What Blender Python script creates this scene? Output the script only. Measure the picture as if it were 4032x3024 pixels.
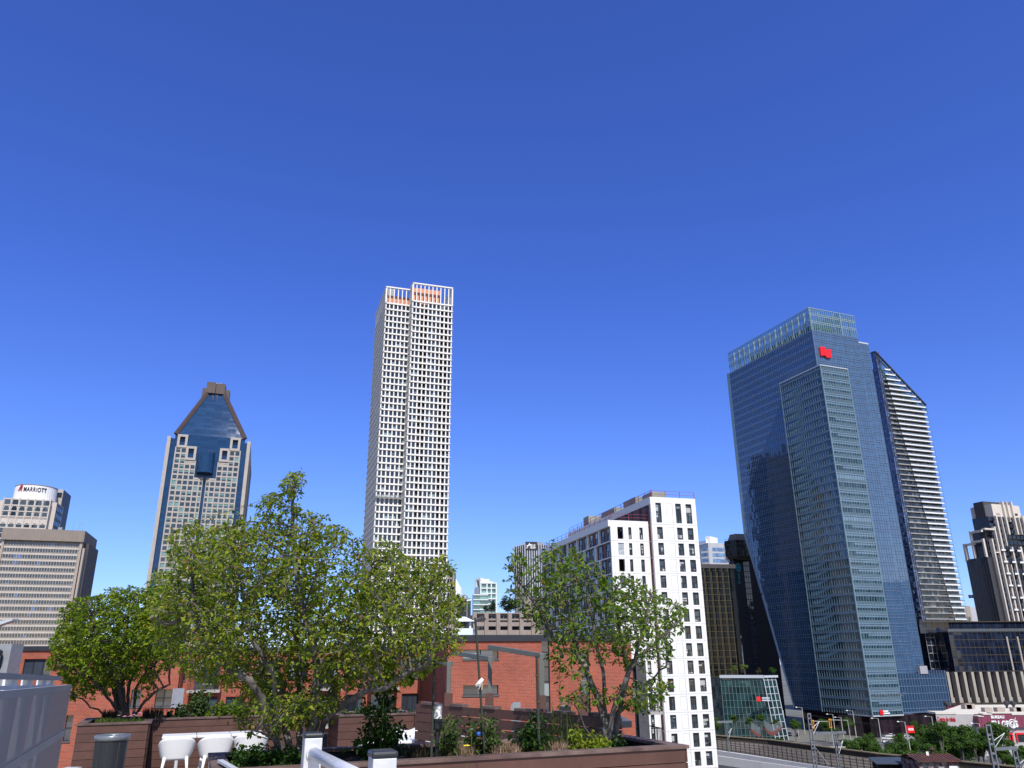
import bpy, math, random
import numpy as np
from mathutils import Vector, Matrix
R = math.radians
rnd = random.Random(7)
for o in list(bpy.data.objects): bpy.data.objects.remove(o)
scn = bpy.context.scene
col = scn.collection

# ------------------------------------------------------------------ camera
EYE = 33.0
F = 3050.0                       # focal length in photo pixels (photo 4032 wide)
_up = np.array([-66, 8612, -F]); _up = _up/np.linalg.norm(_up)
_fw = np.array([0, 0, -1.0]); _Y = _fw-_up*(_fw@_up); _Y /= np.linalg.norm(_Y); _X = np.cross(_Y, _up)
cam_d = bpy.data.cameras.new('camera'); cam = bpy.data.objects.new('camera', cam_d); col.objects.link(cam)
cam_d.sensor_width = 36; cam_d.lens = 36*F/4032; cam_d.clip_end = 6000; cam_d.clip_start = 0.05
cam.matrix_world = Matrix(((_X[0], _X[1], _X[2], 0), (_Y[0], _Y[1], _Y[2], 0), (_up[0], _up[1], _up[2], EYE), (0, 0, 0, 1)))
scn.camera = cam
# ------------------------------------------------------------------ light
SUN_EL, SUN_AZ = R(50), R(164)
w = bpy.data.worlds.new('World'); scn.world = w; w.use_nodes = True
nt = w.node_tree; bg = nt.nodes['Background']
sky = nt.nodes.new('ShaderNodeTexSky'); sky.sky_type = 'NISHITA'; sky.sun_disc = False
sky.sun_elevation = SUN_EL; sky.sun_rotation = SUN_AZ
sky.air_density = 1.0; sky.dust_density = 0.15; sky.ozone_density = 2.5; sky.altitude = 60
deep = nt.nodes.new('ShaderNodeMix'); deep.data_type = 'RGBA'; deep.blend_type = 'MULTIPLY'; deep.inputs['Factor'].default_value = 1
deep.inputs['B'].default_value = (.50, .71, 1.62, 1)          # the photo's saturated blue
# deep blue north, unseen south made paler to keep shade less blue
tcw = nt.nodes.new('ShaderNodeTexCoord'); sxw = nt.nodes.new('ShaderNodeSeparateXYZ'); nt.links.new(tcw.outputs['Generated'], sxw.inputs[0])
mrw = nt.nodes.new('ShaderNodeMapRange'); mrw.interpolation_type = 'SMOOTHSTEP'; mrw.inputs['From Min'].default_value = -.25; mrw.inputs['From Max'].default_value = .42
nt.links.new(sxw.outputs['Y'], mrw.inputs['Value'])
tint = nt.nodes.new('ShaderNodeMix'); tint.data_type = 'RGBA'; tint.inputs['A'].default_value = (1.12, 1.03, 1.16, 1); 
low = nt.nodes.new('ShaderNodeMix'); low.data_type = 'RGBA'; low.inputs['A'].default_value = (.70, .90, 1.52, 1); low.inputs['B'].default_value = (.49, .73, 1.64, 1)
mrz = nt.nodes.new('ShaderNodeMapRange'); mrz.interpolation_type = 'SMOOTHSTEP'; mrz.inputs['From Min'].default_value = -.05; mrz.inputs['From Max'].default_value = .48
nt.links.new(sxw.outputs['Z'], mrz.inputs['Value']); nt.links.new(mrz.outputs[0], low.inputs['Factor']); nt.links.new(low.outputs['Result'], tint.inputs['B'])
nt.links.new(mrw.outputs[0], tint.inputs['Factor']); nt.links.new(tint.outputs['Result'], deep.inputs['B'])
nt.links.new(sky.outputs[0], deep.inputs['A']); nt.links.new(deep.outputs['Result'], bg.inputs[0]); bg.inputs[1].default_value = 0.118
sd = bpy.data.lights.new('sun', 'SUN'); sd.energy = 5.0; sd.angle = R(0.5); sd.color = (1, 0.955, 0.89)
so = bpy.data.objects.new('sun', sd); col.objects.link(so)
sv = Vector((math.sin(SUN_AZ)*math.cos(SUN_EL), math.cos(SUN_AZ)*math.cos(SUN_EL), math.sin(SUN_EL)))
so.rotation_euler = sv.to_track_quat('Z', 'Y').to_euler(); so.location = (0, -50, 300)
scn.view_settings.view_transform = 'Standard'; scn.view_settings.look = 'None'
scn.view_settings.exposure = 0.0; scn.view_settings.gamma = 1
scn.render.engine = 'CYCLES'
scn.cycles.max_bounces = 6; scn.cycles.transparent_max_bounces = 12

# ------------------------------------------------------------------ photo geometry -> world
def ray(px, py):
    d = np.array([px-2016, 1512-py, -F]); return np.array([d@_X, d@_Y, d@_up])
def at(px, py, Y):
    r = ray(px, py); return Vector((Y*r[0]/r[1], Y, EYE+Y*r[2]/r[1]))
def on_z(px, py, z):
    r = ray(px, py); Y = (z-EYE)*r[1]/r[2]; return Vector((Y*r[0]/r[1], Y, z))
def D(az): return Vector((math.sin(R(az)), math.cos(R(az)), 0))
def hit(px, py, c, az):
    """point where the view line of a photo pixel meets the vertical plane through c running along az"""
    r = ray(px, py); q = r[0]/r[1]; s = D(az)
    t = (q*c[1]-c[0])/(s.x-q*s.y); Y = c[1]+t*s.y
    return Vector((c[0]+t*s.x, Y, EYE+Y*r[2]/r[1]))
def dist(a, b): return math.hypot(a[0]-b[0], a[1]-b[1])

# ------------------------------------------------------------------ objects
def tag(o, label=None, cat=None, group=None, kind=None):
    if label: o['label'] = label
    if cat: o['category'] = cat
    if group: o['group'] = group
    if kind: o['kind'] = kind
    return o
def empty(name, loc, label, cat, group=None):
    o = bpy.data.objects.new(name, None); col.objects.link(o); o.location = loc; o.empty_display_size = .3
    tag(o, label, cat, group); o['_o'] = [loc[0], loc[1], loc[2]]
    return o
def origin_of(o):
    if o is None: return (0, 0, 0)
    return tuple(o['_o'])
def copy_tree(o, parent=None):
    c = o.copy(); col.objects.link(c); c.parent = parent
    for ch in KIDS.get(o.name, []): copy_tree(ch, c)
    return c
KIDS = {}

class MB:
    def __init__(s): s.v = []; s.f = []; s.m = []; s.mi = 0; s.n = 0
    def add(s, vs, fs):
        s.v.extend([tuple(p) for p in vs]); n = s.n
        for f in fs: s.f.append([i+n for i in f]); s.m.append(s.mi)
        s.n += len(vs)
    def quad(s, a, b, c, d): s.add([a, b, c, d], [(0, 1, 2, 3)])
    def poly(s, ps): s.add(ps, [tuple(range(len(ps)))])
    def hexa(s, b, t):
        s.add(list(b)+list(t), [(3, 2, 1, 0), (4, 5, 6, 7), (0, 1, 5, 4), (1, 2, 6, 5), (2, 3, 7, 6), (3, 0, 4, 7)])
    def obox(s, o, u, v, h):
        """box from corner o with edge vectors u, v, h"""
        o = Vector(o); u = Vector(u); v = Vector(v); h = Vector(h)
        if u.cross(v).dot(h) < 0: u, v = v, u
        s.hexa([o, o+u, o+u+v, o+v], [o+h, o+u+h, o+u+v+h, o+v+h])
    def box(s, x0, x1, y0, y1, z0, z1):
        s.obox((x0, y0, z0), (x1-x0, 0, 0), (0, y1-y0, 0), (0, 0, z1-z0))
    def cbox(s, c, sx, sy, sz, az=90):
        """box centred on c (base centre), sx along az, sy across"""
        u = D(az); v = Vector((-u.y, u.x, 0)); c = Vector(c)
        s.obox(c-u*sx/2-v*sy/2, u*sx, v*sy, Vector((0, 0, sz)))
    def prism(s, poly, z0, z1, top=None):
        n = len(poly); a = sum(poly[i][0]*poly[(i+1) % n][1]-poly[(i+1) % n][0]*poly[i][1] for i in range(n))
        if a < 0: poly = poly[::-1]; top = top[::-1] if top else None
        top = top or poly
        zt = (lambda i: z1[i]) if isinstance(z1, (list, tuple)) else (lambda i: z1)
        if a < 0 and isinstance(z1, (list, tuple)): z1 = z1[::-1]
        vs = [(p[0], p[1], z0) for p in poly]+[(top[i][0], top[i][1], zt(i)) for i in range(n)]
        s.add(vs, [tuple(range(n))[::-1], tuple(range(n, 2*n))]+[(i, (i+1) % n, n+(i+1) % n, n+i) for i in range(n)])
    def beam(s, a, b, w, h=None, up=None):
        a = Vector(a); b = Vector(b); h = h or w; d = (b-a)
        if d.length < 1e-6: return
        d.normalize(); up = Vector(up) if up else (Vector((0, 0, 1)) if abs(d.z) < .95 else Vector((0, 1, 0)))
        x = d.cross(up).normalized(); y = x.cross(d).normalized()
        s.obox(a-x*w/2-y*h/2, x*w, y*h, b-a)
    def tube(s, pts, rad, n=8, cap=True):
        pts = [Vector(p) for p in pts]
        if not isinstance(rad, (list, tuple)): rad = [rad]*len(pts)
        vs = []; fs = []; px = None
        for i, p in enumerate(pts):
            d = (pts[min(i+1, len(pts)-1)]-pts[max(i-1, 0)])
            d = d.normalized() if d.length > 1e-9 else Vector((0, 0, 1))
            if px is None:
                px = d.cross(Vector((0, 0, 1)) if abs(d.z) < .9 else Vector((1, 0, 0))).normalized()
            else:
                px = (px-d*px.dot(d)); px = px.normalized() if px.length > 1e-6 else d.orthogonal().normalized()
            py = d.cross(px)
            for k in range(n):
                a = 2*math.pi*k/n; vs.append(p+(px*math.cos(a)+py*math.sin(a))*rad[i])
        for i in range(len(pts)-1):
            for k in range(n):
                fs.append((i*n+k, i*n+(k+1) % n, (i+1)*n+(k+1) % n, (i+1)*n+k))
        if cap: fs.append(tuple(range(n))[::-1]); fs.append(tuple((len(pts)-1)*n+k for k in range(n)))
        s.add(vs, fs)
    def lathe(s, c, prof, n=24, cap=True):
        """prof: list of (r,z)"""
        c = Vector(c); vs = []; fs = []
        for r, z in prof:
            for k in range(n):
                a = 2*math.pi*k/n; vs.append(c+Vector((r*math.cos(a), r*math.sin(a), z)))
        for i in range(len(prof)-1):
            for k in range(n): fs.append((i*n+k, i*n+(k+1) % n, (i+1)*n+(k+1) % n, (i+1)*n+k))
        if cap: fs.append(tuple(range(n))[::-1]); fs.append(tuple((len(prof)-1)*n+k for k in range(n)))
        s.add(vs, fs)
    def build(s, name, mats, parent=None, smooth=False, uv=True, label=None, cat=None, group=None, kind=None, loc=None, bevel=0):
        if not s.v: return None
        o0 = np.array(origin_of(parent) if parent is not None else (loc if loc is not None else (0, 0, 0)), float)
        V = np.array(s.v, float)-o0
        me = bpy.data.meshes.new(name); me.from_pydata(V.tolist(), [], s.f)
        mats = mats if isinstance(mats, (list, tuple)) else [mats]
        for m in mats: me.materials.append(m)
        if len(mats) > 1: me.polygons.foreach_set('material_index', s.m)
        if smooth: me.polygons.foreach_set('use_smooth', [True]*len(me.polygons))
        if uv:
            nl = len(me.loops); vi = np.empty(nl, int); me.loops.foreach_get('vertex_index', vi)
            nrm = np.empty(len(me.polygons)*3); me.polygons.foreach_get('normal', nrm); nrm = nrm.reshape(-1, 3)
            tot = np.empty(len(me.polygons), int); me.polygons.foreach_get('loop_total', tot)
            N = np.repeat(nrm, tot, axis=0); P = V[vi]+o0
            hl = np.hypot(N[:, 0], N[:, 1]); hs = np.where(hl < 1e-6, 1, hl)
            U = np.where(np.abs(N[:, 2]) > .8, P[:, 0], (-N[:, 1]*P[:, 0]+N[:, 0]*P[:, 1])/hs)
            W = np.where(np.abs(N[:, 2]) > .8, P[:, 1], P[:, 2])
            l = me.uv_layers.new(name='UVMap'); l.data.foreach_set('uv', np.stack([U, W], 1).ravel())
        me.update()
        o = bpy.data.objects.new(name, me); col.objects.link(o)
        if parent is not None: o.parent = parent; KIDS.setdefault(parent.name, []).append(o)
        else: o.location = o0
        o['_o'] = [float(q) for q in o0]
        tag(o, label, cat, group, kind)
        if bevel:
            b = o.modifiers.new('bevel', 'BEVEL'); b.width = bevel; b.segments = 2; b.limit_method = 'ANGLE'
        return o

class Face:
    """a vertical facade: origin o (left end seen from outside), running along unit u, outward normal n"""
    def __init__(s, a, b):
        s.a = Vector((a[0], a[1], 0)); d = Vector((b[0]-a[0], b[1]-a[1], 0)); s.L = d.length; s.u = d.normalized()
        s.n = Vector((s.u.y, -s.u.x, 0))
    def p(s, u, z, d=0):
        q = s.a+s.u*u+s.n*d; return Vector((q.x, q.y, z))
    def box(s, mb, u0, u1, z0, z1, d0, d1):
        mb.obox(s.p(u0, z0, d0), s.u*(u1-u0), s.n*(d1-d0), Vector((0, 0, z1-z0)))
    def rect(s, mb, u0, u1, z0, z1, d=0):
        mb.quad(s.p(u0, z0, d), s.p(u1, z0, d), s.p(u1, z1, d), s.p(u0, z1, d))
    def uof(s, px, py):
        """distance along the facade of a photo pixel"""
        az = math.degrees(math.atan2(s.u.x, s.u.y)); h = hit(px, py, s.a, az); return (h-s.p(0, h.z)).dot(s.u)
    def zof(s, px, py):
        az = math.degrees(math.atan2(s.u.x, s.u.y)); return hit(px, py, s.a, az).z

def wall_with_holes(F_, mb, z0, z1, rows, t=.3, u0=0, u1=None):
    """rows: [(za, zb, [(ua, ub), ...])] openings"""
    u1 = F_.L if u1 is None else u1
    zc = z0
    for za, zb, ops in sorted(rows, key=lambda r: r[0]):
        if za > zc: F_.box(mb, u0, u1, zc, za, -t, 0)
        uc = u0
        for ua, ub in sorted(ops):
            if ua > uc: F_.box(mb, uc, ua, za, zb, -t, 0)
            uc = ub
        if uc < u1: F_.box(mb, uc, u1, za, zb, -t, 0)
        zc = zb
    if zc < z1: F_.box(mb, u0, u1, zc, z1, -t, 0)

# ------------------------------------------------------------------ materials
def mat(name, c=(.5, .5, .5), rough=.6, metal=0, var=.12, scale=3.0, bump=0, bscale=None, spec=.5, island=0, streak=0, c2=None, coat=0, trans=0, alpha=1, emit=0):
    m = bpy.data.materials.new(name); m.use_nodes = True; t = m.node_tree; L = t.links.new; N = t.nodes.new
    b = t.nodes['Principled BSDF']; b.inputs['Roughness'].default_value = rough; b.inputs['Metallic'].default_value = metal
    b.inputs['Specular IOR Level'].default_value = spec; b.inputs['Coat Weight'].default_value = coat
    b.inputs['Transmission Weight'].default_value = trans; b.inputs['Alpha'].default_value = alpha
    uvn = N('ShaderNodeTexCoord')
    no = N('ShaderNodeTexNoise'); no.inputs['Scale'].default_value = scale; no.inputs['Detail'].default_value = 5; no.inputs['Roughness'].default_value = .65
    L(uvn.outputs['Object'], no.inputs['Vector'])
    mr = N('ShaderNodeMapRange'); mr.inputs['From Min'].default_value = .3; mr.inputs['From Max'].default_value = .7
    mr.inputs['To Min'].default_value = 1-var; mr.inputs['To Max'].default_value = 1+var
    L(no.outputs['Fac'], mr.inputs['Value']); fac = mr.outputs[0]
    def mul(a, bb):
        x = N('ShaderNodeMath'); x.operation = 'MULTIPLY'; L(a, x.inputs[0]); L(bb, x.inputs[1]); return x.outputs[0]
    if streak:
        mp = N('ShaderNodeMapping'); mp.inputs['Scale'].default_value = (1.2, 1.2, .08); L(uvn.outputs['Object'], mp.inputs[0])
        n2 = N('ShaderNodeTexNoise'); n2.inputs['Scale'].default_value = 2; n2.inputs['Detail'].default_value = 4; L(mp.outputs[0], n2.inputs['Vector'])
        m2 = N('ShaderNodeMapRange'); m2.inputs['From Min'].default_value = .35; m2.inputs['From Max'].default_value = .7
        m2.inputs['To Min'].default_value = 1; m2.inputs['To Max'].default_value = 1-streak; L(n2.outputs['Fac'], m2.inputs['Value']); fac = mul(fac, m2.outputs[0])
    if island:
        g = N('ShaderNodeNewGeometry'); m3 = N('ShaderNodeMapRange'); m3.inputs['To Min'].default_value = 1-island; m3.inputs['To Max'].default_value = 1+island
        L(g.outputs['Random Per Island'], m3.inputs['Value']); fac = mul(fac, m3.outputs[0])
    base = None
    if c2:
        mx = N('ShaderNodeMix'); mx.data_type = 'RGBA'; mx.inputs['A'].default_value = (*c, 1); mx.inputs['B'].default_value = (*c2, 1)
        n4 = N('ShaderNodeTexNoise'); n4.inputs['Scale'].default_value = scale*.37; n4.inputs['Detail'].default_value = 6; L(uvn.outputs['Object'], n4.inputs['Vector'])
        m4 = N('ShaderNodeMapRange'); m4.inputs['From Min'].default_value = .4; m4.inputs['From Max'].default_value = .6; L(n4.outputs['Fac'], m4.inputs['Value'])
        L(m4.outputs[0], mx.inputs['Factor']); base = mx.outputs['Result']
    vm = N('ShaderNodeVectorMath'); vm.operation = 'SCALE'
    if base: L(base, vm.inputs[0])
    else: vm.inputs[0].default_value = c
    L(fac, vm.inputs['Scale']); L(vm.outputs[0], b.inputs['Base Color'])
    if bump:
        n5 = N('ShaderNodeTexNoise'); n5.inputs['Scale'].default_value = bscale or scale*4; n5.inputs['Detail'].default_value = 6; L(uvn.outputs['Object'], n5.inputs['Vector'])
        bp = N('ShaderNodeBump'); bp.inputs['Strength'].default_value = 1; bp.inputs['Distance'].default_value = bump; L(n5.outputs['Fac'], bp.inputs['Height']); L(bp.outputs[0], b.inputs['Normal'])
    if emit: b.inputs['Emission Color'].default_value = (*c, 1); b.inputs['Emission Strength'].default_value = emit
    return m

def glass(name, c=(.02, .03, .045), rough=.04, spec=1.0, metal=0.0, cell=(1.5, 3.6), tilt=.010, dark=.5, ior=1.6, wave=.004, wscale=.45, blinds=0, bc=(.35, .38, .36)):
    """opaque reflective glazing seen from outside: each pane (uv cell) is tilted a little and tinted a little differently"""
    m = bpy.data.materials.new(name); m.use_nodes = True; t = m.node_tree; L = t.links.new; N = t.nodes.new
    b = t.nodes['Principled BSDF']; b.inputs['Roughness'].default_value = rough; b.inputs['Specular IOR Level'].default_value = spec
    b.inputs['IOR'].default_value = ior; b.inputs['Metallic'].default_value = metal
    uv = N('ShaderNodeUVMap')
    dv = N('ShaderNodeVectorMath'); dv.operation = 'DIVIDE'; dv.inputs[1].default_value = (cell[0], cell[1], 1); L(uv.outputs[0], dv.inputs[0])
    fl = N('ShaderNodeVectorMath'); fl.operation = 'FLOOR'; L(dv.outputs[0], fl.inputs[0])
    wn = N('ShaderNodeTexWhiteNoise'); wn.noise_dimensions = '3D'; L(fl.outputs[0], wn.inputs['Vector'])
    mr = N('ShaderNodeMapRange'); mr.inputs['To Min'].default_value = 1-dark; mr.inputs['To Max'].default_value = 1+dark; L(wn.outputs['Value'], mr.inputs['Value'])
    vm = N('ShaderNodeVectorMath'); vm.operation = 'SCALE'; vm.inputs[0].default_value = c; L(mr.outputs[0], vm.inputs['Scale'])
    outc = vm.outputs[0]
    if blinds:
        gt = N('ShaderNodeMath'); gt.operation = 'LESS_THAN'; gt.inputs[1].default_value = blinds
        s2 = N('ShaderNodeSeparateColor'); L(wn.outputs['Color'], s2.inputs[0]); L(s2.outputs[1], gt.inputs[0])
        fr = N('ShaderNodeVectorMath'); fr.operation = 'FRACTION'; L(dv.outputs[0], fr.inputs[0]); sx = N('ShaderNodeSeparateXYZ'); L(fr.outputs[0], sx.inputs[0])
        g2 = N('ShaderNodeMath'); g2.operation = 'GREATER_THAN'; L(sx.outputs[1], g2.inputs[0]); L(s2.outputs[2], g2.inputs[1])
        mu = N('ShaderNodeMath'); mu.operation = 'MULTIPLY'; L(gt.outputs[0], mu.inputs[0]); L(g2.outputs[0], mu.inputs[1])
        mx = N('ShaderNodeMix'); mx.data_type = 'RGBA'; mx.inputs['B'].default_value = (*bc, 1); L(outc, mx.inputs['A']); L(mu.outputs[0], mx.inputs['Factor']); outc = mx.outputs['Result']
    L(outc, b.inputs['Base Color'])
    # pane tilt + wave
    geo = N('ShaderNodeNewGeometry')
    sb = N('ShaderNodeVectorMath'); sb.operation = 'SUBTRACT'; sb.inputs[1].default_value = (.5, .5, .5); L(wn.outputs['Color'], sb.inputs[0])
    sc = N('ShaderNodeVectorMath'); sc.operation = 'SCALE'; sc.inputs['Scale'].default_value = tilt*2; L(sb.outputs[0], sc.inputs[0])
    ns = N('ShaderNodeTexNoise'); ns.inputs['Scale'].default_value = wscale; ns.inputs['Detail'].default_value = 2; L(uv.outputs[0], ns.inputs['Vector'])
    s3 = N('ShaderNodeVectorMath'); s3.operation = 'SUBTRACT'; s3.inputs[1].default_value = (.5, .5, .5); L(ns.outputs['Color'], s3.inputs[0])
    s4 = N('ShaderNodeVectorMath'); s4.operation = 'SCALE'; s4.inputs['Scale'].default_value = wave*4; L(s3.outputs[0], s4.inputs[0])
    a1 = N('ShaderNodeVectorMath'); L(sc.outputs[0], a1.inputs[0]); L(s4.outputs[0], a1.inputs[1])
    a2 = N('ShaderNodeVectorMath'); L(geo.outputs['Normal'], a2.inputs[0]); L(a1.outputs[0], a2.inputs[1])
    nz = N('ShaderNodeVectorMath'); nz.operation = 'NORMALIZE'; L(a2.outputs[0], nz.inputs[0]); L(nz.outputs[0], b.inputs['Normal'])
    return m

def brick(name, c1=(.40, .085, .04), c2=(.30, .06, .03), mortar=(.28, .13, .09), bw=.22, rh=.075, ms=.010, rough=.85):
    m = bpy.data.materials.new(name); m.use_nodes = True; t = m.node_tree; L = t.links.new; N = t.nodes.new
    b = t.nodes['Principled BSDF']; b.inputs['Roughness'].default_value = rough
    uv = N('ShaderNodeUVMap'); br = N('ShaderNodeTexBrick'); br.inputs['Color1'].default_value = (*c1, 1); br.inputs['Color2'].default_value = (*c2, 1); br.inputs['Mortar'].default_value = (*mortar, 1)
    br.inputs['Scale'].default_value = 1; br.inputs['Brick Width'].default_value = bw; br.inputs['Row Height'].default_value = rh; br.inputs['Mortar Size'].default_value = ms
    L(uv.outputs[0], br.inputs['Vector'])
    no = N('ShaderNodeTexNoise'); no.inputs['Scale'].default_value = .35; no.inputs['Detail'].default_value = 7; no.inputs['Roughness'].default_value = .7; L(uv.outputs[0], no.inputs['Vector'])
    mr = N('ShaderNodeMapRange'); mr.inputs['From Min'].default_value = .3; mr.inputs['From Max'].default_value = .7; mr.inputs['To Min'].default_value = .78; mr.inputs['To Max'].default_value = 1.15; L(no.outputs['Fac'], mr.inputs['Value'])
    vm = N('ShaderNodeVectorMath'); vm.operation = 'SCALE'; L(br.outputs['Color'], vm.inputs[0]); L(mr.outputs[0], vm.inputs['Scale']); L(vm.outputs[0], b.inputs['Base Color'])
    bp = N('ShaderNodeBump'); bp.inputs['Distance'].default_value = -.006; L(br.outputs['Fac'], bp.inputs['Height']); L(bp.outputs[0], b.inputs['Normal'])
    return m

def clear_glass(name, c=(.8, .95, .92), rough=.02, opacity=.25, tint=(.35, .5, .5)):
    """thin pane one can see through"""
    m = bpy.data.materials.new(name); m.use_nodes = True; t = m.node_tree; L = t.links.new; N = t.nodes.new
    out = t.nodes['Material Output']; b = t.nodes['Principled BSDF']; b.inputs['Base Color'].default_value = (*tint, 1); b.inputs['Roughness'].default_value = rough
    tr = N('ShaderNodeBsdfTransparent'); tr.inputs[0].default_value = (*c, 1); mx = N('ShaderNodeMixShader')
    no = N('ShaderNodeTexNoise'); no.inputs['Scale'].default_value = .3; mr = N('ShaderNodeMapRange'); mr.inputs['To Min'].default_value = opacity*.7; mr.inputs['To Max'].default_value = opacity*1.3
    L(no.outputs['Fac'], mr.inputs['Value']); L(mr.outputs[0], mx.inputs['Fac']); L(tr.outputs[0], mx.inputs[1]); L(b.outputs[0], mx.inputs[2]); L(mx.outputs[0], out.inputs['Surface'])
    return m

def leaf_mat(name, cols, trans=.45, rough=.45):
    """cols: list of (pos, rgb) picked per leaf"""
    m = bpy.data.materials.new(name); m.use_nodes = True; t = m.node_tree; L = t.links.new; N = t.nodes.new
    out = t.nodes['Material Output']; b = t.nodes['Principled BSDF']; b.inputs['Roughness'].default_value = rough; b.inputs['Specular IOR Level'].default_value = .18
    g = N('ShaderNodeNewGeometry'); cr = N('ShaderNodeValToRGB'); cr.color_ramp.interpolation = 'LINEAR'
    while len(cr.color_ramp.elements) < len(cols): cr.color_ramp.elements.new(.5)
    for e, (p, c) in zip(cr.color_ramp.elements, cols): e.position = p; e.color = (*c, 1)
    L(g.outputs['Random Per Island'], cr.inputs[0]); L(cr.outputs[0], b.inputs['Base Color'])
    tr = N('ShaderNodeBsdfTranslucent'); hs = N('ShaderNodeMix'); hs.data_type = 'RGBA'; hs.blend_type = 'MULTIPLY'; hs.inputs['Factor'].default_value = 1
    hs.inputs['B'].default_value = (1.3, 1.45, .5, 1); L(cr.outputs[0], hs.inputs['A']); L(hs.outputs['Result'], tr.inputs[0])
    mx = N('ShaderNodeMixShader'); mx.inputs[0].default_value = trans; L(b.outputs[0], mx.inputs[1]); L(tr.outputs[0], mx.inputs[2]); L(mx.outputs[0], out.inputs['Surface'])
    return m

# text as mesh
def text_part(name, s, size, F_, u, z, d, m, parent, ext=.02, width=None, bold=0.0, label=None):
    cu = bpy.data.curves.new(name, 'FONT'); cu.body = s; cu.size = size; cu.extrude = ext; cu.align_x = 'LEFT'; cu.offset = bold; cu.resolution_u = 3
    tmp = bpy.data.objects.new(name, cu); col.objects.link(tmp); bpy.context.view_layer.update()
    dg = bpy.context.evaluated_depsgraph_get(); me = bpy.data.meshes.new_from_object(tmp.evaluated_get(dg)); bpy.data.objects.remove(tmp)
    V = np.empty(len(me.vertices)*3); me.vertices.foreach_get('co', V); V = V.reshape(-1, 3)
    if width and len(V): V[:, 0] *= width/(V[:, 0].max()-V[:, 0].min()); 
    if len(V): V[:, 0] -= V[:, 0].min()
    o0 = origin_of(parent); out = []
    for x, y, zz in V:
        p = F_.p(u+x, z+y, d+zz); out.extend([p.x-o0[0], p.y-o0[1], p.z-o0[2]])
    me.vertices.foreach_set('co', out); me.name = name; me.materials.clear(); me.materials.append(m); me.update()
    o = bpy.data.objects.new(name, me); col.objects.link(o); o.parent = parent; o['_o'] = list(o0)
    KIDS.setdefault(parent.name, []).append(o)
    if label: o['label'] = label
    return o
LOGO = {}
# ------------------------------------------------------------------ shared materials
M = {}
M['offwhite'] = mat('pale concrete frame', (.80, .785, .76), .7, var=.05, scale=.2, streak=.06)
M['dkglass'] = glass('dark tower glazing', (.012, .018, .03), cell=(1.76, 3.26), tilt=.02, blinds=.16, bc=(.2, .27, .3))
M['copper'] = mat('salmon metal cladding', (.62, .27, .15), .5, var=.08, scale=.3)
M['dkmetal'] = mat('dark metal', (.03, .03, .035), .45, var=.2, scale=2)
M['grey'] = mat('grey metal', (.28, .30, .32), .45, var=.1, scale=2)
M['brownwall'] = mat('brown loggia wall', (.10, .06, .05), .7)
M['granite'] = mat('grey granite cladding', (.42, .385, .355), .7, var=.08, scale=.25, streak=.1)
M['dkgranite'] = mat('dark brown granite cladding', (.085, .06, .058), .6, var=.15, scale=.2)
M['blueglass'] = glass('blue tower glazing', (.010, .045, .125), cell=(6, 1.9), tilt=.004, dark=.18, spec=.35)
M['punchglass'] = glass('teal shaded windows', (.02, .035, .045), cell=(50, 50), tilt=.02, dark=.5)
M['teal'] = mat('lowered teal blind', (.16, .30, .30), .3, var=.25, scale=.6)
M['tan'] = mat('tan precast concrete', (.39, .33, .29), .75, var=.06, scale=.3, streak=.1)
M['tancap'] = mat('brown tan precast cap', (.25, .21, .185), .8, var=.06, scale=.3, streak=.12)
M['palespandrel'] = mat('pale spandrel panels', (.50, .45, .40), .7, var=.06, scale=.3, streak=.1)
M['slateglass'] = glass('slate office windows', (.020, .027, .04), cell=(1.5, 3.5), tilt=.012, dark=.4, blinds=.04, bc=(.05, .12, .35))
M['hotel'] = mat('hotel precast concrete', (.56, .51, .47), .75, var=.05, scale=.3, streak=.14)
M['white'] = mat('white painted panel', (.80, .80, .80), .55, var=.03, scale=.4)
M['whitemetal'] = mat('white ribbed cladding', (.82, .83, .85), .5, var=.03, scale=.4)
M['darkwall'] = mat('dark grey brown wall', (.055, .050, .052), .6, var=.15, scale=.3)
M['red'] = mat('red sign enamel', (.80, .012, .02), .4, var=.02)
M['signblack'] = mat('black sign lettering', (.02, .02, .03), .5)
M['signred'] = mat('dark red sign lettering', (.45, .01, .02), .5)
M['signwhite'] = mat('white sign lettering', (.85, .85, .85), .4)
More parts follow.
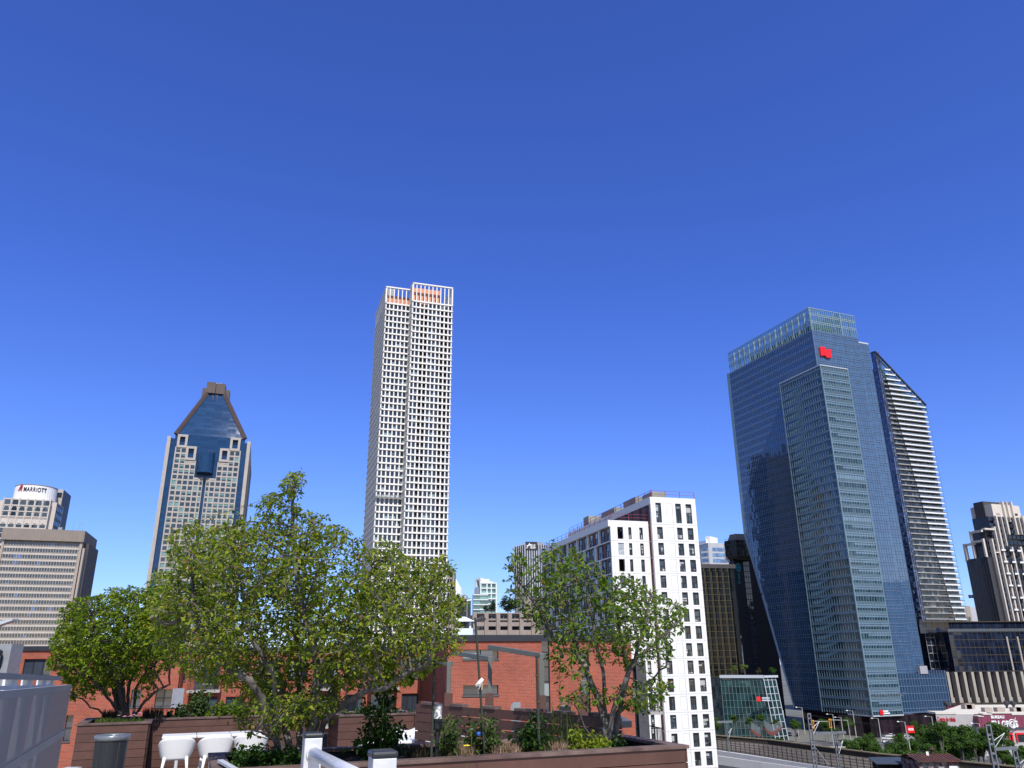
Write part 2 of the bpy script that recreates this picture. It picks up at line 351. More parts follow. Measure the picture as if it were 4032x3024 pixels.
# ------------------------------------------------------------------ helpers for windows as parts
def prominence(F_, u, z, area):
    p = F_.p(u, z); v = Vector((p.x, p.y, p.z-EYE)); d = v.length
    return area*max(0, -(v/d).dot(F_.n))/(d*d)
def in_view(p):
    d = np.array([p.x, p.y, p.z-EYE]); x = d@_X*0
    c = np.array([_X[0]*d[0]+_Y[0]*d[1]+_up[0]*d[2], _X[1]*d[0]+_Y[1]*d[1]+_up[1]*d[2], _X[2]*d[0]+_Y[2]*d[1]+_up[2]*d[2]])
    if c[2] >= 0: return False
    px = 2016-F*c[0]/c[2]; py = 1512+F*c[1]/c[2]
    return -30 < px < 4062 and -30 < py < 3054
def window_set(parent, items, m, frame=None, fm=None, limit=100, name='window', detail=None, minvis=None):
    """items: (face, u0, u1, z0, z1, depth). The 100 that show largest become parts of their own, the rest one part"""
    sc = sorted(items, key=lambda i: -(prominence(i[0], i[1], i[3], (i[2]-i[1])*(i[4]-i[3])) if in_view(i[0].p((i[1]+i[2])/2, (i[3]+i[4])/2)) else -1))
    rest = MB(); rf = MB()
    for k, (F_, u0, u1, z0, z1, d) in enumerate(sc):
        mb = MB() if k < limit else rest
        F_.box(mb, u0, u1, z0, z1, d-.08, d)
        fb = None
        if frame:
            fb = MB() if k < limit else rf; t = frame
            F_.box(fb, u0, u0+t, z0, z1, d, d+.06); F_.box(fb, u1-t, u1, z0, z1, d, d+.06)
            F_.box(fb, u0+t, u1-t, z0, z0+t, d, d+.06); F_.box(fb, u0+t, u1-t, z1-t, z1, d, d+.06)
            if detail: detail(F_, fb, u0, u1, z0, z1, d)
        if k < limit:
            o = mb.build(name, m, parent)
            if fb: fb.build('frame', fm, o)
    if rest.v:
        o = rest.build(name, m, parent, kind='stuff')
        if rf.v: rf.build('frame', fm, o)

# ================================================================== slim white lattice tower
def lattice_tower():
    Gz = -18.0; Rz = 72.0; topz = None
    c = at(1626.6, 1113.6, 348); b = hit(1783, 1136, c, Rz)
    p = hit(1617, 1140, c, Gz); q = hit(1522, 1128.6, p, Rz); l = hit(1480, 1237, q, Gz)
    root = empty('apartment_tower', (c.x, c.y, 0), 'slim cream white lattice tower of two staggered slabs with an open crown, tallest building', 'skyscraper')
    zt = c.z; ztL = hit(1522, 1128.6, p, Rz).z
    fl = 3.26
    g = D(Gz); r = D(Rz); back = dist(q, l)
    FR = Face(c, b); SL = Face(c+g*dist(c, p), c)         # front of right slab, its left side
    FL = Face(q, p); LL = Face(l, q); RR = Face(b, b+g*(back*.8+6))
    zc = FR.zof(1640, 1186); n = int((zc-6)/fl)
    frame = MB(); glaz = []; rails = []; core = MB()
    def grid(F_, nb, logs=(), top=zc, u_in=.0):
        bw = F_.L/nb; z = top; k = 0
        for j in range(nb+1):
            cw = .31 if j % 2 == 0 else .27
            u = j*bw
            F_.box(frame, max(0, u-cw), min(F_.L, u+cw), 0, top, -.55, -.02)
        while z > 4:
            F_.box(frame, -.28, F_.L+.28, z-.36, z+.36, -.55, .28)
            for j in range(nb):
                isl = j in logs
                d = -2.3 if isl else -.75
                glaz.append((F_, j*bw+.05, (j+1)*bw-.05, z-fl+.36, z-.36, d))
                if isl and j+1 in logs: rails.append((F_, j*bw+.1, (j+2)*bw-.1, z-fl+.28, z-fl+1.35, -.68))
            z -= fl; k += 1
    grid(FR, 10, (2, 3, 7, 8)); grid(SL, 3); grid(RR, 12); grid(FL, 6); grid(LL, max(8, int(back/1.75)))
    # dark core behind everything, notched behind the loggias
    def pl(F_, u, d): q_ = F_.p(u, 0, d); return (q_.x, q_.y)
    bwR = FR.L/10
    poly = [pl(FR, .8, -.85)]
    for (a_, b_) in ((2, 4), (7, 9)):
        poly += [pl(FR, a_*bwR, -.85), pl(FR, a_*bwR, -2.4), pl(FR, b_*bwR, -2.4), pl(FR, b_*bwR, -.85)]
    poly += [pl(FR, FR.L-.8, -.85)]
    e = Vector(pl(FR, FR.L-.8, -.85)).to_3d()+g*(back*.8+3); poly.append((e.x, e.y))
    e2 = Vector(pl(FR, .8, -.85)).to_3d()+g*(back*.8+3); poly.append((e2.x, e2.y))
    core.prism(poly, 0, zc)
    a0 = Vector(pl(FL, .8, -.85)).to_3d(); a1 = Vector(pl(FL, FL.L+1.5, -.85)).to_3d()
    core.prism([a0[:2], a1[:2], (a1+g*(back-2))[:2], (a0+g*(back-2))[:2]], 0, zc)
    core.build('core', M['brownwall'], root)
    # open crown: a row of one short storey, tall fins, rim beam
    crown = MB()
    for F_, nb, zz in ((FR, 10, zt), (SL, 3, zt), (RR, 12, zt), (FL, 6, ztL), (LL, max(8, int(back/1.75)), ztL)):
        bw = F_.L/nb
        for j in range(nb+1): F_.box(crown, j*bw-.24, j*bw+.24, zc+.3, zz-.4, -.5, -.03)
        F_.box(crown, -.3, F_.L+.3, zz-.4, zz+.25, -.6, .3)
    crown.build('crown', M['offwhite'], root)
    frame.build('concrete_frame', M['offwhite'], root)
    window_set(root, rails, M['dkmetal'], name='balcony_railing')
    cop = MB()
    o = FR.p(1.2, zc, -3.5); cop.obox(o, r*(FR.L*.68), g*9, Vector((0, 0, (zt-zc)*.92)))
    cop.obox(FL.p(1.2, zc, -3.2), r*(FL.L*.98), g*9, Vector((0, 0, (zt-zc)*.6)))
    cop.build('penthouse', M['copper'], root)
    dk = MB(); dk.obox(FL.p(1.5, zc+(zt-zc)*.6, -4.5), r*3.5, g*3, Vector((0, 0, 4.4))); dk.build('roof_unit', M['grey'], root)
    window_set(root, glaz, M['dkglass'])
    # window washers' platform hanging on the left slab
    z = FL.zof(1530, 1952)
    pf = empty('work_platform', FL.p(0, z, 1.0), 'long grey suspended work platform hanging across the front of the cream lattice tower', 'work platform')
    m = MB(); FL.box(m, -.3, FL.L-.3, z-1.2, z-1.0, .5, 1.7); m.build('deck', M['grey'], pf)
    m = MB()
    for zz in (z-.6, z, ): FL.box(m, -.3, FL.L-.3, zz, zz+.09, 1.6, 1.7); FL.box(m, -.3, FL.L-.3, zz, zz+.09, .5, .6)
    for k in range(10): u = -.3+(FL.L)*k/9; FL.box(m, u, u+.09, z-1.0, z+.09, 1.6, 1.7)
    m.build('guard_rail', M['grey'], pf)
    for k in range(5): m = MB(); u = .6+k*2.1; FL.box(m, u, u+.7, z-1.0, z-.3+rnd.random()*.6, .8, 1.4); m.build('equipment_box', M['whitemetal'], pf)
    for u in (.9, FL.L-1.2): m = MB(); FL.box(m, u, u+.04, z, z+6, 1.05, 1.1); m.build('cable', M['dkmetal'], pf)
lattice_tower()

# ================================================================== 1000-style tower with glass pyramid top
def pyramid_tower():
    Rz = 72.5; Gz = Rz-90
    c = at(660, 1716, 551); b = hit(988, 1738, c, Rz); g = D(Gz); r = D(Rz)
    root = empty('office_tower', (c.x, c.y, 0), 'grey granite and blue glass skyscraper with a truncated glass pyramid top behind the trees', 'skyscraper')
    Fr = Face(c, b); W = Fr.L; zs = c.z; dep = W*.95
    def U(zx, zy): return Fr.uof(550+zx*.4822, 1480+zy*.4822)
    def Z(zx, zy): return Fr.zof(550+zx*.4822, 1480+zy*.4822)
    gran = MB(); blue = MB(); dk = MB()
    pw = W*.042
    # corner pylons (granite), stepped side
    for u0 in (0, W-pw): Fr.box(gran, u0, u0+pw, 0, zs, -dep, 0)
    Fr.box(dk, W+.01, W+1.5, 0, zs-14, -dep+4, -3)
    # blue recessed body
    zsh = Z(285, 470)
    Fr.box(blue, pw, W-pw, 0, zs-1, -dep+2, -2.2); Fr.box(blue, .085*W, .925*W, zs-1, Z(300, 470), -dep+2.6, -2.6)
    # granite window field with stepped top
    fl = 3.95; nb = 12
    uA = W*.115; uB = W*.885; bw = (uB-uA)/nb
    # glass slot in the middle, columns of the field rise to different heights
    hts = []
    zL = [Z(330, 580), Z(330, 580), Z(420, 690), Z(420, 690), Z(470, 830), Z(500, 830)]
    for k in range(nb):
        kk = k if k < 6 else 11-k
        hts.append(zL[kk])
    wins = []; teal = []
    n = 0
    for k in range(nb):
        slot = .0 if k not in (5, 6) else .0
        u0 = uA+k*bw; u1 = u0+bw
        if k == 5: u1 -= bw*.28
        if k == 6: u0 += bw*.28
        zt = hts[k]
        # pier
        Fr.box(gran, u0, u0+.48, 0, zt-1.2, -1.5, .2); Fr.box(gran, u1-.48, u1, 0, zt-1.2, -1.5, .05)
        Fr.box(gran, u0, u1, zt-1.2, zt, -2, -.1)
        z = hts[0]-1.2
        while z > zt-1.2+.5: z -= fl
        if z < zt-1.2: Fr.box(gran, u0+.48, u1-.48, z, zt-1.2, -1.5, -.3)
        while z > 40:
            Fr.box(gran, u0+.48, u1-.48, z-fl, z-fl+1.2, -1.5, -.3)
            wins.append((Fr, u0+.48, u1-.48, z-fl+1.2, z, -.65)); z -= fl
    Fr.box(gran, uA-.4, uA, 0, hts[0], -1.5, .2); Fr.box(gran, uB, uB+.4, 0, hts[-1], -1.5, .2)
    # four hollow square frames at the shoulders
    def ring(zx0, zy0, zx1, zy1):
        u0, u1 = U(zx0, zy1), U(zx1, zy1); z1, z0 = Z(zx0, zy0), Z(zx0, zy1); t = 1.7
        Fr.box(gran, u0, u0+t, z0, z1, -2, .5); Fr.box(gran, u1-t, u1, z0, z1, -2, .5)
        Fr.box(gran, u0+t, u1-t, z1-t, z1, -2, .5); Fr.box(gran, u0+t, u1-t, z0, z0+t, -2, .5)
    ring(300, 475, 385, 582); ring(368, 572, 455, 685); ring(732, 502, 816, 610); ring(645, 590, 728, 700)
    gran.build('granite_cladding', M['granite'], root)
    window_set(root, wins, M['punchglass'])
    tb = []
    for i_, (F_, u0, u1, z0, z1, d) in enumerate(wins):
        if rnd.random() < .38:
            h = (z1-z0)*rnd.choice([.35, .5, .95]); tb.append((F_, u0+.05, u1-.05, z1-h, z1-.05, d+.05))
    window_set(root, tb, M['teal'], name='window_blind')
    # drum in the centre
    uc = (U(480, 630)+U(615, 640))/2; rr_ = (U(615, 640)-U(480, 630))/2
    cc = Fr.p(uc, 0, -1.0); m = MB(); m.lathe((cc.x, cc.y, 0), [(rr_, Z(540, 795)), (rr_, Z(540, 628))], 40); m.build('glass_drum', M['blueglass'], root)
    # side wings of blue glass beside the pyramid
    # pyramid
    zb = Z(300, 470)
    def FD(d): f_ = Face(Fr.p(0, 0, d), Fr.p(W, 0, d)); return f_
    def ZD(x, y, d): return FD(d).zof(550+x*.4822, 1480+y*.4822)
    def UD(x, y, d): return FD(d).uof(550+x*.4822, 1480+y*.4822)
    f0, f1 = .085*W, .925*W; dap = -(2.5+.28*W*.75); za = ZD(600, 135, dap); t0, t1 = UD(555, 140, dap), UD(690, 145, dap)
    def P(u, z, d): return Fr.p(u, z, d)
    dB = dep
    base = [P(f0, zb, -2.5), P(f1, zb, -2.5), P(f1, zb, -dB+2.5), P(f0, zb, -dB+2.5)]
    ins = (t0-f0); top = [P(t0, za, -2.5-ins*.75), P(t1, za, -2.5-ins*.75), P(t1, za, -dB+2.5+ins*.75), P(t0, za, -dB+2.5+ins*.75)]
    blue.hexa(base, top); blue.build('curtain_wall', M['blueglass'], root)
    pz = MB()
    for i in range(4):
        pz.beam(base[i]+Vector((0, 0, .2)), top[i], 2.9 if i < 2 else 2.6, 2.2)
    # thin mullion pairs on the front slope
    for s in (-1, 1):
        ub = U(560 if s < 0 else 590, 620); ut = UD(600 if s < 0 else 635, 140, dap)
        pz.beam(P(ub, Z(560, 620), -2.2), P(ut, za, -2.4-ins*.75), 1.1, .6)
    # apex blocks
    mid = (t0+t1)/2; dt = 2.5+ins*.75
    tw = (t1-t0)
    Fr.box(pz, t0-1.2, mid-.6, za-1, ZD(580, 57, -dt), -dt-12, -dt+2.2); Fr.box(pz, mid-.3, t1+.4, za-1, ZD(660, 68, -dt), -dt-12, -dt+1.8)
    Fr.box(pz, t0-4.2, t0-1.2, za-4, ZD(535, 98, -dt), -dt-10, -dt-.5); Fr.box(pz, t1+.4, t1+3.9, za-5.5, ZD(715, 115, -dt), -dt-10, -dt-.5)
    pz.build('granite_crown', M['dkgranite'], root)
    m = MB(); Fr.box(m, mid-1, mid+3, ZD(630, 72, -dt), ZD(630, 52, -dt), -dt-5, -dt-2); m.build('roof_unit', M['white'], root)
    if dk.v: dk.build('side_wall', M['darkwall'], root)
pyramid_tower()

# ================================================================== wide tan office block, left edge
def office_block():
    Rz = 72.0; Gz = -18.5; Yd = 400
    k = .4522
    def px(x, y): return (x*k, 1850+y*k)
    c = at(*px(745, 530), Yd); g = D(Gz); r = D(Rz)
    e = hit(*px(840, 620), c, Gz); lft = hit(*px(25, 505), c, Rz)
    root = empty('office_block', (c.x, c.y, 0), 'beige office block with rows of slate windows and a plain brown top band, left edge', 'office building')
    far = c-r*(dist(c, lft)+0); Fc = Face(far, c); Fs = Face(c, c+g*dist(c, e))
    zt = c.z; zcap = Fc.zof(*px(735, 628)); dep = dist(c, e)
    m = MB(); Fc.box(m, 0, Fc.L, zcap, zt, -dep, 0); m.build('roof_band', M['tancap'], root)
    # body, inset
    iu = Fc.L-Fc.uof(*px(692, 640)); zb = zcap-1.2
    body = MB(); Fc.box(body, 1.5, Fc.L-iu+.6, 0, zcap, -dep+2, -2.4)
    # corner fins
    Fc.box(body, Fc.L-iu, Fc.L-iu+1.2, 0, zcap, -6, -.9); Fc.box(body, Fc.L-iu+1.6, Fc.L-iu+2.6, 0, zcap-3, -6, -1.4)
    Fc.box(body, .6, 1.6, 0, zcap, -6, -.9)
    body.build('body', M['tan'], root)
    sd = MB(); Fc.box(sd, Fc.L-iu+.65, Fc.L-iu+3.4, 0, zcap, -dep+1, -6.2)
    sd.build('side_wall', M['darkwall'], root)  # dark colour stands in for this side lying in shade
    fz = (Fc.zof(*px(360, 640))-Fc.zof(*px(300, 1378)))/13.0
    z = Fc.zof(*px(360, 628)); nwin = 27; U0, U1 = 2.0, Fc.L-iu-.6; bw = (U1-U0)/nwin
    sp = MB(); wins = []; mul = MB(); z0 = z
    for j in range(nwin+1): Fc.box(mul, U0+j*bw-.09, U0+j*bw+.09, 20, z, -2.3, -1.58)
    while z > 24:
        Fc.box(sp, U0-.4, U1+.4, z-fz, z-fz*.56, -2.3, -1.6)
        Fc.box(sp, U0-.4, U1+.4, z-fz*.6, z-fz*.56, -2.3, -1.4)
        for j in range(nwin): wins.append((Fc, U0+j*bw+.16, U0+(j+1)*bw-.16, z-fz*.56, z-.02, -1.75))
        z -= fz
    sp.build('spandrel', M['palespandrel'], root); mul.build('mullions', M['palespandrel'], root)
    window_set(root, wins, M['slateglass'])
    m = MB()
    for u in (.82, .9, .94): q = Fc.p(Fc.L*u, zt, -3); m.beam(q, q+Vector((0, 0, 4.5)), .12)
    q = Fc.p(Fc.L*.67, zt, -3); m.cbox(q, 2, 1, 1.6); m.build('antenna', M['grey'], root)
office_block()

# ================================================================== hotel tower with white drum
def arch(F_, mb, u, z, w, h, d):
    """an arched pane (flat bottom, round top) standing proud at depth d, 6 cm thick"""
    pts = [(-w/2, 0), (w/2, 0)]; hh = h-w/2 if h > w/2 else 0
    for i in range(9): a = math.pi*i/8; pts.append((w/2*math.cos(a), hh+min(h, w/2)*math.sin(a)))
    f = [F_.p(u+x, z+y, d) for x, y in pts]; b = [F_.p(u+x, z+y, d-.06) for x, y in pts]; n = len(pts)
    mb.add(f+b, [tuple(range(n)), tuple(range(n, 2*n))[::-1]]+[(i, n+i, n+(i+1) % n, (i+1) % n) for i in range(n)])
def hotel():
    Rz = 73.0; Gz = -17; Yd = 480; k = .4522
    def px(x, y): return (x*k, 1850+y*k)
    c = at(*px(445, 262), Yd); g = D(Gz); r = D(Rz)
    root = empty('hotel_tower', (c.x, c.y, 0), 'pale concrete hotel tower with arched windows under a white sign drum, far left', 'hotel')
    lft = hit(*px(40, 242), c, Rz); Fh = Face(lft, c); z = c.z
    bd = MB(); Fh.box(bd, 0, Fh.L, 0, z, -30, 0)
    Fh.box(bd, -5, 0, 0, Fh.zof(*px(20, 260)), -28, -2)
    # ribs between window columns
    nb = 6; bw = Fh.L/nb
    for j in range(nb+1): Fh.box(bd, j*bw-.25, j*bw+.25, 0, z+.4, -1, .5)
    for zz in (Fh.zof(*px(200, 262)), Fh.zof(*px(200, 318)), Fh.zof(*px(180, 420)), Fh.zof(*px(180, 475))): Fh.box(bd, 0, Fh.L, zz, zz+.3, -1, .25)
    bd.build('body', M['hotel'], root)
    # arched windows: rows at measured heights
    allw = []
    for row, (y, h) in enumerate(((300, 3.4), (352, 2.6), (397, 2.6), (497, 2.6), (545, 2.6), (590, 2.6), (640, 2.6), (690, 2.6))):
        zz = Fh.zof(*px(200, y+4))
        for j in range(nb):
            w_ = MB(); arch(Fh, w_, (j+.5)*bw, zz, 3.0 if row else 3.2, h*1.0, .12); w_.build('window', M['archglass'], root)
            hd = MB()
    bal = MB()
    for y in (300, 352, 397, 497):
        zz = Fh.zof(*px(200, y+4))
        for j in range(nb): Fh.box(bal, (j+.5)*bw-2.3, (j+.5)*bw+2.3, zz-.7, zz-.1, 0, .35)
    bal.build('window_sill', M['hotel'], root)
    # right recess: dark gap then a second slab
    e = hit(*px(498, 285), c+g*4, Rz); s0 = hit(*px(452, 282), c+g*4, Rz)
    F2 = Face(s0, e); m = MB(); F2.box(m, 0, F2.L, 0, e.z, -18, 0); m.build('corner_slab', M['hotel'], root)
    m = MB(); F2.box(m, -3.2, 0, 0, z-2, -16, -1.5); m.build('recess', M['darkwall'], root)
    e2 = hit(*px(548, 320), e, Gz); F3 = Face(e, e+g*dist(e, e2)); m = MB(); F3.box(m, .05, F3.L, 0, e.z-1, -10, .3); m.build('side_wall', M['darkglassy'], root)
    for kx in range(4):
        w_ = MB()
        for r_ in range(9): F3.box(w_, F3.L*(kx+.2)/4, F3.L*(kx+.75)/4, e.z-5-r_*4.5, e.z-2.2-r_*4.5, .3, .4)
        w_.build('window_strip', M['slateglass'], root)
    # tower behind: grey corner then dark side
    b0 = hit(*px(480, 170), c+g*22, Rz); b1 = hit(*px(555, 172), c+g*22, Rz); b2 = hit(*px(613, 235), b1, Gz)
    F4 = Face(b0, b1); m = MB(); F4.box(m, -8, F4.L, 0, b1.z, -dist(b1, b2), 0); m.build('service_shaft', M['granite'], root)
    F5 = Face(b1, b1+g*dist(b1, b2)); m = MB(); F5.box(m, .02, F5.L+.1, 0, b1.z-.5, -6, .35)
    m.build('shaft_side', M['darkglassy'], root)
    m = MB(); zz = F4.zof(*px(520, 225)); F4.box(m, .5, F4.L-.4, zz-1.2, zz+2, -.5, .15); m.build('louvre', M['dkglass'], root)
    # drum
    L_ = hit(*px(118, 250), c+g*14, Rz); R_ = hit(*px(482, 270), c+g*14, Rz); rad = dist(L_, R_)/2; cc = (L_+R_)/2
    zt = at(300*k, 1850+130*k, cc.y-rad).z
    m = MB(); seg = 96; prof = []
    for i in range(seg):
        a0 = 2*math.pi*i/seg; rr_ = rad*(1 if i % 2 else .992); prof.append((cc.x+rr_*math.cos(a0), cc.y+rr_*math.sin(a0)))
    m.prism(prof, z-3, zt); m.build('drum', M['whitemetal'], root)
    m = MB(); m.lathe((cc.x, cc.y, 0), [(rad*1.01, zt), (rad*1.01, zt+.5)], 48); m.build('drum_rim', M['tancap'], root)
    # lettering wrapped round the drum
    cu = bpy.data.curves.new('t', 'FONT'); cu.body = 'MARRIOTT'; cu.size = 3.4; cu.extrude = .15; cu.offset = .05; cu.space_character = 1.12
    tmp = bpy.data.objects.new('t', cu); col.objects.link(tmp); bpy.context.view_layer.update()
    me = bpy.data.meshes.new_from_object(tmp.evaluated_get(bpy.context.evaluated_depsgraph_get())); bpy.data.objects.remove(tmp)
    V = [v.co.copy() for v in me.vertices]; wd = max(v.x for v in V)
    zl = at(300*k, 1850+185*k, cc.y-rad).z
    azc = math.atan2(-cc.y, -cc.x)      # towards the camera
    xa = 205; xb = 405
    def ang(pxx):
        r_ = ray(pxx*k, 1850+180*k); dx, dy = r_[0], r_[1]; A = dx*dx+dy*dy; B = -2*(dx*cc.x+dy*cc.y); C_ = cc.x**2+cc.y**2-rad**2
        t = (-B-math.sqrt(B*B-4*A*C_))/(2*A); return math.atan2(t*dy-cc.y, t*dx-cc.x)
    a0, a1 = ang(xa), ang(xb); o0 = origin_of(root); out = []
    for v in V:
        a = a0+(a1-a0)*v.x/wd; rr_ = rad+.15+v.z; out += [cc.x+rr_*math.cos(a)-o0[0], cc.y+rr_*math.sin(a)-o0[1], zl+v.y*1.12-o0[2]]
    me.vertices.foreach_set('co', out); me.name = 'sign_lettering'; me.materials.clear(); me.materials.append(M['signblack']); me.update()
    o = bpy.data.objects.new('sign_lettering', me); col.objects.link(o); o.parent = root; o['_o'] = list(o0)
    # red angular emblem left of the letters
    m = MB()
    def dp(pxx, zz, rr_=.3): a = ang(pxx); return Vector((cc.x+(rad+rr_)*math.cos(a), cc.y+(rad+rr_)*math.sin(a), zz))
    zb_, zt_ = zl-.5, zl+4.8
    for (x0, y0, x1, y1) in ((160, .15, 172, .45), (170, .45, 184, 1.0), (184, 1.0, 176, .1), (176, .1, 192, .8), (192, .8, 190, .1)):
        m.beam(dp(x0, zb_+(zt_-zb_)*y0), dp(x1, zb_+(zt_-zb_)*y1), .32, .25)
    m.build('sign_emblem', M['signred'], root)
M['archglass'] = glass('arched hotel windows', (.035, .05, .065), cell=(4.6, 4), tilt=.02, dark=.9, spec=.45)
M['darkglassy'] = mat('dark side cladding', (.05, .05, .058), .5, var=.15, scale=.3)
hotel()
# ================================================================== the big blue glass tower
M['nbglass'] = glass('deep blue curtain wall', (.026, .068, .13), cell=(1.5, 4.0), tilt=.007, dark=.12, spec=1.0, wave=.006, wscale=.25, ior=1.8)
M['nbglassR'] = glass('blue curtain wall, sunlit side', (.055, .115, .22), cell=(1.5, 4.0), tilt=.003, dark=.15, spec=1.0, wave=.001, ior=1.75)  # brighter copy of the glazing, sunlight put into its base colour
M['boxglass'] = glass('dark teal box glazing', (.02, .05, .075), cell=(1.5, 4.0), tilt=.008, dark=.5, spec=.8, wave=.006, blinds=.25, bc=(.05, .10, .13))
M['mull'] = mat('blue grey mullions', (.12, .18, .30), .4, var=.03)
M['mullteal'] = mat('pale teal mullions', (.16, .24, .29), .4, var=.04)
M['spteal'] = mat('pale teal spandrel glass', (.15, .235, .33), .15, var=.15, scale=.15, spec=.9)
M['stair'] = mat('teal stair soffit', (.10, .20, .25), .4, var=.1)
M['edge'] = mat('pale aluminium edge', (.48, .52, .57), .4, var=.03)
M['crownglass'] = clear_glass('crown screen glass', (.62, .80, .84), .05, .28, (.10, .22, .24))
M['crownsteel'] = mat('pale green crown steel', (.36, .46, .46), .35, var=.08, metal=.2)
M['screengrey'] = mat('plant room louvres', (.16, .20, .22), .5, var=.12, scale=.5)
M['podglass'] = glass('green podium glazing', (.015, .045, .05), cell=(1.9, 2.6), tilt=.02, dark=.6, spec=.7, blinds=.1, bc=(.06, .12, .12))
M['lobby'] = glass('dark lobby glazing', (.02, .012, .018), cell=(1.5, 8), dark=.6, spec=.6)
M['blankpanel'] = mat('pale lilac blank panel', (.36, .35, .39), .6, var=.03)
M['podmull'] = mat('green grey mullions', (.09, .15, .15), .4, var=.05)
M['maroon'] = mat('maroon fascia', (.12, .02, .03), .5, var=.2)
M['gold'] = mat('pale gold mullions', (.10, .085, .042), .4, var=.15, scale=.4)
M['blackglass'] = glass('black bronze glazing', (.005, .006, .009), cell=(1.8, 3.2), tilt=.02, dark=.6, spec=.25)

def slant_grid(mb, F_, us, zs, z0, z1, edge, wv=.2, wh=.22, d0=-.02, d1=.14):
    """grid of mullions clipped on the left by the line edge(z) -> u (for a facade with a slanting side)"""
    for u in us:
        # lowest z at which this mullion exists
        lo = z0; 
        if edge(z0) > u:
            a, b = z0, z1
            for _ in range(20):
                mid = (a+b)/2
                if edge(mid) > u: a = mid
                else: b = mid
            lo = b
        F_.box(mb, u-wv/2, u+wv/2, lo, z1, d0, d1)
    for z in zs:
        F_.box(mb, max(0, edge(z)), F_.L, z-wh/2, z+wh/2, d0, d1+.03)

